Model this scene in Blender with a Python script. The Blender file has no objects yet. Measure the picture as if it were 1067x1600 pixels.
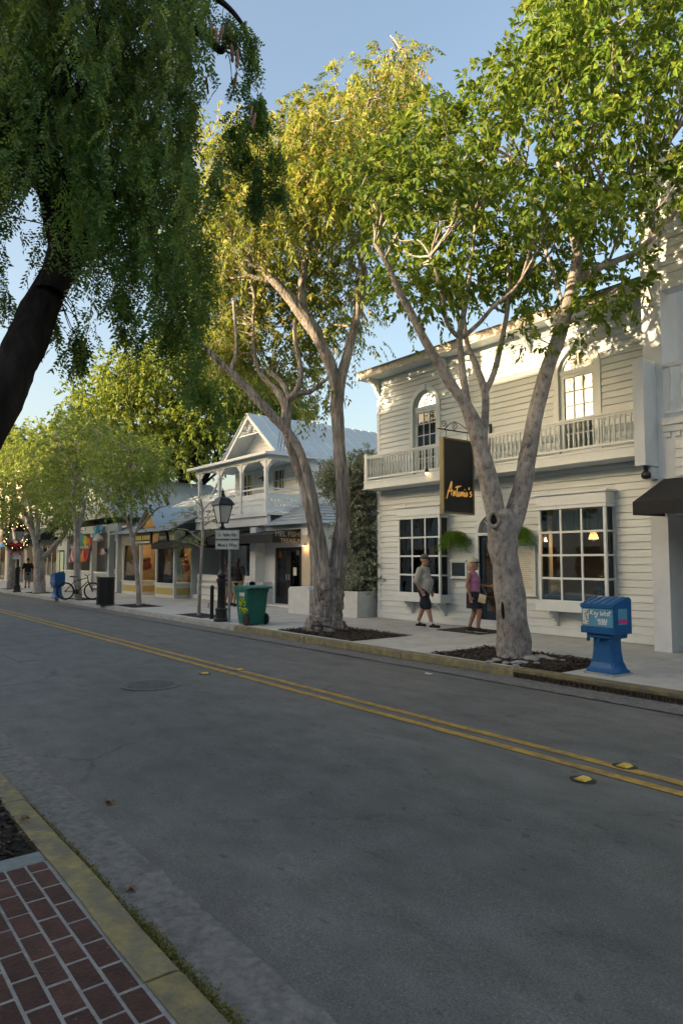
import bpy, math, random
import numpy as np
from mathutils import Vector, Matrix

SC = bpy.context.scene
COL = SC.collection
PI = math.pi
R = math.radians

# ------------------------------------------------------------------ camera
FPX, CX, CY, CAMH = 1067.0, 533.5, 800.0, 1.75          # photo is 1067 x 1600 px, 24 mm lens
PITCH = math.atan(75 / FPX)
YAW = math.atan((CX + 300) / math.hypot(FPX, 75))        # street's vanishing point lies at x = -300
_cy, _sy, _cp, _sp = math.cos(YAW), math.sin(YAW), math.cos(PITCH), math.sin(PITCH)
FWD = Vector((-_cy * _cp, _sy * _cp, _sp))
RGT = Vector((_sy, _cy, 0))
UPV = Vector((_cy * _sp, -_sy * _sp, _cp))
CAM = Vector((0, 0, CAMH))
cd = bpy.data.cameras.new('camera')
cd.sensor_fit = 'VERTICAL'
cd.sensor_height = 36.0
cd.sensor_width = 24.0
cd.lens = 36.0 * FPX / 1600.0
cd.clip_start = 0.05
cd.clip_end = 3000
cam = bpy.data.objects.new('camera', cd)
COL.objects.link(cam)
mw = Matrix((RGT, UPV, -FWD)).transposed().to_4x4()
mw.translation = CAM
cam.matrix_world = mw
SC.camera = cam

# ------------------------------------------------------------------ sky and sun
SUN_EL = 9.5
SUN_DIR = Vector((-0.34, -0.94, 0)).normalized() * math.cos(R(SUN_EL)) + Vector((0, 0, math.sin(R(SUN_EL))))
world = bpy.data.worlds.new('World')
SC.world = world
world.use_nodes = True
wn = world.node_tree
wn.nodes.clear()
sky = wn.nodes.new('ShaderNodeTexSky')
sky.sky_type = 'NISHITA'
sky.sun_disc = False
sky.sun_elevation = R(SUN_EL)
sky.sun_rotation = math.atan2(SUN_DIR.x, SUN_DIR.y)
sky.air_density = 1.0
sky.dust_density = 4.6
sky.ozone_density = 1.0
bg = wn.nodes.new('ShaderNodeBackground')
bg.inputs['Strength'].default_value = 0.15
wo = wn.nodes.new('ShaderNodeOutputWorld')
wn.links.new(sky.outputs[0], bg.inputs['Color'])
wn.links.new(bg.outputs[0], wo.inputs['Surface'])
sd = bpy.data.lights.new('sun', 'SUN')
sd.energy = 4.5
sd.angle = R(0.6)
sd.color = (1.0, 0.75, 0.46)
sun = bpy.data.objects.new('sun', sd)
sun.rotation_euler = SUN_DIR.to_track_quat('Z', 'Y').to_euler()
sun.location = (-20, -30, 30)
COL.objects.link(sun)
SC.view_settings.view_transform = 'Standard'
SC.view_settings.look = 'None'
SC.view_settings.gamma = 1.0
SC.view_settings.exposure = 1.8
SC.view_settings.use_white_balance = True
SC.view_settings.white_balance_temperature = 6750
SC.view_settings.white_balance_tint = 11
SC.cycles.use_denoising = True
SC.cycles.max_bounces = 8
SC.cycles.transparent_max_bounces = 16
SC.cycles.caustics_reflective = False
SC.cycles.caustics_refractive = False
SC.cycles.sample_clamp_indirect = 6.0

# ------------------------------------------------------------------ pixel helpers (a pixel gives a direction, the plane gives the distance)
def ray(px, py):
    return FWD + RGT * ((px - CX) / FPX) + UPV * ((CY - py) / FPX)
def on_z(px, py, z=0.13):
    d = ray(px, py); return CAM + d * ((z - CAMH) / d.z)
def on_y(px, py, Y):
    d = ray(px, py); return CAM + d * (Y / d.y)
def at_depth(px, py, w):
    return CAM + ray(px, py) * w
def depth_of(p):
    return (Vector(p) - CAM).dot(FWD)

# ------------------------------------------------------------------ object helpers
WOFF = {}
def tag(o, label=None, cat=None, group=None, kind=None):
    if label: o['label'] = label
    if cat: o['category'] = cat
    if group: o['group'] = group
    if kind: o['kind'] = kind
    return o
def thing(name, label, cat, loc, group=None, rz=0.0, world=True):
    o = bpy.data.objects.new(name, None)
    o.empty_display_size = 0.2
    COL.objects.link(o)
    o.location = loc
    o.rotation_euler = (0, 0, rz)
    tag(o, label, cat, group)
    if world: WOFF[o.name] = Vector(loc)         # parts of this thing are written in world coordinates
    return o
def link(name, me, parent=None, loc=None, rot=None):
    o = bpy.data.objects.new(name, me)
    COL.objects.link(o)
    if parent is not None:
        o.parent = parent
        off = WOFF.get(parent.name)
        base = Vector((0, 0, 0)) if loc is None else Vector(loc)
        o.location = base - off if off is not None else base
    elif loc is not None:
        o.location = loc
    if rot is not None: o.rotation_euler = rot
    return o
def copy_tree(o, parent=None):
    c = o.copy(); COL.objects.link(c)
    if parent is not None: c.parent = parent
    for ch in list(o.children): copy_tree(ch, c)
    return c

class MB:
    def __init__(s):
        s.v, s.f, s.m, s.mi = [], [], [], 0
    def add(s, vs, fs):
        b = len(s.v)
        s.v.extend([tuple(p) for p in vs])
        for q in fs:
            s.f.append(tuple(b + i for i in q)); s.m.append(s.mi)
        return s
    def box(s, x0, x1, y0, y1, z0, z1):
        if x0 > x1: x0, x1 = x1, x0
        if y0 > y1: y0, y1 = y1, y0
        if z0 > z1: z0, z1 = z1, z0
        v = [(x0,y0,z0),(x1,y0,z0),(x1,y1,z0),(x0,y1,z0),(x0,y0,z1),(x1,y0,z1),(x1,y1,z1),(x0,y1,z1)]
        return s.add(v, [(0,3,2,1),(4,5,6,7),(0,1,5,4),(1,2,6,5),(2,3,7,6),(3,0,4,7)])
    def cbox(s, x0, x1, y0, y1, z0, z1, c):
        """box with chamfered edges (vertical + horizontal), for pieces seen close"""
        r = []
        for (z, i) in ((z0, c), (z0 + c, 0), (z1 - c, 0), (z1, c)):
            for (x, y) in ((x0+i+c,y0+i),(x1-i-c,y0+i),(x1-i,y0+i+c),(x1-i,y1-i-c),(x1-i-c,y1-i),(x0+i+c,y1-i),(x0+i,y1-i-c),(x0+i,y0+i+c)):
                r.append((x, y, z))
        f = [tuple(range(7, -1, -1)), tuple(range(24, 32))]
        for k in range(3):
            for i in range(8):
                a, b = k*8+i, k*8+(i+1) % 8
                f.append((a, b, b+8, a+8))
        return s.add(r, f)
    def prism(s, poly, axis, a0, a1):
        n = len(poly)
        def P(p, a):
            return {'x': (a, p[0], p[1]), 'y': (p[0], a, p[1]), 'z': (p[0], p[1], a)}[axis]
        v = [P(p, a0) for p in poly] + [P(p, a1) for p in poly]
        f = [tuple(range(n-1, -1, -1)), tuple(range(n, 2*n))] + [(i, (i+1) % n, n+(i+1) % n, n+i) for i in range(n)]
        return s.add(v, f)
    def beam(s, p0, p1, w, h, up=(0, 0, 1)):
        p0, p1 = Vector(p0), Vector(p1); d = (p1-p0).normalized(); up = Vector(up)
        sd_ = d.cross(up)
        if sd_.length < 1e-4: sd_ = d.cross(Vector((1, 0, 0)))
        sd_.normalize(); u = sd_.cross(d)
        v = []
        for p in (p0, p1):
            for a, b in ((-1,-1),(1,-1),(1,1),(-1,1)): v.append(p + sd_*(a*w/2) + u*(b*h/2))
        return s.add(v, [(0,3,2,1),(4,5,6,7),(0,1,5,4),(1,2,6,5),(2,3,7,6),(3,0,4,7)])
    def tube(s, pts, r, n=8, closed=False):
        pts = [Vector(p) for p in pts]; m = len(pts)
        rr = r if isinstance(r, (list, tuple)) else [r]*m
        v, f = [], []
        u = None
        for i, p in enumerate(pts):
            a = pts[i-1] if (i > 0 or closed) else p
            b = pts[(i+1) % m] if (i < m-1 or closed) else p
            t = (b-a)
            t = t.normalized() if t.length > 1e-9 else Vector((0, 0, 1))
            if u is None:
                u = t.orthogonal().normalized()
            else:
                u = (u - t*u.dot(t))
                u = u.normalized() if u.length > 1e-6 else t.orthogonal().normalized()
            w = t.cross(u)
            for k in range(n):
                a_ = 2*PI*k/n
                v.append(p + (u*math.cos(a_) + w*math.sin(a_))*rr[i])
        rng_ = m if closed else m-1
        for i in range(rng_):
            for k in range(n):
                j = (i+1) % m
                f.append((i*n+k, i*n+(k+1) % n, j*n+(k+1) % n, j*n+k))
        if not closed:
            f.append(tuple(range(n-1, -1, -1))); f.append(tuple((m-1)*n+k for k in range(n)))
        return s.add(v, f)
    def lathe(s, c, prof, n=12, axis='z', sx=1.0, sy=1.0, a0=0.0):
        v, f = [], []
        for (r, h) in prof:
            for k in range(n):
                a = 2*PI*k/n + a0
                x, y = r*math.cos(a)*sx, r*math.sin(a)*sy
                v.append({'z': (c[0]+x, c[1]+y, c[2]+h), 'y': (c[0]+x, c[1]+h, c[2]+y), 'x': (c[0]+h, c[1]+x, c[2]+y)}[axis])
        for i in range(len(prof)-1):
            for k in range(n):
                f.append((i*n+k, i*n+(k+1) % n, (i+1)*n+(k+1) % n, (i+1)*n+k))
        f.append(tuple(range(n-1, -1, -1))); f.append(tuple((len(prof)-1)*n+k for k in range(n)))
        return s.add(v, f)
    def ball(s, c, r, n=10, m=6, sx=1, sy=1, sz=1, rot=None):
        v, f = [], []
        for i in range(m+1):
            th = PI*i/m
            for k in range(n):
                a = 2*PI*k/n
                p = Vector((r*sx*math.sin(th)*math.cos(a), r*sy*math.sin(th)*math.sin(a), r*sz*math.cos(th)))
                if rot is not None: p = rot @ p
                v.append(Vector(c)+p)
        for i in range(m):
            for k in range(n):
                f.append((i*n+k, (i+1)*n+k, (i+1)*n+(k+1) % n, i*n+(k+1) % n))
        return s.add(v, f)
    def quad(s, a, b, c, d):
        return s.add([a, b, c, d], [(0, 1, 2, 3)])
    def mesh(s, name, mats, smooth=False, angle=40):
        me = bpy.data.meshes.new(name)
        me.from_pydata(s.v, [], s.f)
        if not isinstance(mats, (list, tuple)): mats = [mats]
        for m_ in mats: me.materials.append(m_)
        if len(mats) > 1: me.polygons.foreach_set('material_index', s.m)
        if smooth:
            me.polygons.foreach_set('use_smooth', [True]*len(s.f))
            me.update()
            if angle < 180: me.set_sharp_from_angle(angle=R(angle))
        me.update()
        return me
    def build(s, name, mats, parent=None, smooth=False, angle=40, loc=None, rot=None):
        return link(name, s.mesh(name, mats, smooth, angle), parent, loc, rot)

def np_mesh(name, V, F, mat, smooth=False):
    """V (n,3) array, F (m,k) array of same-size faces"""
    V = np.asarray(V, dtype=np.float32); F = np.asarray(F, dtype=np.int32)
    k = F.shape[1]
    me = bpy.data.meshes.new(name)
    me.vertices.add(len(V)); me.vertices.foreach_set('co', V.ravel())
    me.loops.add(F.size); me.loops.foreach_set('vertex_index', F.ravel())
    me.polygons.add(len(F)); me.polygons.foreach_set('loop_start', np.arange(0, F.size, k, dtype=np.int32))
    if smooth: me.polygons.foreach_set('use_smooth', np.ones(len(F), dtype=bool))
    me.materials.append(mat)
    me.update(calc_edges=True)
    return me

# ------------------------------------------------------------------ materials
MATS = {}
def nodes_of(name):
    m = bpy.data.materials.new(name); m.use_nodes = True
    nt = m.node_tree; nt.nodes.clear()
    out = nt.nodes.new('ShaderNodeOutputMaterial')
    MATS[name] = m
    return m, nt, out
def N(nt, typ, **kw):
    n = nt.nodes.new(typ)
    for k, v in kw.items():
        if k in n.inputs.keys() if hasattr(n.inputs, 'keys') else False: n.inputs[k].default_value = v
        else: setattr(n, k, v)
    return n
def ramp(nt, stops, interp='LINEAR'):
    r = nt.nodes.new('ShaderNodeValToRGB'); e = r.color_ramp.elements
    r.color_ramp.interpolation = interp
    while len(e) < len(stops): e.new(0.5)
    for el, (p, c) in zip(e, stops):
        el.position = p; el.color = tuple(c) + (1,) if len(c) == 3 else c
    return r
def mat(name, col, col2=None, scale=3.0, rough=0.6, bump=0.0, bscale=40.0, metal=0.0, rnd=0.0, stretch=(1, 1, 1), spec=0.4, dirt=None, coat=0.0):
    if name in MATS: return MATS[name]
    m, nt, out = nodes_of(name)
    L = nt.links.new
    p = nt.nodes.new('ShaderNodeBsdfPrincipled')
    p.inputs['Roughness'].default_value = rough
    p.inputs['Metallic'].default_value = metal
    p.inputs['Specular IOR Level'].default_value = spec
    if coat: p.inputs['Coat Weight'].default_value = coat
    tc = nt.nodes.new('ShaderNodeTexCoord'); mp = nt.nodes.new('ShaderNodeMapping')
    mp.inputs['Scale'].default_value = stretch
    L(tc.outputs['Object'], mp.inputs['Vector'])
    vec = mp.outputs['Vector']
    if rnd:
        oi = nt.nodes.new('ShaderNodeObjectInfo')
        ad = nt.nodes.new('ShaderNodeVectorMath'); ad.operation = 'MULTIPLY_ADD'
        cmb = nt.nodes.new('ShaderNodeCombineXYZ')
        for k in range(3): L(oi.outputs['Random'], cmb.inputs[k])
        ad.inputs[1].default_value = (37.0, 53.0, 71.0)
        L(cmb.outputs[0], ad.inputs[0]); L(vec, ad.inputs[2])
        vec = ad.outputs[0]
    nz = nt.nodes.new('ShaderNodeTexNoise'); nz.inputs['Scale'].default_value = scale; nz.inputs['Detail'].default_value = 6
    nz.inputs['Roughness'].default_value = 0.62
    L(vec, nz.inputs['Vector'])
    c2 = col2 or tuple(c*0.8 for c in col)
    rp = ramp(nt, [(0.3, c2), (0.68, col)])
    L(nz.outputs[0], rp.inputs[0])
    csock = rp.outputs[0]
    if dirt:                                         # (colour, amount, scale): blotchy stains with a shape of their own
        n2 = nt.nodes.new('ShaderNodeTexNoise'); n2.inputs['Scale'].default_value = dirt[2]; n2.inputs['Detail'].default_value = 8
        n2.inputs['Roughness'].default_value = 0.7
        L(vec, n2.inputs['Vector'])
        th = dirt[3] if len(dirt) > 3 else .52
        r2 = ramp(nt, [(th, (0, 0, 0)), (th+.2, (dirt[1],)*3)])
        L(n2.outputs[0], r2.inputs[0])
        mx = nt.nodes.new('ShaderNodeMix'); mx.data_type = 'RGBA'
        L(r2.outputs[0], mx.inputs[0]); L(csock, mx.inputs[6]); mx.inputs[7].default_value = tuple(dirt[0]) + (1,)
        csock = mx.outputs[2]
    if rnd:
        hs = nt.nodes.new('ShaderNodeHueSaturation')
        mr = nt.nodes.new('ShaderNodeMapRange'); mr.inputs[3].default_value = 1-rnd; mr.inputs[4].default_value = 1+rnd
        L(oi.outputs['Random'], mr.inputs[0]); L(mr.outputs[0], hs.inputs['Value']); L(csock, hs.inputs['Color'])
        csock = hs.outputs[0]
    L(csock, p.inputs['Base Color'])
    if bump:
        nb = nt.nodes.new('ShaderNodeTexNoise'); nb.inputs['Scale'].default_value = bscale; nb.inputs['Detail'].default_value = 5
        L(vec, nb.inputs['Vector'])
        b = nt.nodes.new('ShaderNodeBump'); b.inputs['Strength'].default_value = bump; b.inputs['Distance'].default_value = 0.02
        L(nb.outputs[0], b.inputs['Height']); L(b.outputs[0], p.inputs['Normal'])
    L(p.outputs[0], out.inputs[0])
    return m
def emit(name, col, st):
    if name in MATS: return MATS[name]
    m, nt, out = nodes_of(name)
    e = nt.nodes.new('ShaderNodeEmission'); e.inputs[0].default_value = tuple(col)+(1,); e.inputs[1].default_value = st
    nt.links.new(e.outputs[0], out.inputs[0]); return m
def glass(name, tint=(0.8, 0.85, 0.85), refl=0.12):
    m, nt, out = nodes_of(name); L = nt.links.new
    t = nt.nodes.new('ShaderNodeBsdfTransparent'); t.inputs[0].default_value = tuple(tint)+(1,)
    g = nt.nodes.new('ShaderNodeBsdfGlossy'); g.inputs['Roughness'].default_value = 0.03
    lw = nt.nodes.new('ShaderNodeFresnel'); lw.inputs['IOR'].default_value = 1.5
    mr = nt.nodes.new('ShaderNodeMapRange'); mr.inputs[3].default_value = refl*0.45; mr.inputs[4].default_value = 1.0
    L(lw.outputs[0], mr.inputs[0])
    tc = nt.nodes.new('ShaderNodeTexCoord')
    nz = nt.nodes.new('ShaderNodeTexNoise'); nz.inputs['Scale'].default_value = 1.7
    L(tc.outputs['Object'], nz.inputs['Vector'])
    b = nt.nodes.new('ShaderNodeBump'); b.inputs['Strength'].default_value = 0.12; b.inputs['Distance'].default_value = 0.03
    L(nz.outputs[0], b.inputs['Height']); L(b.outputs[0], g.inputs['Normal'])
    mx = nt.nodes.new('ShaderNodeMixShader')
    L(mr.outputs[0], mx.inputs[0]); L(t.outputs[0], mx.inputs[1]); L(g.outputs[0], mx.inputs[2]); L(mx.outputs[0], out.inputs[0])
    return m
def leafmat(name, stops, transl=0.35, rough=0.5, tcol=(0.30, 0.36, 0.05)):
    m, nt, out = nodes_of(name); L = nt.links.new
    ge = nt.nodes.new('ShaderNodeNewGeometry')
    rp = ramp(nt, stops); L(ge.outputs['Random Per Island'], rp.inputs[0])
    tc = nt.nodes.new('ShaderNodeTexCoord')
    nz = nt.nodes.new('ShaderNodeTexNoise'); nz.inputs['Scale'].default_value = 0.9; nz.inputs['Detail'].default_value = 2
    L(tc.outputs['Object'], nz.inputs['Vector'])
    hs = nt.nodes.new('ShaderNodeHueSaturation')
    mr = nt.nodes.new('ShaderNodeMapRange'); mr.inputs[1].default_value = 0.3; mr.inputs[2].default_value = 0.7
    mr.inputs[3].default_value = 0.75; mr.inputs[4].default_value = 1.25
    L(nz.outputs[0], mr.inputs[0]); L(mr.outputs[0], hs.inputs['Value']); L(rp.outputs[0], hs.inputs['Color'])
    p = nt.nodes.new('ShaderNodeBsdfPrincipled'); p.inputs['Roughness'].default_value = rough
    p.inputs['Specular IOR Level'].default_value = 0.35
    L(hs.outputs[0], p.inputs['Base Color'])
    t = nt.nodes.new('ShaderNodeBsdfTranslucent')
    m2 = nt.nodes.new('ShaderNodeMix'); m2.data_type = 'RGBA'; m2.inputs[0].default_value = 0.5
    L(hs.outputs[0], m2.inputs[6]); m2.inputs[7].default_value = tuple(tcol)+(1,)
    L(m2.outputs[2], t.inputs[0])
    mx = nt.nodes.new('ShaderNodeMixShader'); mx.inputs[0].default_value = transl
    L(p.outputs[0], mx.inputs[1]); L(t.outputs[0], mx.inputs[2]); L(mx.outputs[0], out.inputs[0])
    return m
def bark(name, c1, c2, c3, scale=9.0, stretch=(1, 1, 0.16), bump=0.9):
    m, nt, out = nodes_of(name); L = nt.links.new
    tc = nt.nodes.new('ShaderNodeTexCoord'); mp = nt.nodes.new('ShaderNodeMapping'); mp.inputs['Scale'].default_value = stretch
    L(tc.outputs['Object'], mp.inputs[0])
    n1 = nt.nodes.new('ShaderNodeTexNoise'); n1.inputs['Scale'].default_value = scale; n1.inputs['Detail'].default_value = 12; n1.inputs['Roughness'].default_value = 0.7
    L(mp.outputs[0], n1.inputs['Vector'])
    rp = ramp(nt, [(0.33, c1), (0.5, c2), (0.7, c3)]); L(n1.outputs[0], rp.inputs[0])
    n2 = nt.nodes.new('ShaderNodeTexNoise'); n2.inputs['Scale'].default_value = 2.0; n2.inputs['Detail'].default_value = 4
    L(tc.outputs['Object'], n2.inputs['Vector'])
    hs = nt.nodes.new('ShaderNodeHueSaturation'); mr = nt.nodes.new('ShaderNodeMapRange')
    mr.inputs[1].default_value = .3; mr.inputs[2].default_value = .7; mr.inputs[3].default_value = .7; mr.inputs[4].default_value = 1.25
    L(n2.outputs[0], mr.inputs[0]); L(mr.outputs[0], hs.inputs['Value']); L(rp.outputs[0], hs.inputs['Color'])
    p = nt.nodes.new('ShaderNodeBsdfPrincipled'); p.inputs['Roughness'].default_value = .85; p.inputs['Specular IOR Level'].default_value = .2
    L(hs.outputs[0], p.inputs['Base Color'])
    b = nt.nodes.new('ShaderNodeBump'); b.inputs['Strength'].default_value = bump; b.inputs['Distance'].default_value = .06
    L(n1.outputs[0], b.inputs['Height']); L(b.outputs[0], p.inputs['Normal'])
    L(p.outputs[0], out.inputs[0]); return m

WHITE = mat('white_paint', (.60, .65, .665), (.53, .57, .585), 2.5, .55, .15, 60, dirt=((.42, .40, .34), .35, 1.3))
PLANK = mat('white_clapboard', (.62, .675, .69), (.56, .61, .625), 4.0, .5, .12, 80, rnd=.035, stretch=(.3, 1, 1), dirt=((.45, .43, .37), .30, 2.2))
TRIM = mat('white_trim', (.66, .71, .725), (.60, .65, .66), 5, .45, .08, 90)
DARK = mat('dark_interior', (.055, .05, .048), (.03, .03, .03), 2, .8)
BLACKM = mat('black_metal', (.018, .018, .019), (.010, .010, .011), 9, .38, .1, 120, spec=.5)
IRON = mat('dark_iron', (.03, .028, .026), (.015, .014, .013), 20, .6, .3, 90)
GALV = mat('galvanised_steel', (.36, .38, .40), (.26, .28, .30), 14, .42, .1, 60, metal=.7)
GLASS = glass('window_glass', (.90, .93, .93), .14)
SHOPGLASS = glass('shop_glass', (.85, .88, .86), .08)

# ================================================================== the setting
def asphalt():
    m, nt, out = nodes_of('asphalt'); L = nt.links.new
    tc = nt.nodes.new('ShaderNodeTexCoord')
    def nz(scale, detail=6, rough=.6, stretch=None):
        n = nt.nodes.new('ShaderNodeTexNoise'); n.inputs['Scale'].default_value = scale; n.inputs['Detail'].default_value = detail
        n.inputs['Roughness'].default_value = rough
        if stretch:
            mp = nt.nodes.new('ShaderNodeMapping'); mp.inputs['Scale'].default_value = stretch
            L(tc.outputs['Object'], mp.inputs[0]); L(mp.outputs[0], n.inputs['Vector'])
        else: L(tc.outputs['Object'], n.inputs['Vector'])
        return n
    big = nz(.55, 5, .6, (.35, 1, 1)); mid = nz(3.2, 6, .65, (.6, 1, 1)); fine = nz(90, 5, .9); spots = nz(9, 3, .5, (.7, 1.3, 1))
    r1 = ramp(nt, [(.3, (.088, .100, .096)), (.5, (.113, .118, .113)), (.72, (.150, .142, .138))]); L(big.outputs[0], r1.inputs[0])
    r2 = ramp(nt, [(.3, (.72,)*3), (.7, (1.18,)*3)]); L(mid.outputs[0], r2.inputs[0])
    r3 = ramp(nt, [(.34, (.35,)*3), (.45, (.85,)*3), (.54, (1.05,)*3), (.62, (1.5,)*3), (.70, (3.2, 3.2, 3.1))]); L(fine.outputs[0], r3.inputs[0])
    r4 = ramp(nt, [(.66, (1,)*3), (.72, (.66,)*3)]); L(spots.outputs[0], r4.inputs[0])
    # cracks
    vo = nt.nodes.new('ShaderNodeTexVoronoi'); vo.feature = 'DISTANCE_TO_EDGE'; vo.inputs['Scale'].default_value = .42
    wob = nz(2.2, 6, .7); mxv = nt.nodes.new('ShaderNodeMix'); mxv.data_type = 'VECTOR'; mxv.inputs[0].default_value = .30
    L(tc.outputs['Object'], mxv.inputs[4]); L(wob.outputs['Color'], mxv.inputs[5]); L(mxv.outputs[1], vo.inputs['Vector'])
    r5 = ramp(nt, [(.0, (.62,)*3), (.003, (.66,)*3), (.008, (1,)*3)]); L(vo.outputs['Distance'], r5.inputs[0])
    msk = nz(.8, 3); r6 = ramp(nt, [(.46, (0,)*3), (.58, (1,)*3)]); L(msk.outputs[0], r6.inputs[0])
    mc = nt.nodes.new('ShaderNodeMix'); mc.data_type = 'RGBA'; L(r6.outputs[0], mc.inputs[0]); mc.inputs[6].default_value = (1, 1, 1, 1); L(r5.outputs[0], mc.inputs[7])
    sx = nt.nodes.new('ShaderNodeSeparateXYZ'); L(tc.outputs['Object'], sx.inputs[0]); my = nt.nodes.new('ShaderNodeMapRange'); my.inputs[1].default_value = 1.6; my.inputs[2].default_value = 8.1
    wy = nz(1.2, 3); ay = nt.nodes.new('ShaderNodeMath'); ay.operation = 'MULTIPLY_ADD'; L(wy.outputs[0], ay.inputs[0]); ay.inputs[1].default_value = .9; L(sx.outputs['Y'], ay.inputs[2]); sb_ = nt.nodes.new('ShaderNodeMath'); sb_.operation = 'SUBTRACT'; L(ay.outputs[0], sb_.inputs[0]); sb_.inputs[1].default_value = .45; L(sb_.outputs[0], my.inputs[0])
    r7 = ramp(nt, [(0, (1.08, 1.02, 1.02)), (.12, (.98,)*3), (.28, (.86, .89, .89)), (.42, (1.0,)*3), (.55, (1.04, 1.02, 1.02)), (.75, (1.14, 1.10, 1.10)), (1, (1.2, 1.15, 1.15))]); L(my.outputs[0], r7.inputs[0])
    cur = r1.outputs[0]
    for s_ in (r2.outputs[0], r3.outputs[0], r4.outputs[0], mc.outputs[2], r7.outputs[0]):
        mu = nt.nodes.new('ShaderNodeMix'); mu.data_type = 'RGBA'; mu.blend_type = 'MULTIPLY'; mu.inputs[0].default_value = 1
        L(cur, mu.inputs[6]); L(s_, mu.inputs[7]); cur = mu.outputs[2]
    p = nt.nodes.new('ShaderNodeBsdfPrincipled'); p.inputs['Roughness'].default_value = .72; p.inputs['Specular IOR Level'].default_value = .35
    L(cur, p.inputs['Base Color'])
    b = nt.nodes.new('ShaderNodeBump'); b.inputs['Strength'].default_value = .55; b.inputs['Distance'].default_value = .006
    L(fine.outputs[0], b.inputs['Height']); L(b.outputs[0], p.inputs['Normal'])
    L(p.outputs[0], out.inputs[0]); return m
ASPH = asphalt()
CONC = mat('sidewalk_concrete', (.54, .525, .49), (.42, .41, .38), 1.6, .8, .4, 110, rnd=.06, dirt=((.24, .23, .205), .55, 3.4))
GUTTER = mat('gutter_concrete', (.20, .193, .183), (.095, .092, .088), 16, .82, 1.0, 30, dirt=((.08, .075, .076), .8, 4.5))
KERB = mat('kerb_concrete', (.38, .37, .33), (.26, .25, .22), 3, .8, .6, 60, rnd=.05, dirt=((.09, .085, .06), .6, 5))
KERBY = mat('faded_yellow_kerb_paint', (.30, .24, .095), (.16, .14, .07), 9, .75, 1.0, 30, rnd=.10, dirt=((.115, .108, .09), .9, 6.0, .42))
YEL = mat('yellow_road_paint', (.50, .30, .045), (.33, .205, .04), 12, .65, .5, 120, dirt=((.13, .105, .06), .75, 9, .44))
MULCH = mat('dark_mulch', (.045, .034, .028), (.018, .014, .012), 30, .95, 1.0, 45)
BRICK = mat('red_brick', (.085, .032, .025), (.04, .016, .013), 11, .8, .7, 60, rnd=.26, dirt=((.02, .013, .011), .6, 7))
GROUT = mat('grey_grout', (.30, .30, .285), (.20, .20, .19), 20, .85, .5, 120)
GROUND = mat('plain_ground', (.14, .13, .11), (.09, .085, .07), .2, .9)

def struct(name, mb, m, **kw):
    o = mb.build(name, m, **kw); o['kind'] = 'structure'; return o
rnd = random.Random(7)
g = MB(); g.quad((-900, -900, -.06), (900, -900, -.06), (900, 900, -.06), (-900, 900, -.06)); struct('ground', g, GROUND)
# road: a finely divided sheet with a slight crown
ROAD0, ROAD1, CURB0, CURB1 = 1.60, 8.02, 1.26, 8.34
g = MB(); ys = [ROAD0 + (ROAD1-ROAD0)*i/12 for i in range(13)]; xs = [-200, -90, -60, -40, -30, -20, -14, -10, -7, -5, -3, 0, 4, 12, 40]
def roadz(y): t = (y-4.82)/3.21; return .045*(1-t*t)-.0
for i in range(len(xs)-1):
    for j in range(12):
        g.quad((xs[i], ys[j], roadz(ys[j])), (xs[i+1], ys[j], roadz(ys[j])), (xs[i+1], ys[j+1], roadz(ys[j+1])), (xs[i], ys[j+1], roadz(ys[j+1])))
struct('road', g, ASPH, smooth=True)
# near gutter: rough broken concrete strip, edge uneven
def gutter(name, y0, y1, wob, z0, z1):
    V, F = [], []; xs_ = np.concatenate([np.linspace(-60, -8, 60), np.linspace(-7.9, 1.5, 190), np.linspace(2, 20, 12)])
    rg = np.random.default_rng(3); nz = np.cumsum(rg.normal(0, .012, len(xs_))); nz -= np.linspace(0, nz[-1], len(xs_)); nz = np.clip(nz, -.018, .018)+rg.normal(0, .004, len(xs_))
    for i, x in enumerate(xs_):
        for j in range(5):
            t = j/4; y = y0 + (y1-y0)*t + (nz[i]*wob if j == 4 else 0)
            V.append((x, y, z0 + (z1-z0)*t + rg.normal(0, .0022)))
    for i in range(len(xs_)-1):
        for j in range(4): a = i*5+j; F.append((a, a+5, a+6, a+1))
    me = np_mesh(name, V, F, GUTTER, True); o = link(name, me); o['kind'] = 'structure'; return o
gutter('near_gutter', CURB0-.02, ROAD0+.05, 1.0, .008, .012)
gutter('far_gutter', ROAD1-.22, CURB1, -.4, .018, .016)
# double yellow line
for yc in (5.10, 5.34):
    g = MB()
    for i in range(len(xs)-1):
        g.quad((xs[i], yc-.055, roadz(yc-.055)+.005), (xs[i+1], yc-.055, roadz(yc-.055)+.005), (xs[i+1], yc+.055, roadz(yc+.055)+.005), (xs[i], yc+.055, roadz(yc+.055)+.005))
    struct('road_line', g, YEL)
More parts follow.
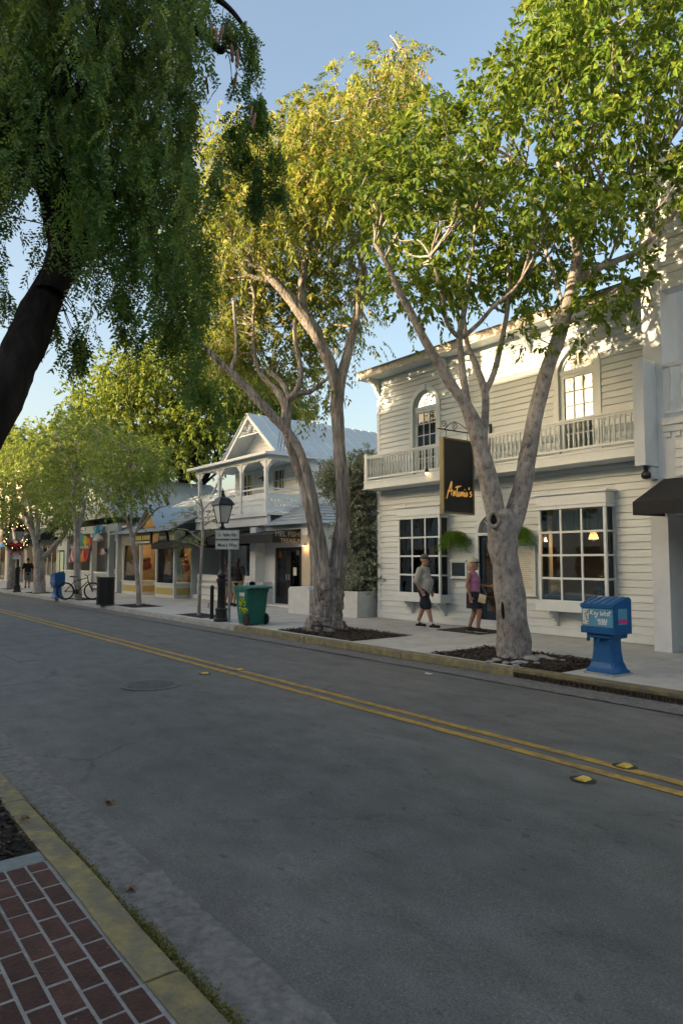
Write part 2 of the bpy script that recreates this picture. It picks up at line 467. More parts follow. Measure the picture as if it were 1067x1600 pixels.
# kerbs: separate stones, rounded top edge
def kerb_run(parent, segs, yf, sgn, m, z1=.135, w=.17):
    """yf: street face, sgn: direction from the street to the sidewalk"""
    for (x0, x1, mm) in segs:
        prof = [(yf, -.05), (yf + sgn*.012, z1-.035), (yf + sgn*.018, z1-.016), (yf + sgn*.034, z1-.004), (yf + sgn*.06, z1), (yf + sgn*w, z1), (yf + sgn*w, -.05)]
        g = MB(); n = max(2, int((x1-x0)/.35)); rg = random.Random(int(x0*13)+5)
        rows = []
        for i in range(n+1):
            x = x0+.006 + (x1-x0-.012)*i/n; dy = rg.uniform(-.006, .006); dz = rg.uniform(-.004, .004)
            rows.append([(x, y+dy, z+(dz if z > 0 else 0)) for (y, z) in prof])
        v = [p for r_ in rows for p in r_]; k = len(prof); f = []
        for i in range(n):
            for j in range(k-1): f.append((i*k+j, (i+1)*k+j, (i+1)*k+j+1, i*k+j+1))
        f.append(tuple(range(k))); f.append(tuple(n*k+j for j in range(k-1, -1, -1)))
        g.add(v, f); g.build('kerb_stone', mm, parent, smooth=True, angle=35)
kn = MB(); kn.box(-60, 20, .95, 1.10, -.06, .05); KN = struct('near_kerb', kn, KERB)
sg = []; x = -2.62 - 2.44*20
while x < 12: sg.append((x, x+2.44, KERBY)); x += 2.44
kerb_run(KN, sg, CURB0, -1, KERBY)
kf = MB(); kf.box(-90, 20, CURB1+.13, CURB1+.22, -.06, .05); KF = struct('far_kerb', kf, KERB)
sg = []; x = -90.0
DRX0, DRX1 = -6.55, -2.6
while x < 12:
    x1 = x+3.0
    sg.append((x, x1, KERBY if x > -15.2 else KERB)); x = x1
sg2 = []
for (a, b, m_) in sg:                                  # leave the storm drain's opening under a thinner stone
    if b <= DRX0 or a >= DRX1: sg2.append((a, b, m_))
    else:
        if a < DRX0: sg2.append((a, DRX0, m_))
        if b > DRX1: sg2.append((DRX1, b, m_))
kerb_run(KF, sg2, CURB1, 1, KERB)
# ---- far sidewalk: slabs with recessed joints, gaps left for the tree pits
SWZ = .13
SIDE_Y0, SIDE_MID, SIDE_Y1 = CURB1+.17, 10.35, 15.6
PITS = []                                              # (x0, x1, y0, y1)
def pit_at(p, wx, y0=8.62, y1=10.2, dx=0): PITS.append((p.x-wx/2+dx, p.x+wx/2+dx, y0, y1))
P_CTREE, P_RTREE = on_z(508, 985), on_z(803, 1026)
P_ST1, P_ST2 = on_z(218, 946), on_z(311, 961.6)
P_BTREE, P_TREE3, P_TREE4 = on_z(122, 936), on_z(62, 926), on_z(18, 920)
PITS.append((-13.6, -10.75, 8.66, 10.35)); PITS.append((-8.55, -5.95, 8.62, 10.2))
pit_at(P_ST1, 2.0, 8.8, 10.0); pit_at(P_ST2, 1.9, 8.75, 9.7)
pit_at(P_BTREE, 2.2, 8.66, 9.6); pit_at(P_TREE3, 2.2, 8.66, 9.8); pit_at(P_TREE4, 2.2, 8.66, 9.8)
sb = MB(); sb.box(-90, 20, SIDE_Y0-.02, 12.4, -.06, .07); SW = struct('far_sidewalk', sb, mat('joint_dirt', (.06, .055, .05), (.03, .028, .026), 20, .9))
def slab(x0, x1, y0, y1):
    j = .006
    if x1-x0 < .03 or y1-y0 < .03: return
    g = MB(); g.cbox(x0+j, x1-j, y0+j, y1-j, .03, SWZ + rnd.uniform(-.003, .003), .006)
    g.build('paving_slab', CONC, SW)
def strip(y0, y1, step, cut):
    x = -88.0
    while x < 12:
        x1 = x+step; segs = [(x, x1)]
        for (a, b, c, d) in cut:
            ns = []
            for (p, q) in segs:
                if b <= p or a >= q: ns.append((p, q))
                else:
                    if p < a: ns.append((p, a))
                    if q > b: ns.append((b, q))
            segs = ns
            if c > y0+.04 and not (b <= x or a >= x1): slab(max(a, x), min(b, x1), y0, c)
            if d < y1-.04 and not (b <= x or a >= x1): slab(max(a, x), min(b, x1), d, y1)
        for (p, q) in segs: slab(p, q, y0, y1)
        x = x1
strip(SIDE_Y0, SIDE_MID, 1.83, PITS)
strip(SIDE_MID, 12.74, 1.83, [])
sb = MB(); sb.box(-60, -14.72, 12.745, SIDE_Y1, .0, SWZ-.004); struct('alley_paving', sb, CONC)
sb = MB(); sb.box(-6.66, 12, 12.745, SIDE_Y1, .0, SWZ-.004); struct('passage_paving', sb, CONC)
# pit soil: lumpy mulch
def soil(x0, x1, y0, y1, label, seed):
    rg = np.random.default_rng(seed); nx, ny = max(8, int((x1-x0)/.05)), max(8, int((y1-y0)/.05))
    X, Y = np.meshgrid(np.linspace(x0, x1, nx+1), np.linspace(y0, y1, ny+1), indexing='ij')
    e = np.minimum(np.minimum(X-x0, x1-X), np.minimum(Y-y0, y1-Y))
    Z = .105 + .035*np.clip(e/.35, 0, 1) + rg.normal(0, .008, X.shape)
    V = np.stack([X, Y, Z], -1).reshape(-1, 3)
    i, j = np.meshgrid(np.arange(nx), np.arange(ny), indexing='ij'); a = (i*(ny+1)+j).ravel()
    o = link('mulch', np_mesh('mulch', V, np.stack([a, a+ny+1, a+ny+2, a+1], 1), MULCH)); tag(o, label, 'mulch', kind='stuff'); return o
PL = ['dark mulch around the shaggy two-stemmed tree', 'dark mulch around the thick grey tree by the restaurant', 'dark mulch under the thin tree before the yellow shop', 'dark mulch under the sapling beside the lamp post',
      'dark mulch under the tree with the bicycle', 'dark mulch under the forked tree on the left', 'dark mulch under the tree behind the wreathed lamp']
for k, (a, b, c, d) in enumerate(PITS): soil(a, b, c, d, PL[k], 20+k)
# wood chips scattered in the two big pits
def chips(x0, x1, y0, y1, n, label, seed, zb=.14):
    rg = np.random.default_rng(seed); c = np.stack([rg.uniform(x0, x1, n), rg.uniform(y0, y1, n), rg.uniform(zb-.01, zb+.012, n)], 1)
    a = rg.uniform(0, 2*PI, n); l = rg.uniform(.012, .035, n)[:, None]; w = l*rg.uniform(.2, .5, (n, 1))
    d = np.stack([np.cos(a), np.sin(a), rg.normal(0, .3, n)], 1); s_ = np.stack([-np.sin(a), np.cos(a), rg.normal(0, .3, n)], 1)
    V = np.stack([c-d*l-s_*w, c+d*l-s_*w, c+d*l+s_*w, c-d*l+s_*w], 1).reshape(-1, 3)
    o = link('wood_chips', np_mesh('wood_chips', V, np.arange(n*4).reshape(-1, 4), CHIP)); tag(o, label, 'wood chips', kind='stuff')
CHIP = leafmat('wood_chip', [(0, (.012, .010, .008)), (.6, (.03, .022, .017)), (.9, (.07, .05, .035)), (1, (.16, .13, .09))], .0, .9)
chips(-13.6, -10.75, 8.66, 10.35, 2600, 'wood chips in the mulch of the shaggy tree', 1)
chips(-8.55, -5.95, 8.62, 10.2, 2600, 'wood chips in the mulch of the thick grey tree', 2)
# ---- near sidewalk: bricks laid in running bond, one object each
nb = MB(); nb.box(-60, -4.13, -10.9, 1.10, -.05, .06); nb.box(-3.99, 20, -10.9, 1.10, -.05, SWZ-.0015); NS = struct('near_sidewalk', nb, GROUT)
bm = MB(); bm.cbox(-.0975, .0975, -.0435, .0435, 0, .0135, .002); BRM = bm.mesh('brick', BRICK)
bh = MB(); bh.cbox(-.045, .045, -.044, .044, 0, .016, .003); BRH = bh.mesh('brick_half', BRICK)
row = 0; y = 1.075-.045
while y > -.55:
    x = -3.985 + (.0 if row % 2 else .105)
    if row % 2 == 0: link('brick', BRH, NS, (x-.054, y, SWZ-.013))
    while x < -1.6:
        if x+.1 > -3.99: link('brick', BRM, NS, (x+.105, y, SWZ-.013+rnd.uniform(-.0015, .0015)), (0, 0, rnd.uniform(-.006, .006)))
        x += .21
    y -= .1; row += 1
g = MB(); g.cbox(-4.13, -3.99, -1.2, 1.09, .0, SWZ+.004, .006); g.build('concrete_edging', mat('pale_edging', (.22, .25, .25), (.15, .17, .17), 8, .8, .4, 80), NS)
g = MB(); g.cbox(-60, -4.2, -10.9, -1.2, .0, SWZ, .01); g.build('paving', CONC, NS)
soil(-7.6, -4.14, -1.15, 1.085, 'dark gravelly mulch in the near tree pit by the bricks', 91)
chips(-7.0, -4.15, -.6, 1.08, 5000, 'wood chips in the near tree pit', 92)

# ================================================================== trees
BARK_GREY = bark('smooth_grey_bark', (.13, .117, .107), (.33, .30, .275), (.46, .43, .405), 14, (1, 1, .6), .8)
BARK_SHAG = bark('shaggy_bark', (.06, .052, .047), (.33, .298, .275), (.56, .525, .50), 20, (1, 1, .06), 1.0)
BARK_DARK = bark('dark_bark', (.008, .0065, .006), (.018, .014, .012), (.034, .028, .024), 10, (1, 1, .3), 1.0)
BARK_PALE = bark('pale_bark', (.2, .175, .15), (.36, .32, .285), (.50, .465, .43), 10, (1, 1, .4), .5)
LEAF_R = leafmat('broad_leaf', [(0, (.055, .12, .018)), (.5, (.105, .195, .024)), (.85, (.18, .26, .032)), (1, (.26, .29, .05))], .48)
LEAF_C = leafmat('drooping_leaf', [(0, (.10, .15, .024)), (.55, (.22, .27, .045)), (.86, (.33, .34, .07)), (.95, (.48, .29, .10)), (1, (.52, .26, .12))], .5)
LEAF_N = leafmat('feathery_leaf', [(0, (.036, .10, .02)), (.6, (.065, .15, .028)), (1, (.12, .21, .035))], .45)
LEAF_B = leafmat('distant_leaf', [(0, (.06, .115, .018)), (.6, (.14, .205, .03)), (1, (.24, .28, .05))], .45)
LEAF_L = leafmat('young_leaf', [(0, (.085, .15, .032)), (.5, (.20, .28, .055)), (1, (.36, .40, .11))], .48)
LEAF_S = leafmat('silver_leaf', [(0, (.15, .19, .12)), (.6, (.29, .33, .23)), (1, (.50, .52, .43))], .3, .6, (.3, .33, .2))
LEAF_F = leafmat('fern_leaf', [(0, (.08, .20, .02)), (1, (.19, .36, .045))], .45)

def nrm(a): return a/np.maximum(np.linalg.norm(a, axis=-1, keepdims=True), 1e-9)
def leaf_quads(B, D, Nn, ln, wd, fold=.25):
    """B base points, D direction, Nn leaf normal, arrays (n,3); folded kite, 2 triangles"""
    S = nrm(np.cross(D, Nn)); ln = ln[:, None]; wd = wd[:, None]
    mid = B + D*ln*.45 + Nn*wd*fold
    tip = B + D*ln - Nn*ln*.12
    V = np.stack([B, mid+S*wd*.5, tip, mid-S*wd*.5], 1).reshape(-1, 3)
    n = len(B); a = np.arange(n)*4
    F = np.concatenate([np.stack([a, a+1, a+2], 1), np.stack([a, a+2, a+3], 1)])
    return V, F
def spray_leaves(rg, O, D, L, n, size, aspect=.45, droop=.3, pinnate=False, hang=.3):
    """leaves along short twigs: O origins, D directions, L lengths"""
    S = len(O); t = (np.arange(n)+.6)/n
    down = np.array([0, 0, -1.0])
    pos = O[:, None] + D[:, None]*(L[:, None]*t)[..., None] + down*(droop*L[:, None]*t**2)[..., None]
    ax = nrm(D[:, None] + down*(2*droop*t)[None, :, None])
    rv = nrm(rg.normal(0, 1, (S, 1, 3)))
    side = nrm(np.cross(ax, rv))
    if pinnate:
        sgn = np.where(np.arange(n) % 2 == 0, 1., -1.)[None, :, None]
        dr = nrm(side*sgn*.85 + ax*.5 + down*hang)
        nn = nrm(np.cross(side, ax) + rg.normal(0, .15, pos.shape))
    else:
        up2 = np.cross(ax, side); an = rg.uniform(0, 2*PI, (S, n, 1))
        dr = nrm(side*np.cos(an)*.8 + up2*np.sin(an)*.8 + ax*.6 + down*hang)
        nn = nrm(rg.normal(0, .55, pos.shape) + np.array([0, -.15, .75]))
        nn = nrm(nn - dr*np.sum(nn*dr, -1, keepdims=True))
    pos, dr, nn = (a.reshape(-1, 3) for a in (pos, dr, nn))
    sz = size*rg.uniform(.45, 1.3, len(pos))
    return leaf_quads(pos, dr, nn, sz, sz*aspect)
def merge(parts):
    V, F, b = [], [], 0
    for v, f in parts: V.append(v); F.append(f+b); b += len(v)
    return np.concatenate(V), np.concatenate(F)
def in_poly(px, py, poly):
    ins = np.zeros(len(px), bool); n = len(poly)
    for i in range(n):
        x0, y0 = poly[i]; x1, y1 = poly[(i+1) % n]
        c = ((y0 > py) != (y1 > py)) & (px < (x1-x0)*(py-y0)/((y1-y0) if y1 != y0 else 1e-9)+x0)
        ins ^= c
    return ins
FW, RG_, UP_ = np.array(FWD), np.array(RGT), np.array(UPV)
def px_points(px, py, w):
    d = FW + RG_*((px-CX)/FPX)[:, None] + UP_*((CY-py)/FPX)[:, None]
    return np.array([0, 0, CAMH]) + d*np.asarray(w)[:, None]
def clumps(rg, poly, n, w0, D, mind, holes=(), ylim=1e9):
    """clump centres inside an outline seen from the camera, spread through the crown's depth w0 +- D"""
    P = np.array(poly, float); lo, hi = P.min(0), P.max(0); out = []
    cx, cy = P.mean(0); tries = 0
    while len(out) < n and tries < 60:
        tries += 1
        q = rg.uniform(lo, hi, (n*2, 2)); q = q[in_poly(q[:, 0], q[:, 1], poly)]
        for a in q:
            dd = rg.uniform(-D, D)
            if a[1] > ylim: dd = abs(dd)*.9+.35
            if any((a[0]-h[0])**2+(a[1]-h[1])**2 < h[2]**2 for h in holes): continue
            if all((a[0]-b[0])**2+(a[1]-b[1])**2+((dd-b[2])*FPX/w0)**2 > mind**2 for b in out): out.append((a[0], a[1], dd))
            if len(out) >= n: break
    o = np.array(out); return px_points(o[:, 0], o[:, 1], w0+o[:, 2])
def crm(P, k):
    P = np.array(P, float); out = []
    for i in range(len(P)-1):
        p0, p1, p2, p3 = P[max(i-1, 0)], P[i], P[i+1], P[min(i+2, len(P)-1)]
        for j in range(k):
            t = j/k; out.append(.5*((2*p1)+(-p0+p2)*t+(2*p0-5*p1+4*p2-p3)*t*t+(-p0+3*p1-3*p2+p3)*t**3))
    out.append(P[-1]); return np.array(out)
def limb(name, pts, m, parent, n=16, k=6, ridge=0.0, lump=.05, seed=0, ridges=9):
    """pts: (x,y,z,r); noisy tapered tube"""
    rg = np.random.default_rng(seed); Q = crm(pts, k); C, rr = Q[:, :3], np.maximum(Q[:, 3], .003)
    T = nrm(np.gradient(C, axis=0)); u = np.array([1.0, .2, 0]); V = []
    a = np.arange(n)*2*PI/n; ph = rg.uniform(0, 2*PI, 8); rp_ = rg.uniform(.4, 1, n); wob = np.convolve(rg.normal(0, 1, len(C)+8), np.ones(9)/3, 'valid'); rid = rg.normal(0, 1, (len(C), n))
    for _ in range(3): rid[1:] = .75*rid[:-1]+.66*rid[1:] if False else rid[1:]
    for i_ in range(1, len(C)): rid[i_] = .86*rid[i_-1]+.5*rid[i_]
    for i in range(len(C)):
        u = u - T[i]*u.dot(T[i]); u = u/np.linalg.norm(u); w = np.cross(T[i], u)
        s_ = i*.9
        f = 1 + lump*np.sin(2*a+ph[0]+s_*.35) + lump*.7*np.sin(3*a+ph[1]-s_*.5) + lump*.35*wob[i]
        if ridge: f = f + ridge*(np.abs(np.sin(ridges*.5*a+ph[2]+.25*np.sin(s_*.5)))-.5) + ridge*.45*rid[i] + ridge*.5*(rp_-.7)
        V.append(C[i] + (np.cos(a)[:, None]*u + np.sin(a)[:, None]*w)*(rr[i]*f)[:, None])
    V = np.concatenate(V); m_ = len(C); F = []
    for i in range(m_-1):
        for q in range(n): F.append((i*n+q, i*n+(q+1) % n, (i+1)*n+(q+1) % n, (i+1)*n+q))
    o = link(name, np_mesh(name, V, F, m, True), parent); return o
def pl(pts, w0, k=1.0):
    """limb from photo pixels: (px, py, width_px, depth offset)"""
    out = []
    for p in pts:
        w = w0 + (p[3] if len(p) > 3 else 0); v = at_depth(p[0], p[1], w); out.append((v.x, v.y, v.z, p[2]*k*.5*w/FPX))
    return out
def twigs(rg, targets, limbs, m, parent, r0=.02, sag=.0, maxlen=2.6):
    """thin twigs from the nearest limb point to each clump, joined into one part"""
    LP = np.concatenate([crm(l, 4)[:, :3] for l in limbs]); V, F = [], []; b = 0; n = 5
    for c in targets:
        d = np.linalg.norm(LP-c, axis=1) + np.maximum(0, LP[:, 2]-c[2])*.6
        s_ = LP[np.argmin(d)]; ln = np.linalg.norm(c-s_)
        if ln < .12 or ln > maxlen: continue
        mid1 = s_ + (c-s_)*.35 + rg.normal(0, .07, 3)*ln + np.array([0, 0, .1*ln]); mid2 = s_ + (c-s_)*.7 + rg.normal(0, .07, 3)*ln + np.array([0, 0, .06*ln-sag*ln])
        Q = crm([s_, mid1, mid2, c], 3); r_ = np.linspace(r0*(.5+.35*ln), r0*.22, len(Q))
        T = nrm(np.gradient(Q, axis=0)); u = nrm(np.cross(T, [.3, .5, .8])); w = np.cross(T, u)
        a = np.arange(n)*2*PI/n
        vv = Q[:, None] + (np.cos(a)[None, :, None]*u[:, None] + np.sin(a)[None, :, None]*w[:, None])*r_[:, None, None]
        V.append(vv.reshape(-1, 3))
        for i in range(len(Q)-1):
            for q in range(n): F.append((b+i*n+q, b+i*n+(q+1) % n, b+(i+1)*n+(q+1) % n, b+(i+1)*n+q))
        b += len(Q)*n
    if V:
        o = link('twigs', np_mesh('twigs', np.concatenate(V), F, m, True), parent); o['kind'] = 'stuff'
def crown(parent, rg, C, m, nspray, rc, n, size, aspect, L=(.15, .4), droop=.3, pinnate=False, hang=.3, flat=.75, clip=None, updir=.2, name='crown'):
    O = np.repeat(C, nspray, axis=0); g_ = rg.normal(0, 1, O.shape); g_ /= np.maximum(1, np.linalg.norm(g_, axis=1, keepdims=True)/1.6)
    O = O + g_*np.array([rc, rc, rc*flat])
    D = nrm(g_*.6 + rg.normal(0, .5, O.shape) + np.array([0, 0, updir])); Ls = rg.uniform(L[0], L[1], len(O))
    if clip is not None: k = clip(O); O, D, Ls = O[k], D[k], Ls[k]
    V, F = spray_leaves(rg, O, D, Ls, n, size, aspect, droop, pinnate, hang)
    o = link(name, np_mesh(name, V, F, m), parent); o['kind'] = 'stuff'; return o
def clear_of_houses(O):
    x, y, z = O[:, 0], O[:, 1], O[:, 2]
    bad = (y > 12.05) & (x > -15.1) & (z < 7.3)
    bad |= (y > 11.3) & (x > -6.6) & (z < 9.5)
    bad |= (y > 11.7) & (x < -18) & (z < 4)
    return ~bad
def add_limbs(T, first, rest, m, n=18, ridge=0, lump=.05, ridges=9):
    limb('trunk', first, m, T, n, 10, ridge, lump, 11, ridges); allL = [first]
    for i, l in enumerate(rest):
        limb('branch', l, m, T, max(7, n-6), 9, ridge*.7, lump, 30+i, ridges); allL.append(l)
    return allL

# ---- thick grey tree before the white restaurant
rg = np.random.default_rng(101); w = depth_of(P_RTREE)
RT = thing('street_tree', 'thick grey-barked forked tree standing before the white restaurant', 'tree', P_RTREE)
first = pl([(804, 1036, 72), (803, 1022, 57), (802, 1000, 52), (799, 960, 48), (795, 920, 45), (789, 880, 43), (785, 850, 44), (784, 825, 47), (785, 805, 44), (786, 795, 34)], w)
rest = [pl([(784, 850, 40), (777, 815, 40), (766, 765, 38, -.05), (752, 705, 35, -.1), (742, 668, 34, -.1), (728, 635, 25, -.15), (702, 597, 20, -.25), (668, 540, 18, -.35), (645, 495, 16, -.4), (622, 452, 13, -.5), (606, 415, 11, -.5), (585, 380, 8, -.5)], w, .77),
        pl([(745, 680, 22), (732, 640, 18), (725, 600, 15, .1), (720, 555, 13.5, .2), (718, 522, 13, .2), (728, 470, 10, .3), (735, 420, 8, .4), (742, 350, 6, .5)], w, .77),
        pl([(720, 530, 10, .2), (702, 512, 9, .1), (694, 490, 8, 0), (690, 455, 7, 0), (672, 400, 6, -.1)], w, .77),
        pl([(722, 528, 10, .2), (748, 505, 8.5, .1), (770, 480, 8, 0), (800, 455, 7, -.1), (815, 435, 5, -.1)], w, .77),
        pl([(752, 690, 22), (757, 655, 17, .15), (757, 612, 15, .3), (742, 568, 12, .5), (728, 530, 10, .6), (722, 470, 8, .8)], w, .77),
        pl([(757, 615, 13, .3), (772, 580, 12, .4), (784, 530, 10.5, .5), (793, 480, 9.5, .6), (795, 440, 8, .7), (790, 380, 6, .8)], w, .77),
        pl([(793, 490, 6, .6), (775, 482, 5.5, .7), (755, 468, 5, .8), (748, 440, 4, .8)], w, .77),
        pl([(790, 840, 44), (803, 805, 42, .0), (815, 765, 39, .05), (822, 725, 35, .05), (828, 690, 33, .05), (838, 640, 31, .1), (852, 585, 30, .1), (868, 540, 29, .1), (880, 500, 27, .15), (890, 460, 25, .15), (897, 425, 22, .1), (902, 395, 20, .1), (893, 350, 16, .2), (897, 300, 13, .2), (912, 240, 11, .3), (930, 190, 8, .3)], w, .77),
        pl([(893, 450, 18, .15), (915, 430, 15, .1), (950, 412, 13, -.1), (985, 398, 12, -.2), (1015, 375, 11, -.3), (1045, 340, 10, -.4), (1085, 300, 8, -.5), (1130, 240, 6, -.6)], w, .77),
        pl([(895, 360, 9, .2), (925, 330, 8, 0), (960, 290, 7, -.2), (1000, 265, 7, -.3), (1050, 215, 6, -.4)], w, .77),
        pl([(880, 480, 8, .15), (868, 440, 7, .3), (855, 400, 7, .4), (835, 340, 6, .6), (820, 260, 5, .7)], w, .77),
        pl([(898, 470, 7, .1), (925, 474, 5.5, 0), (950, 460, 4, -.1), (975, 440, 3, -.1)], w, .77),
        pl([(893, 320, 9, .2), (875, 270, 8, .4), (868, 200, 7, .5), (885, 120, 6, .6), (900, 50, 5, .6)], w, .77)]
LR = add_limbs(RT, first, rest, BARK_GREY, 22, 0, .035)
g = MB(); c_ = at_depth(771, 812, w-.205); nn_ = (-FWD-RGT*.35).normalized(); rt_ = nn_.cross(UPV).normalized(); g.tube([c_ + rt_*(.085*math.cos(a)) + UPV*(.115*math.sin(a)) for a in [2*PI*i/16 for i in range(16)]], [.036+.006*math.sin(3*a) for a in [2*PI*i/16 for i in range(16)]], 8, closed=True); g.build('branch_collar', BARK_GREY, RT, smooth=True, angle=180)
g = MB(); g.ball(at_depth(771.5, 812, w-.17), .062, 10, 8, 1, .8, 1.4); g.build('knot_hole', BARK_DARK, RT, smooth=True)
g = MB(); c_ = at_depth(824, 690, w-.09); g.ball(c_, .07, 10, 8, 1, .8, 1.2); g.build('knot', BARK_GREY, RT, smooth=True, angle=180)
g = MB(); c_ = at_depth(786, 950, w-.17); g.ball(c_, .06, 10, 8, .6, .7, 3.2); g.build('bark_scar', BARK_DARK, RT, smooth=True, angle=180)
poly = [(548, 330), (562, 268), (598, 222), (640, 205), (668, 160), (705, 128), (745, 150), (770, 110), (800, 72), (822, 90), (838, 20), (850, -60), (1010, -110), (1180, -60), (1250, 150), (1190, 330), (1090, 430), (1010, 430), (955, 455), (905, 450), (880, 430), (840, 450), (815, 480), (792, 440), (760, 455), (735, 440), (700, 480), (660, 470), (620, 485), (612, 440), (580, 410), (555, 380)]
C = clumps(rg, poly, 260, w, 2.1, 23, [(735, 395, 26), (655, 395, 22), (590, 380, 18), (860, 350, 22), (790, 250, 18), (960, 200, 16), (700, 300, 15), (1000, 350, 20), (640, 250, 14), (925, 380, 22), (850, 130, 16)], 340)
ext = [(640, 465, 20), (665, 470, 30), (690, 455, 20), (935, 475, 15), (918, 500, 8), (955, 462, 10), (985, 430, 10), (832, 522, 10), (1010, 20, 0)]
C = np.concatenate([C, px_points(np.array([e[0] for e in ext], float), np.array([e[1] for e in ext], float), np.full(len(ext), w-.3))])
C = C[clear_of_houses(C)]
twigs(rg, C, LR, BARK_GREY, RT, .022)
crown(RT, rg, C, LEAF_R, 14, .24, 13, .135, .5, (.18, .45), .35, False, .45, .8, clear_of_houses)

# ---- shaggy two-stemmed tree in the middle
rg = np.random.default_rng(202); w = depth_of(P_CTREE)
CT = thing('street_tree', 'shaggy-barked tree with two tall splitting stems beside the planters', 'tree', P_CTREE)
first = pl([(508, 998, 84), (508, 988, 66), (509, 976, 54), (510, 960, 47), (511, 940, 43), (512, 920, 42), (513, 900, 40), (514, 885, 30)], w)
rest = [pl([(504, 965, 22), (500, 925, 19, -.08), (496, 880, 17, -.12), (490, 835, 15, -.12), (483, 800, 14, -.1), (475, 760, 14, -.1), (464, 725, 14, -.1), (454, 695, 14, -.1), (447, 665, 14, -.1), (448, 640, 14, 0), (449, 622, 11, 0)], w),
        pl([(511, 945, 20, -.1), (508, 895, 17, -.18), (502, 850, 15, -.22), (494, 805, 14, -.25), (486, 765, 14, -.25), (477, 730, 13, -.3), (467, 702, 13, -.3), (452, 678, 12, -.3), (428, 652, 14, -.35), (400, 622, 12, -.5), (365, 585, 10, -.6), (330, 553, 8, -.7), (300, 520, 6, -.8)], w),
        pl([(519, 950, 30, .05), (525, 900, 27, .05), (532, 850, 24, .05), (536, 800, 22, .05), (535, 750, 20, .05), (531, 700, 18, .05), (528, 660, 18, .05), (527, 625, 18, .05), (533, 590, 15, .05), (545, 545, 13, .1), (556, 500, 12, .1), (563, 460, 11, .1), (568, 425, 10, .1), (560, 395, 7, .2)], w),
        pl([(527, 622, 18, .05), (520, 583, 17, 0), (505, 545, 17, -.1), (486, 510, 18, -.2), (460, 475, 17, -.3), (430, 440, 15, -.4), (402, 412, 13, -.5), (380, 395, 10, -.6), (360, 360, 7, -.7)], w),
        pl([(478, 500, 14, -.2), (473, 465, 12, -.1), (472, 440, 11, 0), (478, 405, 9.5, .1), (485, 380, 8, .2), (492, 330, 6, .3)], w),
        pl([(565, 470, 9, .1), (590, 455, 8, 0), (608, 440, 7, -.1), (618, 400, 6, -.2), (625, 340, 5, -.2)], w),
        pl([(566, 430, 6, .1), (548, 412, 5, .2), (540, 398, 4, .3)], w),
        pl([(449, 640, 12, 0), (436, 615, 11, .1), (420, 598, 9, .2), (405, 580, 7, .3), (398, 555, 6, .3)], w),
        pl([(453, 625, 10, 0), (445, 605, 8, .1), (430, 588, 7, .2), (418, 580, 5, .3)], w),
        pl([(450, 625, 11, 0), (463, 612, 9, -.1), (470, 590, 8, -.1), (468, 565, 7.5, -.1), (462, 540, 7, -.1), (460, 500, 5, -.1)], w),
        pl([(464, 615, 8, -.1), (485, 612, 7, 0), (500, 600, 6, .1), (512, 592, 4, .1)], w),
        pl([(398, 560, 5, .3), (395, 510, 5, .3), (398, 470, 4.5, .3), (390, 430, 4, .3)], w),
        pl([(362, 578, 7, -.6), (370, 545, 5, -.6), (368, 510, 4.5, -.6), (365, 470, 4, -.5)], w),
        pl([(430, 440, 8, -.4), (405, 435, 6, -.4), (390, 430, 5, -.4)], w),
        pl([(410, 418, 9, -.5), (412, 380, 7, -.4), (420, 330, 6, -.3), (440, 260, 5, -.2)], w),
        pl([(492, 340, 6, .3), (520, 290, 5, .3), (560, 210, 5, .2), (610, 140, 4, 0), (635, 90, 3, -.1)], w)]
LC = add_limbs(CT, first, rest, BARK_SHAG, 34, .22, .05, 13)
# loose strips of bark
st = MB(); r_ = random.Random(5)
for k in range(70):
    L_ = rest[r_.choice([0, 1, 2, 2])]; q = crm(L_, 6); i = r_.randrange(4, len(q)-6); p = Vector(q[i][:3]); rr = q[i][3]
    a = r_.uniform(0, 2*PI); d = Vector((math.cos(a), math.sin(a), 0)); l = r_.uniform(.12, .5); o_ = r_.uniform(.0, .06)
    p0 = p + d*(rr*1.02); p1 = p0 + d*(.015+o_*.5) - Vector((0, 0, l*.5)); p2 = p0 + d*(.02+o_) - Vector((0, 0, l))
    st.tube([p0, p1, p2], [r_.uniform(.008, .016), .012, .004], 4)
o = st.build('bark_strips', BARK_SHAG, CT); o['kind'] = 'stuff'
poly = [(296, 470), (300, 330), (312, 215), (350, 190), (395, 200), (432, 168), (468, 160), (500, 150), (535, 118), (575, 110), (612, 80), (640, 66), (656, 80), (650, 112), (636, 150), (655, 200), (640, 280), (605, 340), (600, 400), (570, 410), (578, 470), (585, 520), (555, 540), (535, 500), (515, 575), (505, 625), (470, 600), (430, 585), (395, 600), (355, 560), (320, 560)]
C = clumps(rg, poly, 300, w, 2.4, 19, [(540, 420, 20), (600, 395, 25), (450, 520, 18), (500, 470, 20), (420, 480, 14), (355, 470, 14), (520, 330, 12), (400, 330, 12), (585, 300, 14), (440, 410, 14), (500, 560, 20), (560, 500, 22)], 370)
C = C[clear_of_houses(C)]
twigs(rg, C, LC, BARK_SHAG, CT, .02)
crown(CT, rg, C, LEAF_C, 17, .29, 14, .13, .38, (.25, .6), .75, True, .75, .9, clear_of_houses, .0)

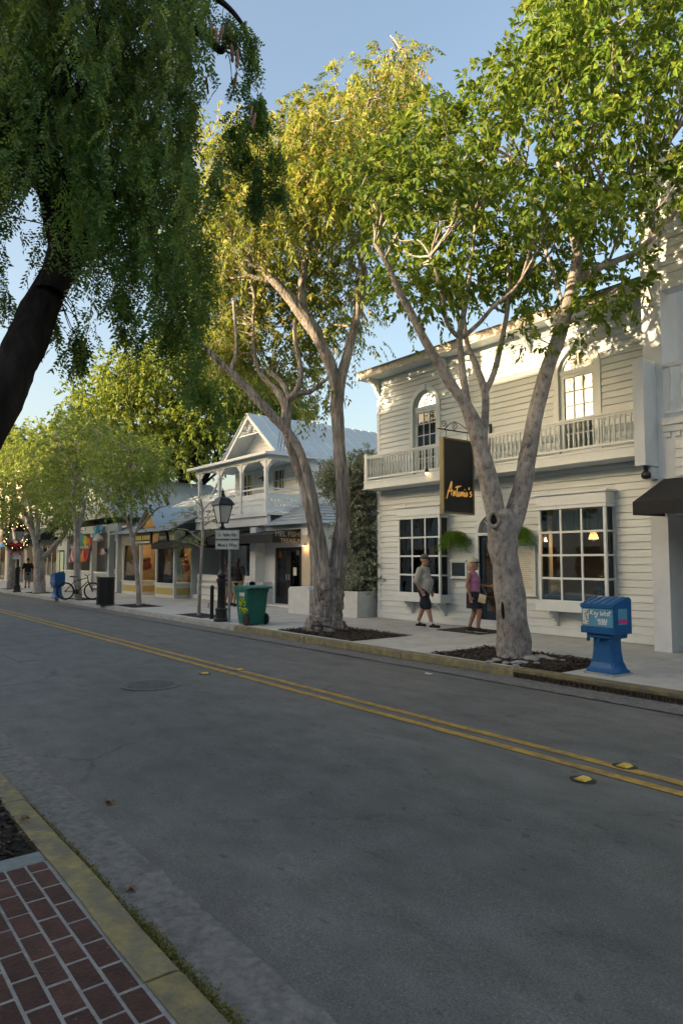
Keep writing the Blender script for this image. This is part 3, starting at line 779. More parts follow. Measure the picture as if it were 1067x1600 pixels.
# ---- near tree whose feathery foliage hangs in from the upper left
rg = np.random.default_rng(303)
P_N = Vector((-5.35, .15, .13)); w = 5.2
NT = thing('shade_tree', 'dark leaning tree with feathery hanging foliage over the near kerb', 'tree', P_N)
def lp(pts): return [(p.x, p.y, p.z, r_) for p, r_ in pts]
first = lp([(Vector((-5.35, .12, .05)), .30), (Vector((-5.35, .15, .5)), .21), (at_depth(-95, 800, 4.75), .175), (at_depth(-42, 705, 4.95), .155), (at_depth(3, 620, 5.1), .145), (at_depth(36, 550, 5.3), .14), (at_depth(62, 485, 5.5), .135), (at_depth(95, 420, 5.7), .125)])
rest = [pl([(78, 460, 48, .3), (100, 395, 44, .45), (85, 320, 40, .4), (60, 250, 40, .3), (0, 190, 40, .2), (-40, 100, 36, .1), (-60, 0, 34, 0)], w),
        pl([(92, 430, 40, .4), (125, 370, 32, .5), (105, 300, 30, .5), (75, 240, 28, .5), (60, 180, 26, .4), (90, 120, 24, .4), (150, 60, 20, .5), (200, -20, 16, .5)], w),
        pl([(95, 170, 34, .4), (30, 170, 40, .3), (-40, 210, 46, .2)], w),
        pl([(90, 150, 26, .4), (140, 140, 20, .6), (200, 110, 16, .9), (260, 60, 13, 1.1), (310, 50, 14, 1.2), (345, 78, 11, 1.2), (350, 62, 5, 1.2)], w),
        pl([(110, 380, 26, .6), (160, 330, 14, .9), (220, 260, 11, 1.3), (290, 220, 8, 1.6)], w),
        pl([(150, 60, 18, .5), (240, 20, 13, .9), (320, -10, 10, 1.3), (380, 40, 6, 1.5), (402, 110, 4, 1.6)], w)]
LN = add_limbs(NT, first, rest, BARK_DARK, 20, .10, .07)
poly = [(-160, -190), (300, -190), (325, -40), (312, 60), (300, 200), (308, 320), (318, 430), (305, 492), (285, 470), (262, 415), (235, 372), (205, 400), (165, 352), (130, 372), (100, 335), (40, 340), (-60, 400), (-160, 340)]
C = clumps(rg, poly, 275, 6.1, 1.2, 20, [(100, 265, 34), (30, 250, 22), (60, 325, 20), (140, 175, 16), (20, 330, 24), (215, 150, 16), (240, 215, 12), (180, 240, 14), (280, 330, 14), (150, 320, 18)])
strands = [[(345, 30), (372, 60), (398, 95), (404, 150), (408, 190)], [(398, 150), (418, 210), (428, 270), (432, 320)], [(360, 150), (372, 210), (378, 240)], [(395, 240), (402, 290), (400, 330)], [(340, 250), (355, 300)], [(300, 560), (312, 610), (326, 640)], [(260, 500), (275, 540)], [(20, 470), (26, 520)], [(75, 490), (80, 520)], [(130, 480), (128, 540), (122, 560)], [(190, 470), (196, 500), (200, 560)], [(215, 480), (228, 530)]]
X = []
for s_ in strands:
    q = crm([(a, b, 0) for a, b in s_], 4)
    for a in q: X.append((a[0]+rg.normal(0, 5), a[1], 6.2))
X = np.array(X); C = np.concatenate([C, px_points(X[:, 0], X[:, 1]-18, X[:, 2])])
twigs(rg, C, LN[1:], BARK_DARK, NT, .010, -.0, .75)
ns = 6                                                  # hanging strands per clump, fronds along each strand
O = np.repeat(C, ns, axis=0) + rg.normal(0, 1, (len(C)*ns, 3))*np.array([.13, .13, .10])
sl = rg.uniform(.3, .75, len(O)); keepO = np.ones(len(O), bool); keepO[len(C)*ns-len(X)*ns:] = rg.uniform(0, 1, len(X)*ns) < .2; O[len(C)*ns-len(X)*ns:] = np.repeat(C[-len(X):], ns, axis=0) + rg.normal(0, .045, (len(X)*ns, 3)); sl[len(O)-len(X)*ns:] = rg.uniform(.12, .25, len(X)*ns)
O, sl = O[keepO], sl[keepO]; sw = rg.normal(0, .16, (len(O), 3))
FO, FD, FL = [], [], []
for k in range(10):
    t = (k+.5)/10; FO.append(O + np.array([0, 0, -1.])*(sl*t)[:, None] + sw*(sl*t)[:, None])
    a = rg.uniform(0, 2*PI, len(O)); FD.append(nrm(np.stack([np.cos(a), np.sin(a), rg.uniform(-2.4, -.5, len(O))], 1))); FL.append(rg.uniform(.09, .16, len(O)))
V, F = spray_leaves(rg, np.concatenate(FO), np.concatenate(FD), np.concatenate(FL), 11, .044, .46, .35, True, .15)
o = link('crown', np_mesh('crown', V, F, LEAF_N), NT); o['kind'] = 'stuff'
POD = mat('dry_pod', (.30, .17, .10), (.16, .09, .055), 12, .7)
pm = MB(); pm.lathe((0, 0, -.16), [(.004, 0), (.017, .02), (.013, .045), (.02, .07), (.014, .1), (.017, .125), (.003, .16)], 6, sy=.45); PODM = pm.mesh('seed_pod', POD, True, 180)
for (a, b) in [(330, 30), (338, 42), (350, 38), (358, 35), (362, 68), (372, 76), (370, 110), (345, 45), (322, 118), (282, 180), (248, 118), (219, 142), (326, 310), (75, 190), (255, 35), (262, 55), (270, 20), (395, 165), (400, 175), (233, 240)]:
    link('seed_pod', PODM, NT, at_depth(a, b, 5.9+rnd.uniform(-.2, .2)), (rnd.uniform(-.2, .2), rnd.uniform(-.2, .2), rnd.uniform(0, 3)))
# string of beads left hanging in the tree
bd = MB(); top = at_depth(203, 545, 6.2)
for i in range(46):
    t = i/45; s_ = (t*2 if t < .5 else 2-2*t); bd.ball(top + RGT*(.035*math.sin(PI*t)*(1 if t < .5 else 1)*2*(t-.5)) - Vector((0, 0, .46*math.sin(PI*t))), .007, 6, 4)
tag(bd.build('bead_string', mat('bronze_bead', (.22, .13, .07), (.12, .07, .04), 30, .35, metal=.5), None, True), 'string of bronze beads hanging from the feathery tree', 'beads')

# ---- smaller trees along the far kerb, traced from their trunks
def kerb_tree(base, label, trunk, branches, poly, n, w_off, D, mind, m, bm_, seed, nspray=10, rc=.35, size=.14, aspect=.42, droop=.4, group='trees along the far kerb', clip=None):
    rg = np.random.default_rng(seed); w = depth_of(base)
    T = thing('street_tree', label, 'tree', base, group)
    f_ = pl(trunk, w); r_ = [pl(b, w) for b in branches]; LL = add_limbs(T, f_, r_, bm_, 14, 0, .05)
    if poly:
        C = clumps(rg, poly, n, w+w_off, D, mind)
        C = C[clear_of_houses(C)]
        twigs(rg, C, LL, bm_, T, .02); crown(T, rg, C, m, nspray, rc, 11, size, aspect, (.2, .45), droop, False, .4, .8, clip)
    return T
kerb_tree(P_BTREE, 'slim grey tree with the bicycle leaning against it', [(123, 941, 17), (122, 930, 12), (121, 890, 10.5), (121, 860, 10), (121, 830, 9.5), (119, 810, 9)],
          [[(121, 830, 8), (116, 800, 7.5), (114, 775, 7), (120, 740, 6), (118, 700, 5)], [(121, 832, 8), (127, 810, 7), (132, 790, 6), (126, 770, 6), (122, 750, 5), (112, 725, 4)], [(119, 740, 4), (100, 700, 3), (85, 680, 2)], [(122, 750, 4), (145, 715, 3), (155, 690, 2)]],
          [(60, 760), (70, 700), (80, 670), (100, 650), (125, 655), (150, 640), (165, 665), (190, 670), (185, 720), (165, 770), (140, 790), (100, 800), (75, 790)], 100, 0, 2.4, 10, LEAF_L, BARK_PALE, 11)
kerb_tree(P_TREE3, 'sturdy tree forking low, left of the blue newspaper box', [(62, 931, 24), (62, 918, 18), (62, 890, 16), (61, 868, 16), (58, 855, 14)],
          [[(60, 872, 12), (56, 845, 10), (50, 825, 8.5), (44, 808, 7), (35, 795, 5)], [(63, 873, 11), (78, 862, 9), (90, 848, 8), (99, 838, 7.5), (108, 820, 6), (112, 800, 5)], [(56, 845, 8), (60, 820, 7), (58, 795, 6), (68, 765, 5), (64, 740, 4)], [(50, 825, 6), (48, 795, 5), (40, 770, 4)]],
          [(0, 800), (5, 730), (25, 690), (60, 670), (95, 690), (110, 740), (115, 800), (90, 835), (70, 815), (55, 790), (30, 815)], 120, 0, 2.6, 9, LEAF_L, BARK_PALE, 12, 10, .4, .16)
kerb_tree(P_TREE4, 'rough-barked tree behind the lamp post with the wreath', [(18, 924, 17), (18, 912, 13), (18, 880, 11), (16, 850, 10), (14, 825, 8.5)],
          [[(16, 850, 6), (10, 815, 5), (8, 790, 4), (6, 760, 3)], [(15, 830, 6), (20, 800, 5), (24, 770, 4), (20, 740, 3)], [(14, 830, 5), (28, 805, 4), (34, 785, 3)]],
          [(-70, 800), (-60, 710), (-20, 690), (10, 690), (35, 710), (50, 750), (40, 790), (15, 790), (-10, 815)], 90, 0, 3, 9, LEAF_L, BARK_GREY, 13, 10, .45, .18)
kerb_tree(P_ST1, 'thin young tree standing before the yellow-panelled shop', [(218, 950, 9), (217, 935, 7.5), (215, 900, 7), (212, 870, 6.5), (207, 845, 6), (204, 822, 5.5)],
          [[(206, 835, 4.5), (198, 810, 4), (193, 785, 3.5), (186, 755, 3), (180, 735, 2)], [(206, 842, 4), (218, 825, 3), (232, 810, 3), (246, 795, 2.5), (262, 790, 1.6)], [(204, 825, 4), (206, 790, 3), (200, 750, 3), (205, 710, 2)], [(198, 810, 3), (178, 780, 2.5), (165, 750, 2)]],
          [(150, 760), (150, 700), (165, 680), (200, 672), (215, 690), (245, 690), (262, 720), (265, 755), (245, 775), (215, 800), (190, 810), (165, 790)], 95, 0, 1.9, 10, LEAF_L, BARK_PALE, 14, 9, .3, .12)
kerb_tree(P_ST2, 'small sapling with sparse yellow-green tufts beside the lamp post', [(311, 965, 8), (311, 950, 6), (313, 905, 5), (316, 860, 4.5), (317, 830, 4.2), (316, 795, 3.5), (314, 780, 3)],
          [[(316, 845, 2.6), (306, 838, 2.2), (292, 828, 1.7), (270, 825, 1.2)], [(317, 858, 2.4), (304, 850, 2), (285, 846, 1.4)], [(316, 800, 2.2), (326, 788, 1.8), (340, 780, 1.2)], [(315, 792, 2.2), (304, 780, 1.6), (296, 770, 1.1)], [(317, 822, 2.2), (335, 812, 1.7), (352, 806, 1.1)], [(316, 812, 2), (300, 802, 1.6), (280, 800, 1.1)], [(314, 782, 1.8), (322, 768, 1.3), (332, 760, .9)]],
          None, 0, 0, 0, 0, LEAF_L, BARK_GREY, 15)
ST2 = bpy.data.objects['street_tree.006'] if 'street_tree.006' in bpy.data.objects else None
ST2 = [o for o in bpy.data.objects if o.get('label', '').startswith('small sapling')][0]
rg = np.random.default_rng(77); q = np.array([(312, 795), (280, 825), (292, 846), (300, 842), (285, 850), (318, 802), (300, 808), (275, 842), (305, 855), (328, 812), (285, 800), (320, 780), (345, 808), (338, 822), (270, 828), (312, 845), (330, 838)], float)
crown(ST2, rg, px_points(q[:, 0], q[:, 1], np.full(len(q), depth_of(P_ST2))+rg.normal(0, .35, len(q))), leafmat('yellowish_leaf', [(0, (.10, .14, .02)), (1, (.24, .25, .05))], .45), 6, .13, 10, .06, .4, (.08, .2), .1, True, .1)

# ---- big trees behind the shops
def back_tree(px, py, w, label, poly, n, D, mind, seed, branches, m=LEAF_B, size=.30, rc=.7, nspray=12, tw=46, zb=.0):
    rg = np.random.default_rng(seed); b = at_depth(px, py, w); b.z = zb
    T = thing('background_tree', label, 'tree', b, 'big trees behind the shops')
    j = at_depth(branches[0][0][0], branches[0][0][1], w)
    f_ = [(b.x, b.y, b.z, tw*.7*w/FPX), (b.x, b.y, b.z+1.2, tw*.5*w/FPX), ((b.x+j.x)/2, (b.y+j.y)/2, (b.z+j.z)/2, tw*.45*w/FPX), (j.x, j.y, j.z, tw*.4*w/FPX)]
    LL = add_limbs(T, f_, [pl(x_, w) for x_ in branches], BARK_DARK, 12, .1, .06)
    C = clumps(rg, poly, n, w, D, mind)
    twigs(rg, C, LL, BARK_DARK, T, .04, maxlen=6)
    crown(T, rg, C, m, nspray, rc, 12, size, .45, (.4, .9), .3, False, .4, .7)
    return T
back_tree(285, 860, 44, 'huge spreading tree rising behind the shop roofs, its top in sun',
          [(98, 720), (112, 640), (140, 590), (185, 558), (230, 545), (262, 528), (300, 515), (345, 550), (372, 580), (405, 600), (400, 640), (372, 690), (330, 720), (300, 735), (262, 720), (250, 770), (200, 760), (150, 750)], 330, 5.5, 11, 41,
          [[(282, 790, 20), (286, 755, 17, 0), (300, 725, 13, .5), (320, 690, 9, 1)], [(282, 790, 16), (262, 760, 13), (255, 720, 10), (240, 680, 8), (215, 640, 6)], [(286, 755, 12), (300, 745, 12, -.5), (320, 755, 10, -1)], [(286, 755, 12), (275, 700, 9), (280, 640, 7), (300, 590, 5)], [(255, 720, 8), (200, 700, 6), (150, 680, 4)]])
back_tree(430, 860, 50, 'rounded green tree showing above the blue metal roof', [(365, 650), (380, 610), (410, 590), (440, 595), (465, 620), (480, 648), (475, 675), (440, 680), (400, 690)], 110, 3.5, 10, 42,
          [[(430, 760, 14), (430, 700, 10), (420, 650, 7)], [(430, 740, 9), (455, 690, 6), (465, 655, 4)]], LEAF_L, .28, .6)
back_tree(60, 880, 62, 'distant tree filling the gap at the left edge', [(-60, 780), (-50, 700), (-10, 660), (40, 680), (90, 660), (130, 690), (150, 760), (90, 790), (20, 790)], 140, 5, 11, 43,
          [[(60, 820, 14), (58, 760, 10), (40, 720, 7)], [(60, 800, 9), (85, 750, 6), (110, 720, 4)]], LEAF_B, .4, .9)
back_tree(175, 890, 47, 'dark dense tree behind the porch with flags', [(120, 845), (125, 780), (160, 755), (215, 760), (250, 775), (240, 805), (205, 815), (185, 840), (160, 835), (140, 845)], 110, 2.0, 9, 44,
          [[(165, 830, 9), (168, 800, 7), (180, 780, 5)], [(165, 825, 6), (150, 800, 5), (140, 785, 3)]], LEAF_B, .3, .65, 12, 9)

# ================================================================== buildings
def minus(x0, x1, cuts):
    segs = [(x0, x1)]
    for (a, b) in cuts:
        ns = []
        for (p, q) in segs:
            if b <= p or a >= q: ns.append((p, q))
            else:
                if p < a: ns.append((p, a))
                if q > b: ns.append((b, q))
        segs = ns
    return [s_ for s_ in segs if s_[1]-s_[0] > .012]
def wall_boxes(g, x0, x1, z0, z1, ops, y0, y1):
    """wall slab between y0 and y1 with rectangular openings (x0,x1,z0,z1)"""
    zs = sorted({z0, z1} | {o[2] for o in ops if z0 < o[2] < z1} | {o[3] for o in ops if z0 < o[3] < z1})
    for a, b in zip(zs, zs[1:]):
        cuts = [(o[0], o[1]) for o in ops if o[2] < b-1e-6 and o[3] > a+1e-6]
        for (p, q) in minus(x0, x1, cuts): g.box(p, q, y0, y1, a, b)
GAP = .010
def lap(g, x0, x1, z, e, y):
    """one lapped board: leans out at its lower edge"""
    g.add([(x0, y-.034, z), (x1, y-.034, z), (x1, y, z), (x0, y, z), (x0, y-.014, z+e-GAP), (x1, y-.014, z+e-GAP), (x1, y, z+e-GAP), (x0, y, z+e-GAP)],
          [(0, 3, 2, 1), (4, 5, 6, 7), (0, 1, 5, 4), (1, 2, 6, 5), (2, 3, 7, 6), (3, 0, 4, 7)])
def siding(parent, x0, x1, z0, z1, e, y, ops, m, one=False, arches=()):
    """lapped boards cut round openings; one: joined (boards too small to pick apart)"""
    G = MB(); z = z0
    while z < z1-.02:
        ee = min(e, z1-z)
        cuts = [(o[0], o[1]) for o in ops if o[2] < z+ee-.004 and o[3] > z+.004]
        for (xc, zc, r_) in arches:
            if zc <= z < zc+r_: h = math.sqrt(max(0, r_*r_-(z-zc)**2)); cuts.append((xc-h, xc+h))
        for (p, q) in minus(x0, x1, cuts):
            if one: lap(G, p, q, z, ee, y)
            else: g = MB(); lap(g, p, q, z, ee, y); g.build('clapboard', m, parent)
        z += e
    if one: o = G.build('clapboards', m, parent); o['kind'] = 'stuff'
def curtain(g, x0, x1, y, z0, z1, folds=9, amp=.03):
    n = folds*6; v, f = [], []
    for i in range(n+1):
        x = x0+(x1-x0)*i/n; yy = y+amp*math.sin(2*PI*folds*i/n)+amp*.4*math.sin(i*1.7)
        v += [(x, yy, z0), (x, yy, z1)]
    for i in range(n): f.append((2*i, 2*i+2, 2*i+3, 2*i+1))
    g.add(v, f)
def text_mesh(body, size, m, extrude=.004, align='CENTER', bold=0.0):
    cu = bpy.data.curves.new('t', 'FONT'); cu.body = body; cu.size = size; cu.extrude = extrude; cu.align_x = align; cu.align_y = 'CENTER'
    cu.offset = bold; cu.resolution_u = 3
    ob = bpy.data.objects.new('t', cu); COL.objects.link(ob)
    bpy.context.view_layer.update()
    me = bpy.data.meshes.new_from_object(ob.evaluated_get(bpy.context.evaluated_depsgraph_get()))
    bpy.data.objects.remove(ob); me.materials.clear(); me.materials.append(m); return me
ROT_Y = (R(90), 0, 0)                   # text facing -Y (the street)
ROT_X = (R(90), 0, R(90))               # text facing +X

CURT_B = mat('beige_curtain', (.50, .47, .40), (.40, .37, .31), 4, .9)
CURT_T = mat('teal_curtain', (.09, .17, .19), (.06, .11, .13), 4, .9)
CURT_W = mat('pale_blue_curtain', (.40, .48, .50), (.30, .37, .40), 4, .9)
SEATB = mat('blue_bench', (.035, .085, .13), (.025, .06, .09), 8, .7)
NAVY = mat('navy_door_paint', (.018, .038, .062), (.012, .026, .045), 6, .4)
GOLD = mat('gold_paint', (.62, .36, .10), (.5, .28, .08), 12, .45)
SIGNB = mat('black_sign_board', (.014, .018, .026), (.010, .012, .018), 5, .42)
LAMP_ORANGE = emit('warm_pendant', (1.0, .48, .16), 1.3)
BULB = emit('warm_bulb', (1.0, .74, .42), 3.0)
XA, XB, YF = -14.70, -6.62, 12.80
RB = thing('restaurant_building', 'white clapboard two-storey restaurant with long balcony and bay windows', 'building', (-10.66, YF, .13))
BAYS = [(-13.52, -11.98), (-9.05, -7.46)]
BAYZ0, BAYZ1 = .88, 2.82
WINS = [(-12.79, .45), (-8.24, .45)]
SPR, WB = 5.82, 3.80
ops = [(a+.02, b-.02, BAYZ0, BAYZ1) for a, b in BAYS] + [(-11.0, -10.14, .24, 2.33)] + [(c-r_, c+r_, WB, SPR) for c, r_ in WINS]
# sheathing: openings, arches as stacked narrow rects
ops2 = list(ops)
for c, r_ in WINS:
    for k in range(9):
        z_ = SPR + r_*k/9; h = math.sqrt(max(0, r_*r_-(z_-SPR)**2)); ops2.append((c-h, c+h, z_, SPR+r_*(k+1)/9))
dc, dr = -10.57, .43
for k in range(7):
    z_ = 2.40+dr*k/7; h = math.sqrt(max(0, dr*dr-(z_-2.40)**2)); ops2.append((dc-h, dc+h, z_, 2.40+dr*(k+1)/7))
g = MB(); wall_boxes(g, XA, XB, .0, 6.93, ops2, YF, YF+.12)
g.box(XA, XA+.12, YF+.12, 22, 0, 6.93); g.box(XB-.12, XB, YF+.12, 22, 0, 6.93); g.box(XA, XB, 22, 22.12, 0, 6.93)
WALL = g.build('wall', WHITE, RB)
# lapped boards: lower and upper storey
cut_lo = [(a-.03, b+.03, BAYZ0-.2, 3.16) for a, b in BAYS] + [(-11.10, -10.04, .1, 2.40)]
siding(WALL, XA+.10, XB-.02, .33, 3.68, .148, YF, cut_lo, PLANK, arches=[(dc, 2.40, dr+.04)])
cut_up = [(c-r_-.05, c+r_+.05, 3.9, SPR) for c, r_ in WINS]
siding(WALL, XA+.10, XB-.02, 3.92, 6.90, .142, YF, cut_up, PLANK, arches=[(c, SPR, r_+.05) for c, r_ in WINS])
g = MB(); g.box(XA-.02, XA+.11, YF-.035, YF+.0, .14, 3.70); g.build('corner_board', TRIM, RB)
g = MB(); g.box(XA-.02, XA+.11, YF-.035, YF+.0, 3.9, 6.91); g.build('corner_board', TRIM, RB)
g = MB(); g.box(XA-.02, XB, YF-.05, YF-.001, .135, .30); g.box(XA-.02, XB, YF-.065, YF-.001, .302, .335); g.build('base_board', TRIM, RB)
# dark rooms
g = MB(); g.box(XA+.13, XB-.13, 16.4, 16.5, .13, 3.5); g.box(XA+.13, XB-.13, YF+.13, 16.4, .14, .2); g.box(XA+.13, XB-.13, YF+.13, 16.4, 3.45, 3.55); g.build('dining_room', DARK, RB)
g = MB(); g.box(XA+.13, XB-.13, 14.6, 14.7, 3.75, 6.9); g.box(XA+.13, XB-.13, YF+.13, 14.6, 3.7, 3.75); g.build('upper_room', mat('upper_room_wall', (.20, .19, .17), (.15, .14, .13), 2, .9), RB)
# cornice
g = MB(); g.box(XA-.30, XB+.12, YF-.50, YF+.02, 6.93, 6.965); g.build('soffit', TRIM, RB)
g = MB(); g.box(XA-.30, XB+.10, YF-.525, YF-.50, 6.915, 7.07); g.box(XA-.325, XA-.30, YF-.525, 22, 6.915, 7.07); g.box(XA-.31, XB+.10, YF-.54, YF-.50, 7.072, 7.10); g.build('fascia', mat('weathered_fascia', (.66, .62, .55), (.42, .36, .28), 5, .7, .3, 40), RB)
g = MB(); g.box(XA-.35, XB+.12, YF-.57, YF+.3, 7.103, 7.135); g.box(XA-.35, XB+.12, YF+.3, 22.1, 7.10, 7.28); g.build('roof', mat('roof_edge', (.22, .21, .20), (.14, .13, .12), 5, .7), RB)
g = MB(); g.box(XA-.02, XB, YF-.06, YF-.001, 6.72, 6.925); g.build('frieze', TRIM, RB)
for xb in (XA+.06, -12.0, -9.43, -8.62, XB-.35):
    g = MB(); g.prism([(YF-.062, 6.915), (YF-.46, 6.915), (YF-.46, 6.86), (YF-.38, 6.82), (YF-.27, 6.77), (YF-.20, 6.68), (YF-.16, 6.58), (YF-.09, 6.50), (YF-.062, 6.46)], 'x', xb-.055, xb+.055); g.build('cornice_bracket', TRIM, RB)
# arched windows
def arc(c, r_, z, n=16, a0=0, a1=PI): return [(c+r_*math.cos(a0+(a1-a0)*i/n), z+r_*math.sin(a0+(a1-a0)*i/n)) for i in range(n+1)]
def ring(g, c, r0, r1, z, y0, y1, n=18):
    A, B = arc(c, r0, z, n), arc(c, r1, z, n)
    for i in range(n): g.prism([A[i], B[i], B[i+1], A[i+1]], 'y', y1, y0)
pane_cache = {}
def pane(parent, x0, x1, y, z0, z1, m=GLASS, axis='y'):
    k = (round(x1-x0, 3), round(z1-z0, 3), m.name, axis)
    if k not in pane_cache:
        g = MB(); a, b = (x1-x0)/2, (z1-z0)/2
        if axis == 'y': g.box(-a, a, -.002, .002, -b, b)
        else: g.box(-.002, .002, -a, a, -b, b)
        pane_cache[k] = g.mesh('pane', m)
    c = (x0+x1)/2
    return link('pane', pane_cache[k], parent, (c, y, (z0+z1)/2) if axis == 'y' else (y, c, (z0+z1)/2))
CURT_UP = [CURT_W, CURT_B]
for wi, (c, r_) in enumerate(WINS):
    g = MB(); ring(g, c, r_-.01, r_+.12, SPR, YF-.055, YF+.02); g.box(c-r_-.12, c-r_+.01, YF-.055, YF+.02, 3.83, SPR); g.box(c+r_-.01, c+r_+.12, YF-.055, YF+.02, 3.83, SPR)
    g.box(c-.05, c+.05, YF-.075, YF-.05, SPR+r_, SPR+r_+.15)
    W_ = g.build('window', TRIM, RB)
    g = MB(); ring(g, c, r_-.075, r_-.012, SPR, YF+.03, YF+.07); g.box(c-r_+.012, c+r_-.012, YF+.0, YF+.07, SPR-.055, SPR+.03)
    for a in (45, 90, 135): g.beam((c+.1*math.cos(R(a)), YF+.055, SPR+.03+.1*math.sin(R(a))), (c+(r_-.07)*math.cos(R(a)), YF+.055, SPR+(r_-.07)*math.sin(R(a))), .018, .02, (0, 1, 0))
    ring(g, c, .085, .105, SPR+.03, YF+.045, YF+.065, 10)
    g.build('fanlight_frame', TRIM, W_)
    g = MB(); g.prism(arc(c, r_-.05, SPR, 18), 'y', YF+.052, YF+.056); g.build('fanlight_pane', GLASS, W_)
    x0, x1 = c-r_+.012, c+r_-.012; g = MB()
    for (a, b) in ((x0, x0+.10), (x1-.10, x1)): g.box(a, b, YF+.02, YF+.07, WB+.05, SPR-.056)
    g.box(x0+.1, x1-.1, YF+.02, YF+.07, SPR-.13, SPR-.056); g.box(x0+.1, x1-.1, YF+.02, YF+.07, WB+.05, WB+.35)
    ix0, ix1 = x0+.1, x1-.1; iz0, iz1 = WB+.35, SPR-.13; ncol, nrow = 3, 5
    for k in range(1, ncol): xx = ix0+(ix1-ix0)*k/ncol; g.box(xx-.011, xx+.011, YF+.03, YF+.066, iz0, iz1)
    for k in range(1, nrow): zz = iz0+(iz1-iz0)*k/nrow; g.box(ix0, ix1, YF+.032, YF+.063, zz-.011, zz+.011)
    g.build('sash', TRIM, W_)
    for i in range(ncol):
        for j in range(nrow):
            a, b = ix0+(ix1-ix0)*i/ncol+.012, ix0+(ix1-ix0)*(i+1)/ncol-.012; p, q = iz0+(iz1-iz0)*j/nrow+.012, iz0+(iz1-iz0)*(j+1)/nrow-.012
            pane(W_, a, b, YF+.05, p, q)
    g = MB(); curtain(g, x0+.02, c-.10 if wi != 0 else c-.02, YF+.30, WB+.02, SPR+r_*.7, 5, .03); g.build('curtain', CURT_UP[wi], W_, True)
    g = MB(); curtain(g, c+.12 if wi != 0 else c+.06, x1-.02, YF+.30, WB+.02, SPR+r_*.7, 5, .03); g.build('curtain', CURT_UP[wi], W_, True)
# balcony
BY = 12.20
BAL = thing  # placeholder name kept simple
g = MB(); g.box(-14.56, -6.42, BY-.02, YF-.03, 3.80, 3.90); BL = g.build('balcony', TRIM, RB)
g = MB(); g.box(-14.58, -6.42, BY-.045, BY-.021, 3.735, 3.93); g.box(-14.60, -6.42, BY-.075, BY-.021, 3.70, 3.732); g.box(-14.56, -6.42, BY-.02, YF-.03, 3.705, 3.798); g.box(-14.60, -14.562, BY-.02, YF-.03, 3.70, 3.93); g.box(-14.59, -6.42, BY-.06, BY-.046, 3.885, 3.93); g.build('balcony_fascia', TRIM, BL)
g = MB(); g.box(-14.56, -6.45, BY-.03, BY+.06, 4.585, 4.635); g.box(-14.54, -6.45, BY-.01, BY+.04, 4.545, 4.583); g.build('top_rail', TRIM, BL)
g = MB(); g.box(-14.54, -6.45, BY-.01, BY+.04, 3.985, 4.03); g.build('bottom_rail', TRIM, BL)
g = MB(); g.box(-14.55, -14.47, BY+.062, YF-.03, 4.585, 4.63); g.box(-14.54, -14.48, BY+.06, YF-.03, 3.985, 4.03); g.build('side_rail', TRIM, BL)
g = MB(); g.box(-14.57, -14.45, BY-.04, BY+.08, 3.935, 4.70); g.build('end_post', TRIM, BL)
bal = MB(); bal.lathe((0, 0, 0), [(.020, 0), (.020, .09), (.027, .10), (.016, .12), (.026, .20), (.020, .30), (.013, .38), (.024, .395), (.020, .41), (.020, .515)], 8); BALM = bal.mesh('baluster', TRIM, True, 50)
x = -14.36
while x < -6.5: link('baluster', BALM, BL, (x, BY+.015, 4.03)); x += .112
for k in range(1, 5): link('baluster', BALM, BL, (-14.51, BY+.07+k*.105, 4.03))
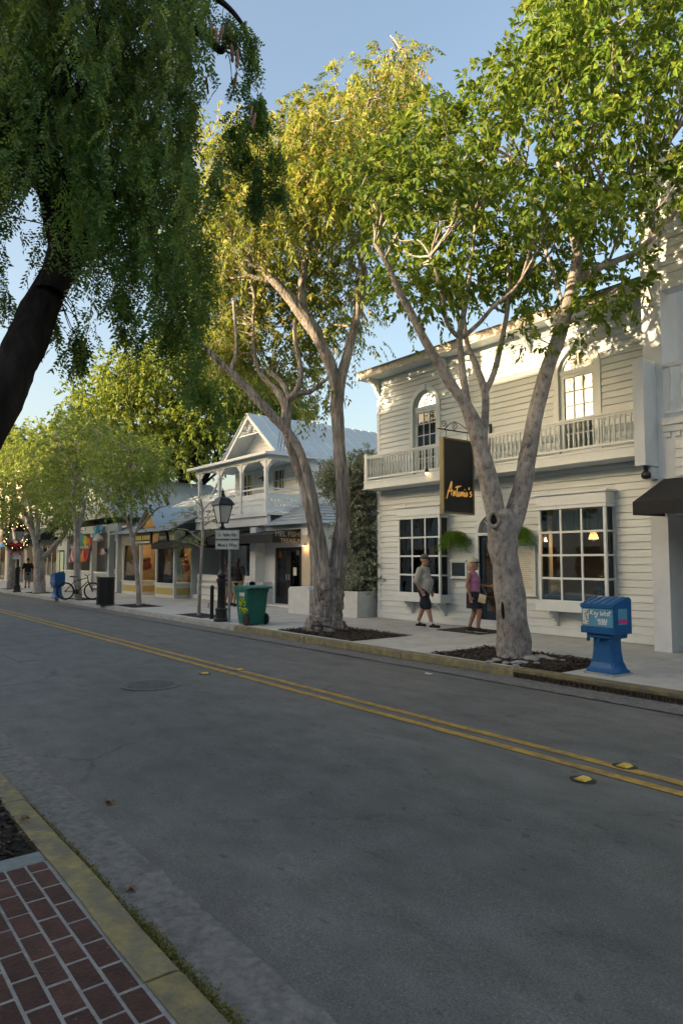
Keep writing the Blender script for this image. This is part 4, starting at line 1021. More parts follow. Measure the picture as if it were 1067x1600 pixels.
# bay windows
def bay(x0, x1, label_curt, wi):
    yb = 12.45; z0, z1 = BAYZ0, BAYZ1
    g = MB(); pw = .055
    for xx in (x0, x1-pw): g.box(xx, xx+pw, yb, yb+pw, z0, z1)
    g.box(x0+pw, x1-pw, yb, yb+pw, z0, z0+.03)
    fr = g.build('bay_window', TRIM, RB)
    for xx in (x0, x1-pw): g = MB(); g.box(xx, xx+pw, YF-.055, YF-.001, z0, z1); g.build('wall_post', TRIM, fr)
    g = MB(); g.box(x0-.06, x1+.06, yb-.06, YF-.001, z0-.20, z0-.045); g.build('bay_base', TRIM, fr)
    g = MB(); g.box(x0-.03, x1+.03, yb-.03, YF-.002, z0-.044, z0-.001); g.build('sill', TRIM, fr)
    g = MB(); g.box(x0-.03, x1+.03, yb-.03, YF-.001, z1+.001, z1+.075); g.box(x0-.05, x1+.05, yb-.05, YF-.001, z1+.077, z1+.11); g.box(x0-.03, x1+.03, yb-.03, YF-.001, z1+.112, z1+.30); g.box(x0-.075, x1+.075, yb-.08, YF-.001, z1+.302, z1+.345); g.build('header', TRIM, fr)
    mw_, rows, cols = .042, 4, 3
    ix0, ix1 = x0+pw, x1-pw; g = MB()
    for k in range(1, cols): xx = ix0+(ix1-ix0)*k/cols; g.box(xx-mw_/2, xx+mw_/2, yb+.008, yb+.048, z0, z1)
    for k in range(1, rows): zz = z0+(z1-z0)*k/rows; g.box(ix0, ix1, yb+.011, yb+.045, zz-mw_/2, zz+mw_/2)
    for k in range(1, rows):
        zz = z0+(z1-z0)*k/rows
        for xx in (x0, x1-pw): g.box(xx+.01, xx+pw-.01, yb+pw, YF-.055, zz-mw_/2, zz+mw_/2)
    g.build('muntins', TRIM, fr)
    for j in range(rows):
        p, q = z0+(z1-z0)*j/rows+(mw_/2 if j else 0), z0+(z1-z0)*(j+1)/rows-(mw_/2 if j < rows-1 else 0)
        for i in range(cols):
            a, b = ix0+(ix1-ix0)*i/cols+(mw_/2 if i else 0), ix0+(ix1-ix0)*(i+1)/cols-(mw_/2 if i < cols-1 else 0)
            pane(fr, a, b, yb+.028, p, q)
        for xx in (x0+pw/2, x1-pw/2): pane(fr, yb+pw, YF-.055, xx, p, q, GLASS, 'x')
    for xb in (x0+.22, x1-.14):
        g = MB(); g.prism([(YF-.036, z0-.201), (yb-.02, z0-.201), (yb-.02, z0-.25), (yb+.06, z0-.27), (yb+.08, z0-.33), (yb+.14, z0-.345), (yb+.16, z0-.41), (yb+.21, z0-.425), (yb+.24, z0-.52), (YF-.036, z0-.54)], 'x', xb-.045, xb+.045); g.build('bracket', TRIM, fr)
    # window seat and curtains inside
    g = MB(); g.cbox(x0+.06, x1-.06, yb+.06, YF+.55, z0+.001, z0+.14, .02); g.build('window_seat', SEATB, fr)
    g = MB(); curtain(g, x0+.05, x1-.05, YF+.2, z1-.45, z1, 16, .02); g.build('valance', CURT_T if wi else CURT_W, fr, True)
    if wi == 0:
        g = MB(); curtain(g, x0+.62, x1-.1, YF+.5, z0+.14, z0+.6, 9, .025); g.build('low_curtain', CURT_W, fr, True)
    return fr
FR1, FR2 = bay(BAYS[0][0], BAYS[0][1], '', 0), bay(BAYS[1][0], BAYS[1][1], '', 1)
# navy door with fanlight
g = MB(); g.box(-11.10, -11.0, YF-.05, YF+.1, .14, 2.40); g.box(-10.14, -10.04, YF-.05, YF+.1, .14, 2.40); g.box(-11.0, -10.14, YF-.05, YF+.1, 2.335, 2.40); ring(g, dc, dr, dr+.10, 2.402, YF-.05, YF+.05); DF = g.build('door_frame', TRIM, RB)
g = MB(); g.prism(arc(dc, dr-.01, 2.403, 14), 'y', YF+.03, YF+.034); g.build('fanlight_pane', GLASS, DF)
g = MB()
for a in (45, 90, 135): g.beam((dc, YF+.02, 2.405), (dc+dr*math.cos(R(a)), YF+.02, 2.405+dr*math.sin(R(a))), .02, .02, (0, 1, 0))
g.build('fanlight_bars', TRIM, DF)
g = MB(); g.box(-11.0, -10.14, YF-.2, YF+.1, .135, .20); g.build('door_step', TRIM, DF)
g = MB(); y0, y1 = YF+.045, YF+.09; g.box(-10.995, -10.88, y0, y1, .205, 2.33); g.box(-10.26, -10.145, y0, y1, .205, 2.33); g.box(-10.88, -10.26, y0, y1, .205, .52); g.box(-10.88, -10.26, y0, y1, 2.22, 2.33)
for k in range(1, 5): zz = .52+1.70*k/5; g.box(-10.88, -10.26, y0+.006, y1-.006, zz-.014, zz+.014)
D_ = g.build('door', NAVY, RB)
for k in range(5): pane(D_, -10.878, -10.262, YF+.07, .52+1.7*k/5+.015, .52+1.7*(k+1)/5-.015)
g = MB(); g.ball((-10.32, YF+.02, 1.15), .03, 8, 6); g.build('door_knob', GOLD, D_, True)
g = MB(); g.cbox(-11.25, -9.95, 11.55, 12.55, .128, .146, .004); tag(g.build('door_mat', mat('brown_mat', (.06, .045, .035), (.04, .03, .024), 40, .95, .8, 90)), 'brown door mat before the navy restaurant door', 'mat')
# sign bracket and hanging sign
SG = thing('hanging_sign', 'black hanging sign with gold script on a scrolled iron bracket', 'sign', (-10.57, 12.75, 4.7))
g = MB(); g.tube([(-10.57, 12.76, 4.70), (-10.57, 10.98, 4.68)], .013, 8); g.box(-10.60, -10.54, 12.735, YF-.029, 4.35, 5.0); g.build('bracket_arm', IRON, SG)
def spiral(cy, cz, r0, turns, dirn, n=26, a0=0): return [(-10.57, cy+dirn*(r0*(1-i/n*.85))*math.cos(a0+turns*2*PI*i/n), cz+(r0*(1-i/n*.85))*math.sin(a0+turns*2*PI*i/n)) for i in range(n+1)]
for (cy_, dn) in ((11.16, 1), (11.52, -1), (12.56, 1)):
    g = MB(); g.tube(spiral(cy_, 4.80, .10, 1.6, dn, a0=-PI/2), .008, 6); g.build('scroll', IRON, SG, True)
g = MB(); g.tube([(-10.57, 11.2, 4.70), (-10.57, 11.35, 4.84), (-10.57, 11.5, 4.90), (-10.57, 11.7, 4.86), (-10.57, 12.0, 4.74)], .008, 6); g.build('scroll', IRON, SG, True)
g = MB(); g.tube([(-10.57, 12.1, 4.71), (-10.57, 12.4, 4.9), (-10.57, 12.72, 4.98)], .008, 6); g.build('scroll', IRON, SG, True)
g = MB(); g.ball((-10.57, 10.95, 4.68), .028, 8, 6); g.build('finial', GOLD, SG, True)
for yy in (11.22, 11.92): g = MB(); g.tube([(-10.57, yy, 4.69), (-10.57, yy, 4.47)], .006, 6); g.build('hanger', IRON, SG)
g = MB(); g.cbox(-10.61, -10.53, 11.10, 12.05, 2.83, 4.46, .006); BD = g.build('board', SIGNB, SG)
g = MB()
for (a, b, c, d) in ((11.06, 11.099, 2.79, 4.50), (12.051, 12.09, 2.79, 4.50)): g.box(-10.625, -10.515, a, b, c, d)
g.box(-10.625, -10.515, 11.10, 12.05, 4.461, 4.50); g.box(-10.625, -10.515, 11.10, 12.05, 2.79, 2.829); g.build('board_edge', mat('olive_gold_edge', (.26, .21, .10), (.18, .15, .07), 8, .5), BD)
def script_text(g, strokes, o, du, dv, nrm_, w, h, r0=.010):
    """brush strokes: (u,v) in letter units mapped on a plane"""
    for st_ in strokes:
        P = crm([(a, b, 0) for a, b in st_], 6) if len(st_) > 2 else np.array([(a, b, 0) for a, b in st_], float)
        n = len(P); pts = [Vector(o) + Vector(du)*(p[0]*w) + Vector(dv)*(p[1]*h) + Vector(nrm_)*.004 for p in P]
        g.tube(pts, [r0*(.55+.65*math.sin(PI*min(1, (i+1)/(n+.5)))) for i in range(n)], 6)
ANT = [[(0, -.1), (.04, .25), (.11, .75), (.15, 1.0), (.155, .6), (.175, .12)], [(.02, .38), (.12, .42), (.22, .47)], [(.24, .42), (.245, .1), (.27, .35), (.30, .40), (.31, .12)], [(.385, .78), (.37, .4), (.375, .12), (.40, .10)], [(.30, .66), (.40, .70), (.52, .78)],
       [(.47, .40), (.435, .30), (.44, .14), (.475, .13), (.50, .26), (.47, .40)], [(.54, .40), (.545, .13), (.575, .36), (.605, .38), (.615, .14)], [(.665, .40), (.66, .14), (.68, .13)], [(.665, .55), (.672, .57)], [(.76, .40), (.72, .32), (.725, .16), (.76, .15), (.785, .27), (.76, .40)], [(.84, .72), (.83, .58)], [(.95, .46), (.90, .43), (.90, .34), (.945, .27), (.93, .16), (.87, .14)]]
g = MB(); script_text(g, ANT, (-10.529, 11.17, 3.15), (0, 1, 0), (0, .10, .995), (1, 0, 0), .86, .36, .013); o = g.build('lettering', emit('glowing_gold_lettering', (1.0, .50, .12), .16), BD)  # gold letters given a faint glow of their own, though no lamp
# wall lamp bulb on the balcony edge
WL = thing('wall_lamp', 'small lit bulb lamp under the balcony, left of the hanging sign', 'lamp', (-12.05, 12.14, 3.8))
g = MB(); g.lathe((-12.05, 12.08, 3.93), [(.03, 0), (.045, .04), (.03, .10)], 8); g.box(-12.07, -12.03, 12.08, 12.14, 3.96, 4.0); g.build('lamp_base', IRON, WL)
g = MB(); g.ball((-12.05, 12.08, 3.905), .032, 8, 6); g.build('bulb', emit('bulb_glow', (1, .62, .25), 5), WL, True)
# framed menus
def menu_case(x0, x1, z0, z1, label, inner):
    T = thing('menu_case', label, 'menu case', ((x0+x1)/2, YF-.03, z0))
    g = MB(); g.box(x0, x1, YF-.09, YF-.03, z0, z1); g.box(x0-.03, x1+.03, YF-.13, YF-.03, z1+.001, z1+.03); g.box(x0-.03, x1+.03, YF-.12, YF-.03, z0-.03, z0-.001); g.build('case', TRIM, T)
    g = MB(); g.box(x0+.035, x1-.035, YF-.096, YF-.091, z0+.035, z1-.035); g.build('menu_sheet', inner, T); return T
menu_case(-11.86, -11.36, 1.32, 1.72, 'small dark menu case on the wall between bay window and door', mat('dark_menu', (.03, .045, .06), (.02, .03, .04), 9, .3))
MC = menu_case(-9.86, -9.34, .97, 2.02, 'tall white menu case right of the door, behind the tree trunk', mat('white_menu', (.62, .60, .52), (.56, .54, .46), 6, .7))
g = MB()
for k in range(18): zz = 1.12+k*.046; g.box(-9.80+.02*(k % 3), -9.42-.03*(k % 4), YF-.0995, YF-.0965, zz, zz+.012)
o = g.build('menu_lines', mat('grey_print', (.30, .30, .28), (.25, .25, .23), 9, .8), MC); o['kind'] = 'stuff'
# ferns in wall baskets
def fern(xc, zc, label, seed):
    rg = np.random.default_rng(seed)
    T = thing('hanging_fern', label, 'fern', (xc, YF-.12, zc-.12), 'ferns in wall baskets either side of the door')
    g = MB(); g.lathe((xc, YF-.19, zc-.16), [(.04, 0), (.10, .04), (.135, .12), (.145, .15)], 10); g.build('basket', TRIM, T, True)
    n = 560; a = rg.uniform(0, 2*PI, n); O = np.array([[xc, YF-.26, zc]])+rg.normal(0, .06, (n, 3))*np.array([1, .8, .5])
    D = nrm(np.stack([np.cos(a), np.sin(a)*.8-.1, rg.uniform(-.2, 1.1, n)], 1)); L_ = rg.uniform(.2, .46, n)
    k = (O+D*L_[:, None])[:, 1] < YF-.04
    V, F = spray_leaves(rg, O[k], D[k], L_[k], 22, .05, .28, .9, True, .2)
    o = link('fronds', np_mesh('fronds', V, F, LEAF_F), T); o['kind'] = 'stuff'
fern(-11.58, 2.34, 'bushy green fern in a basket left of the navy door', 5)
fern(-9.68, 2.40, 'bushy green fern in a basket right of the navy door', 6)
# things seen inside the bay windows
def cushion(x, y, z, w_, h_, m, label, tilt=.25, rz=0):
    g = MB(); n = 8; v, f = [], []
    for s_ in (1, -1):
        for i in range(n+1):
            for j in range(n+1):
                a, b = i/n*2-1, j/n*2-1; th = .075*math.sqrt(max(0, (1-a**4)*(1-b**4)))
                v.append((a*w_/2*(1-.06*b*b), s_*th, (b*h_/2*(1-.06*a*a))+h_/2))
    k = (n+1)**2
    for s_ in (0, 1):
        for i in range(n):
            for j in range(n): q = s_*k+i*(n+1)+j; f.append((q, q+n+1, q+n+2, q+1) if s_ else (q, q+1, q+n+2, q+n+1))
    g.add(v, f); o = g.build('cushion', m, None, True, 180, (x, y, z), (-tilt, 0, rz)); tag(o, label, 'cushion')
def floral(name):
    m, nt, out = nodes_of(name); L = nt.links.new; tc = nt.nodes.new('ShaderNodeTexCoord')
    vo = nt.nodes.new('ShaderNodeTexVoronoi'); vo.inputs['Scale'].default_value = 13; L(tc.outputs['Object'], vo.inputs['Vector'])
    r1 = ramp(nt, [(0, (1, 1, 1)), (.26, (1, 1, 1)), (.30, (0, 0, 0))]); L(vo.outputs['Distance'], r1.inputs[0])
    r2 = ramp(nt, [(0, (.5, .12, .08)), (.35, (.45, .36, .08)), (.6, (.14, .22, .10)), (.8, (.55, .40, .32))], 'CONSTANT'); L(vo.outputs['Color'], r2.inputs[0])
    mx = nt.nodes.new('ShaderNodeMix'); mx.data_type = 'RGBA'; L(r1.outputs[0], mx.inputs[0]); mx.inputs[6].default_value = (.015, .018, .02, 1); L(r2.outputs[0], mx.inputs[7])
    p = nt.nodes.new('ShaderNodeBsdfPrincipled'); p.inputs['Roughness'].default_value = .85; L(mx.outputs[2], p.inputs['Base Color']); L(p.outputs[0], out.inputs[0]); return m
FLOR = floral('floral_cloth'); CREAM = mat('cream_cloth', (.50, .43, .26), (.40, .34, .2), 12, .9)
cushion(-13.2, 12.72, 1.03, .42, .40, FLOR, 'dark floral cushion at the left of the left bay window')
cushion(-12.28, 12.72, 1.03, .52, .32, CREAM, 'long cream cushion at the right of the left bay window', .2)
cushion(-7.72, 12.72, 1.03, .46, .42, FLOR, 'dark floral cushion at the right of the right bay window')
cushion(-8.82, 12.72, 1.03, .30, .34, CREAM, 'cream cushion at the left of the right bay window', .2, .4)
def pendant(x, y, z, label):
    T = thing('pendant_lamp', label, 'lamp', (x, y, z)); g = MB()
    for k in range(14):
        a = 2*PI*k/14; g.tube([(x+.035*math.cos(a), y+.035*math.sin(a), z+.20), (x+.05*math.cos(a), y+.05*math.sin(a), z+.10), (x+.10*math.cos(a), y+.10*math.sin(a), z-.09)], .008, 4)
    g.tube([(x, y, z+.2), (x, y, 3.44)], .006, 5); g.build('wicker_shade', mat('wicker', (.34, .22, .10), (.24, .15, .07), 20, .8), T)
    g = MB(); g.ball((x, y, z+.02), .04, 8, 6); g.build('bulb', LAMP_ORANGE, T, True)
    li = bpy.data.lights.new('pendant_light', 'POINT'); li.energy = 14; li.color = (1, .55, .22); li.shadow_soft_size = .05
    lo = bpy.data.objects.new('pendant_light', li); COL.objects.link(lo); lo.parent = T; lo.location = (0, 0, -.08)
pendant(-8.42, 13.55, 2.30, 'wicker pendant lamp glowing in the right bay window')
pendant(-12.85, 13.7, 2.12, 'wicker pendant lamp glowing in the left bay window')
pendant(-13.75, 14.2, 2.12, 'wicker pendant lamp deeper inside the left bay window')

# ---- white building at the right edge
RBL = thing('corner_building', 'pale grey-white building with upper balcony at the right edge', 'building', (-2.0, 11.98, .13))
YR = 11.98
COOL = mat('cool_white_paint', (.66, .69, .70), (.58, .61, .62), 2.5, .5, .12, 70, dirt=((.42, .43, .42), .25, 1.5))
g = MB(); g.box(-6.30, -5.98, YR, YR+.55, .13, 3.2); g.build('pilaster', COOL, RBL)
g = MB(); g.box(-6.34, -5.99, YR-.012, YR+.6, 3.203, 9.2); g.build('upper_pilaster', COOL, RBL)
g = MB(); g.cbox(-6.30, -6.10, 11.50, YR-.013, 3.41, 5.32, .008); g.build('balcony_end_panel', COOL, RBL)
g = MB(); g.box(-6.28, -6.12, 11.72, YR-.013, 3.2, 3.408); g.build('corbel', COOL, RBL)
g = MB(); g.box(-5.985, 6, YR+2.6, YR+2.7, .13, 9.2); g.box(-6.32, -6.22, YR+.6, YR+8, .13, 9.2); g.box(5.9, 6, YR, YR+2.6, .13, 9.2); g.build('back_wall', COOL, RBL)
g = MB(); wall_boxes(g, -5.985, 6, 6.62, 9.2, [], YR+.02, YR+.3); UPW = g.build('upper_wall', COOL, RBL)
siding(UPW, -5.98, 6, 6.9, 9.2, .16, YR+.02, [], COOL)
g = MB(); g.box(-5.98, 6, YR-.01, YR+.019, 6.62, 6.88); g.build('lintel', COOL, RBL)
g = MB(); g.box(-5.985, 6, YR-.02, YR+2.6, 4.16, 4.28); g.box(-5.985, 6, YR-.10, YR-.021, 4.14, 4.26); g.box(-5.985, 6, YR-.06, YR-.021, 4.02, 4.138); g.build('balcony_floor', COOL, RBL)
dn = MB(); dn.box(-.045, .045, 0, .04, 0, .09); DNM = dn.mesh('dentil', COOL); x = -5.9
while x < 1: link('dentil', DNM, RBL, (x, YR-.062, 3.92)); x += .17
g = MB(); g.box(-5.985, 6, YR-.021, YR+.3, 2.55, 4.019); LW = g.build('lower_wall', COOL, RBL)
siding(LW, -5.78, 5.9, 3.22, 3.86, .16, YR-.022, [], COOL)
g = MB(); g.box(-5.98, 6, YR, YR+.08, 5.20, 5.27); g.box(-5.98, 6, YR+.01, YR+.07, 4.36, 4.42); RL = g.build('balcony_rail', COOL, RBL)
x = -5.86
while x < 2:
    o = link('baluster', BALM, RL, (x, YR+.04, 4.42)); o.scale = (1.5, 1.5, 1.52); x += .2
g = MB(); g.box(-5.97, 6, YR+1.3, YR+1.4, .13, 2.55); g.build('shopfront', mat('dim_shopfront', (.10, .095, .09), (.07, .066, .06), 1, .6), RBL)
# its black awning and round black camera dome
AWN = mat('black_awning_canvas', (.022, .022, .024), (.015, .015, .016), 6, .75, .2, 120)
g = MB(); x0, x1 = -6.02, -1.0; yf_, yw = 10.88, YR-.022
pts = [(yw, 3.19), (yf_, 2.72), (yf_, 2.50), (yf_+.015, 2.50), (yf_+.015, 2.70), (yw, 3.165)]
g.prism(pts, 'x', x1, x0); g.prism([(yw, 3.165), (yf_+.016, 2.70), (yf_+.016, 2.50), (yw, 2.52)], 'x', x0+.012, x0)
g.build('awning', AWN, RBL)
g = MB(); g.lathe((-6.16, 11.62, 3.24), [(.015, -.07), (.06, -.055), (.085, -.01), (.08, .04), (.05, .075), (.035, .09), (.045, .11), (.045, .165)], 14); tag(g.build('security_dome', BLACKM, None, True), 'round black dome hanging under the white balcony end panel', 'camera')

# ---- gabled building with the upper porch, black awning below
BLUEROOF = mat('pale_blue_metal_roof', (.42, .49, .52), (.36, .43, .46), 1.2, .42, .05, 30, stretch=(1, .3, 1))
SHROOF = mat('grey_metal_shingle', (.34, .39, .42), (.26, .30, .33), 3, .5, .2, 40)
MW = mat('bright_white_paint', (.74, .76, .76), (.66, .68, .68), 3, .5, .1, 70)
PORCHC = mat('porch_ceiling_paint', (.55, .64, .66), (.48, .57, .59), 3, .6)
DGLASS = glass('dark_pane', (.35, .38, .38), .3)
MB_ = thing('gabled_building', 'white gabled two-storey building with porch and pale blue metal roof', 'building', (-23.5, 14.3, .13))
GX0, GX1, PKX = -26.95, -21.7, -24.45
WY = 15.0                                            # upper wall; the porch reaches Y 13.2
wops = [(-23.72, -22.94, 4.58, 5.40), (-26.25, -25.45, 4.45, 5.45)]
g = MB(); wall_boxes(g, -27.0, -21.9, 3.4, 5.9, wops, WY, WY+.12); g.box(-22.02, -21.9, WY+.12, 27, 3.4, 5.62); g.box(-27.0, -26.88, WY+.12, 27, 3.4, 5.62); UW = g.build('wall', MW, MB_)
siding(UW, -26.98, -21.9, 3.42, 5.85, .15, WY, [(a-.08, b+.08, c-.08, d+.08) for a, b, c, d in wops], MW, True)
for (a, b, c, d) in wops:
    g = MB(); g.box(a-.09, a, WY-.06, WY, c-.09, d+.09); g.box(b, b+.09, WY-.06, WY, c-.09, d+.09); g.box(a, b, WY-.06, WY, d, d+.09); g.box(a, b, WY-.08, WY, c-.09, c); W_ = g.build('window', MW, MB_)
    g = MB(); n = 3
    for k in range(1, n): xx = a+(b-a)*k/n; g.box(xx-.015, xx+.015, WY+.02, WY+.05, c, d)
    g.box(a, b, WY+.022, WY+.048, (c+d)/2-.018, (c+d)/2+.018); g.build('sash', MW, W_)
    for k in range(n):
        for q in (0, 1): pane(W_, a+(b-a)*k/n+.015, a+(b-a)*(k+1)/n-.015, WY+.035, c+(d-c)*q/2+.018*q, c+(d-c)*(q+1)/2-.018*(1-q), DGLASS)
g = MB(); g.box(-26.8, -22.1, WY+1.5, WY+1.6, 3.4, 5.9); g.build('upstairs_room', DARK, MB_)
# gable wall, roof, rakes
zE, zP = 5.75, 7.80; gy = 14.15                       # rake boards stand forward of the gable wall
def rz(x): return zP-(zP-zE)*abs(x-PKX)/(PKX-GX0)
GW = WY-.02
g = MB(); g.prism([(GX0+.1, 5.95), (GX1-.0, 5.95), (GX1, rz(GX1)-.1), (PKX, zP-.1), (GX0+.1, rz(GX0+.1)-.1)], 'y', GW+.1, GW); GWO = g.build('gable_wall', MW, MB_)
z = 5.96; G = MB()
while z < zP-.2:
    hw = (PKX-GX0)*(zP-.12-z)/(zP-zE)
    if hw > .1: lap(G, max(PKX-hw, GX0+.1), min(PKX+hw, GX1), z, .15, GW)
    z += .15
o = G.build('clapboards', MW, GWO); o['kind'] = 'stuff'
for s_ in (-1, 1):
    xe = PKX + s_*(PKX-GX0+.15); ze = zP-(zP-zE)*(PKX-GX0+.15)/(PKX-GX0)
    g = MB(); A, B = Vector((PKX, 0, zP+.03)), Vector((xe, 0, ze+.03)); t = .05
    v = []
    for yy in (gy-.08, 27.0):
        for (p, dz) in ((A, 0), (B, 0), (B, -t), (A, -t)): v.append((p.x, yy, p.z+dz))
    g.add(v, [(0, 1, 2, 3), (7, 6, 5, 4), (0, 4, 5, 1), (1, 5, 6, 2), (2, 6, 7, 3), (3, 7, 4, 0)]); RF = g.build('roof', BLUEROOF, MB_)
    if s_ == 1:
        for k in range(1, 26):
            yy = gy+.5*k; gg = MB(); gg.beam((A.x+.02, yy, A.z+.012), (B.x, yy, B.z+.012), .03, .025, (0, 1, 0)); gg.build('roof_seam', BLUEROOF, RF)
    g = MB(); g.beam((PKX+s_*.02, gy, zP-.11), (xe, gy, ze-.11), .05, .17, (0, 0, 1)); g.build('rake_board', MW, MB_)
    g = MB(); g.beam((PKX+s_*.02, gy+.42, zP-.06), (xe, gy+.42, ze-.06), .8, .02, (0, 0, 1)); g.build('rake_soffit', MW, MB_)
# pierced ornament in the peak
g = MB(); g.beam((PKX-.9, gy+.03, zP-.88), (PKX+.9, gy+.03, zP-.88), .04, .05, (0, 0, 1)); rr_ = random.Random(4)
for k in range(22):
    t = rr_.uniform(-.75, .75); zz = zP-.83+rr_.uniform(.05, .8)*(1-abs(t)/.95)*.75
    g.tube([(PKX+t+.07*math.cos(a), gy+.03, zz+.07*math.sin(a)) for a in [2*PI*i/8 for i in range(8)]], .016, 4, closed=True)
o = g.build('fretwork', MW, MB_); o['kind'] = 'stuff'
# porch: hipped skirt roof, beam, columns with fretwork brackets, pierced balustrade, floor
PX0, PX1, PY = -27.1, -21.3, 13.2
g = MB(); e = .32; zr0, zr1 = 5.66, 6.05
v = [(PX0-e, PY-e, zr0), (PX1+e, PY-e, zr0), (PX1+e, WY+.5, zr0), (PX0-e, WY+.5, zr0), (PX0+.8, PY+1.2, zr1), (PX1-.8, PY+1.2, zr1), (PX1-.8, WY+.5, zr1), (PX0+.8, WY+.5, zr1)]
g.add(v, [(0, 1, 5, 4), (1, 2, 6, 5), (3, 0, 4, 7), (4, 5, 6, 7), (0, 3, 2, 1)]); g.build('porch_roof', SHROOF, MB_)
g = MB(); g.box(PX0-e-.01, PX1+e+.01, PY-e-.03, PY-e, zr0-.07, zr0+.03); g.box(PX1+e, PX1+e+.03, PY-e, WY+.5, zr0-.07, zr0+.03); g.build('gutter_board', MW, MB_)
g = MB(); g.box(PX0-.3, PX1+.3, PY-.28, WY, zr0-.06, zr0-.03); g.build('porch_ceiling', PORCHC, MB_)
g = MB(); g.box(PX0, PX1+.06, PY-.06, PY+.06, 5.44, 5.60); g.box(PX1-.06, PX1+.06, PY+.06, WY-.03, 5.44, 5.60); g.build('porch_beam', MW, MB_)
for i, cx_ in enumerate((-26.85, -25.05, -23.25, -21.45)):
    g = MB(); g.box(cx_-.06, cx_+.06, PY-.06, PY+.06, 3.50, 5.44); cb = g.build('porch_column', MW, MB_)
    g = MB(); g.box(cx_-.085, cx_+.085, PY-.085, PY+.085, 5.05, 5.10); g.build('capital', MW, cb)
    for s_ in (-1, 1):
        g = MB(); g.prism([(cx_+s_*.062, 5.12), (cx_+s_*.11, 5.12), (cx_+s_*.16, 5.22), (cx_+s_*.24, 5.26), (cx_+s_*.27, 5.34), (cx_+s_*.38, 5.37), (cx_+s_*.40, 5.435), (cx_+s_*.062, 5.435)], 'y', PY+.02, PY-.02); g.build('fretwork_bracket', MW, cb)
    if i == 3:
        g = MB(); g.prism([(PY+.062, 5.12), (PY+.11, 5.12), (PY+.16, 5.22), (PY+.24, 5.26), (PY+.27, 5.34), (PY+.38, 5.37), (PY+.40, 5.435), (PY+.062, 5.435)], 'x', cx_+.02, cx_-.02); g.build('fretwork_bracket', MW, cb)
g = MB(); g.beam((-26.2, PY+.2, 4.4), (-25.15, PY+.2, 5.42), .07, .07); g.build('porch_brace', MW, MB_)
g = MB(); g.box(PX0, PX1+.1, PY-.10, WY, 3.40, 3.50); g.box(PX0, PX1+.12, PY-.13, PY-.101, 3.36, 3.51); g.box(PX0, PX1+.02, PY-.05, PY+.1, 3.02, 3.39); g.build('porch_floor', MW, MB_)
HOLE = mat('balustrade_gap', (.30, .34, .35), (.26, .30, .31), 4, .8)
def pierced(parent, p0, p1, z0, z1, name='balustrade', rail=None, step=.15, rows=3):
    """flat sawn boards with small diamond cut-outs: built as slats with gaps between"""
    p0, p1 = Vector(p0), Vector(p1); L_ = (p1-p0).length; d = (p1-p0)/L_; n = int(L_/step)
    g = MB(); zs_ = [z0+(z1-z0)*f for f in (.0, .30, .42, .58, .70, 1.0)]
    def B_(a, b, za, zb):
        A_, C_ = p0+d*a, p0+d*b; m_ = (A_+C_)/2; g.beam((A_.x, A_.y, (za+zb)/2), (C_.x, C_.y, (za+zb)/2), .022, zb-za, (0, 0, 1))
    B_(0, L_, zs_[0], zs_[1]); B_(0, L_, zs_[2], zs_[3]); B_(0, L_, zs_[4], zs_[5])
    for i in range(n):
        a = L_*i/n
        B_(a, a+step*.5, zs_[1]+.001, zs_[2]-.001); B_(a+step*.35, a+step*.85, zs_[3]+.001, zs_[4]-.001)
    if rail is not None: B_(0, L_, rail-.04, rail+.02)
    o = g.build(name, MW, parent); o['kind'] = 'stuff'; return o
for a, b in ((-26.79, -25.11), (-24.99, -23.31), (-23.19, -21.51)): pierced(MB_, (a, PY, 0), (b, PY, 0), 3.56, 4.22, 'balustrade', 4.42)
pierced(MB_, (-21.45, PY+.07, 0), (-21.45, WY-.05, 0), 3.56, 4.22, 'balustrade', 4.42)
g = MB(); g.tube([(-24.6, WY-.2, 5.15), (-24.2, WY-.2, 5.2)], .03, 6); g.lathe((-24.2, WY-.2, 5.02), [(.02, .2), (.09, .1), (.1, 0)], 10); g.build('wall_light', BLACKM, MB_, True)
# lower skirt roof of metal shingles to the right, over the corner
g = MB(); v = [(-21.28, 13.0, 3.02), (-18.6, 13.0, 3.02), (-18.6, 18, 3.02), (-21.28, WY, 3.95), (-21.2, WY, 3.95), (-21.2, 18, 3.95), (-21.28, 13.0, 2.98), (-18.6, 13.0, 2.98), (-18.6, 18, 2.98), (-21.28, WY, 2.98)]
g.add(v, [(0, 1, 4, 3), (1, 2, 5, 4), (0, 6, 7, 1), (1, 7, 8, 2), (6, 9, 8, 7)]); LR_ = g.build('skirt_roof', SHROOF, MB_)
for k in range(1, 7):                                  # shingle courses
    t = k/7; y_ = 13.0+(WY-13.0)*t; z_ = 3.02+.93*t; xr = -18.6-2.6*t
    gg = MB(); gg.beam((-21.28, y_, z_+.012), (xr, y_, z_+.012), .05, .022); gg.build('shingle_course', SHROOF, LR_)
    gg = MB(); gg.beam((xr, y_, z_+.012), (xr, 18, z_+.012), .05, .022); gg.build('shingle_course', SHROOF, LR_)
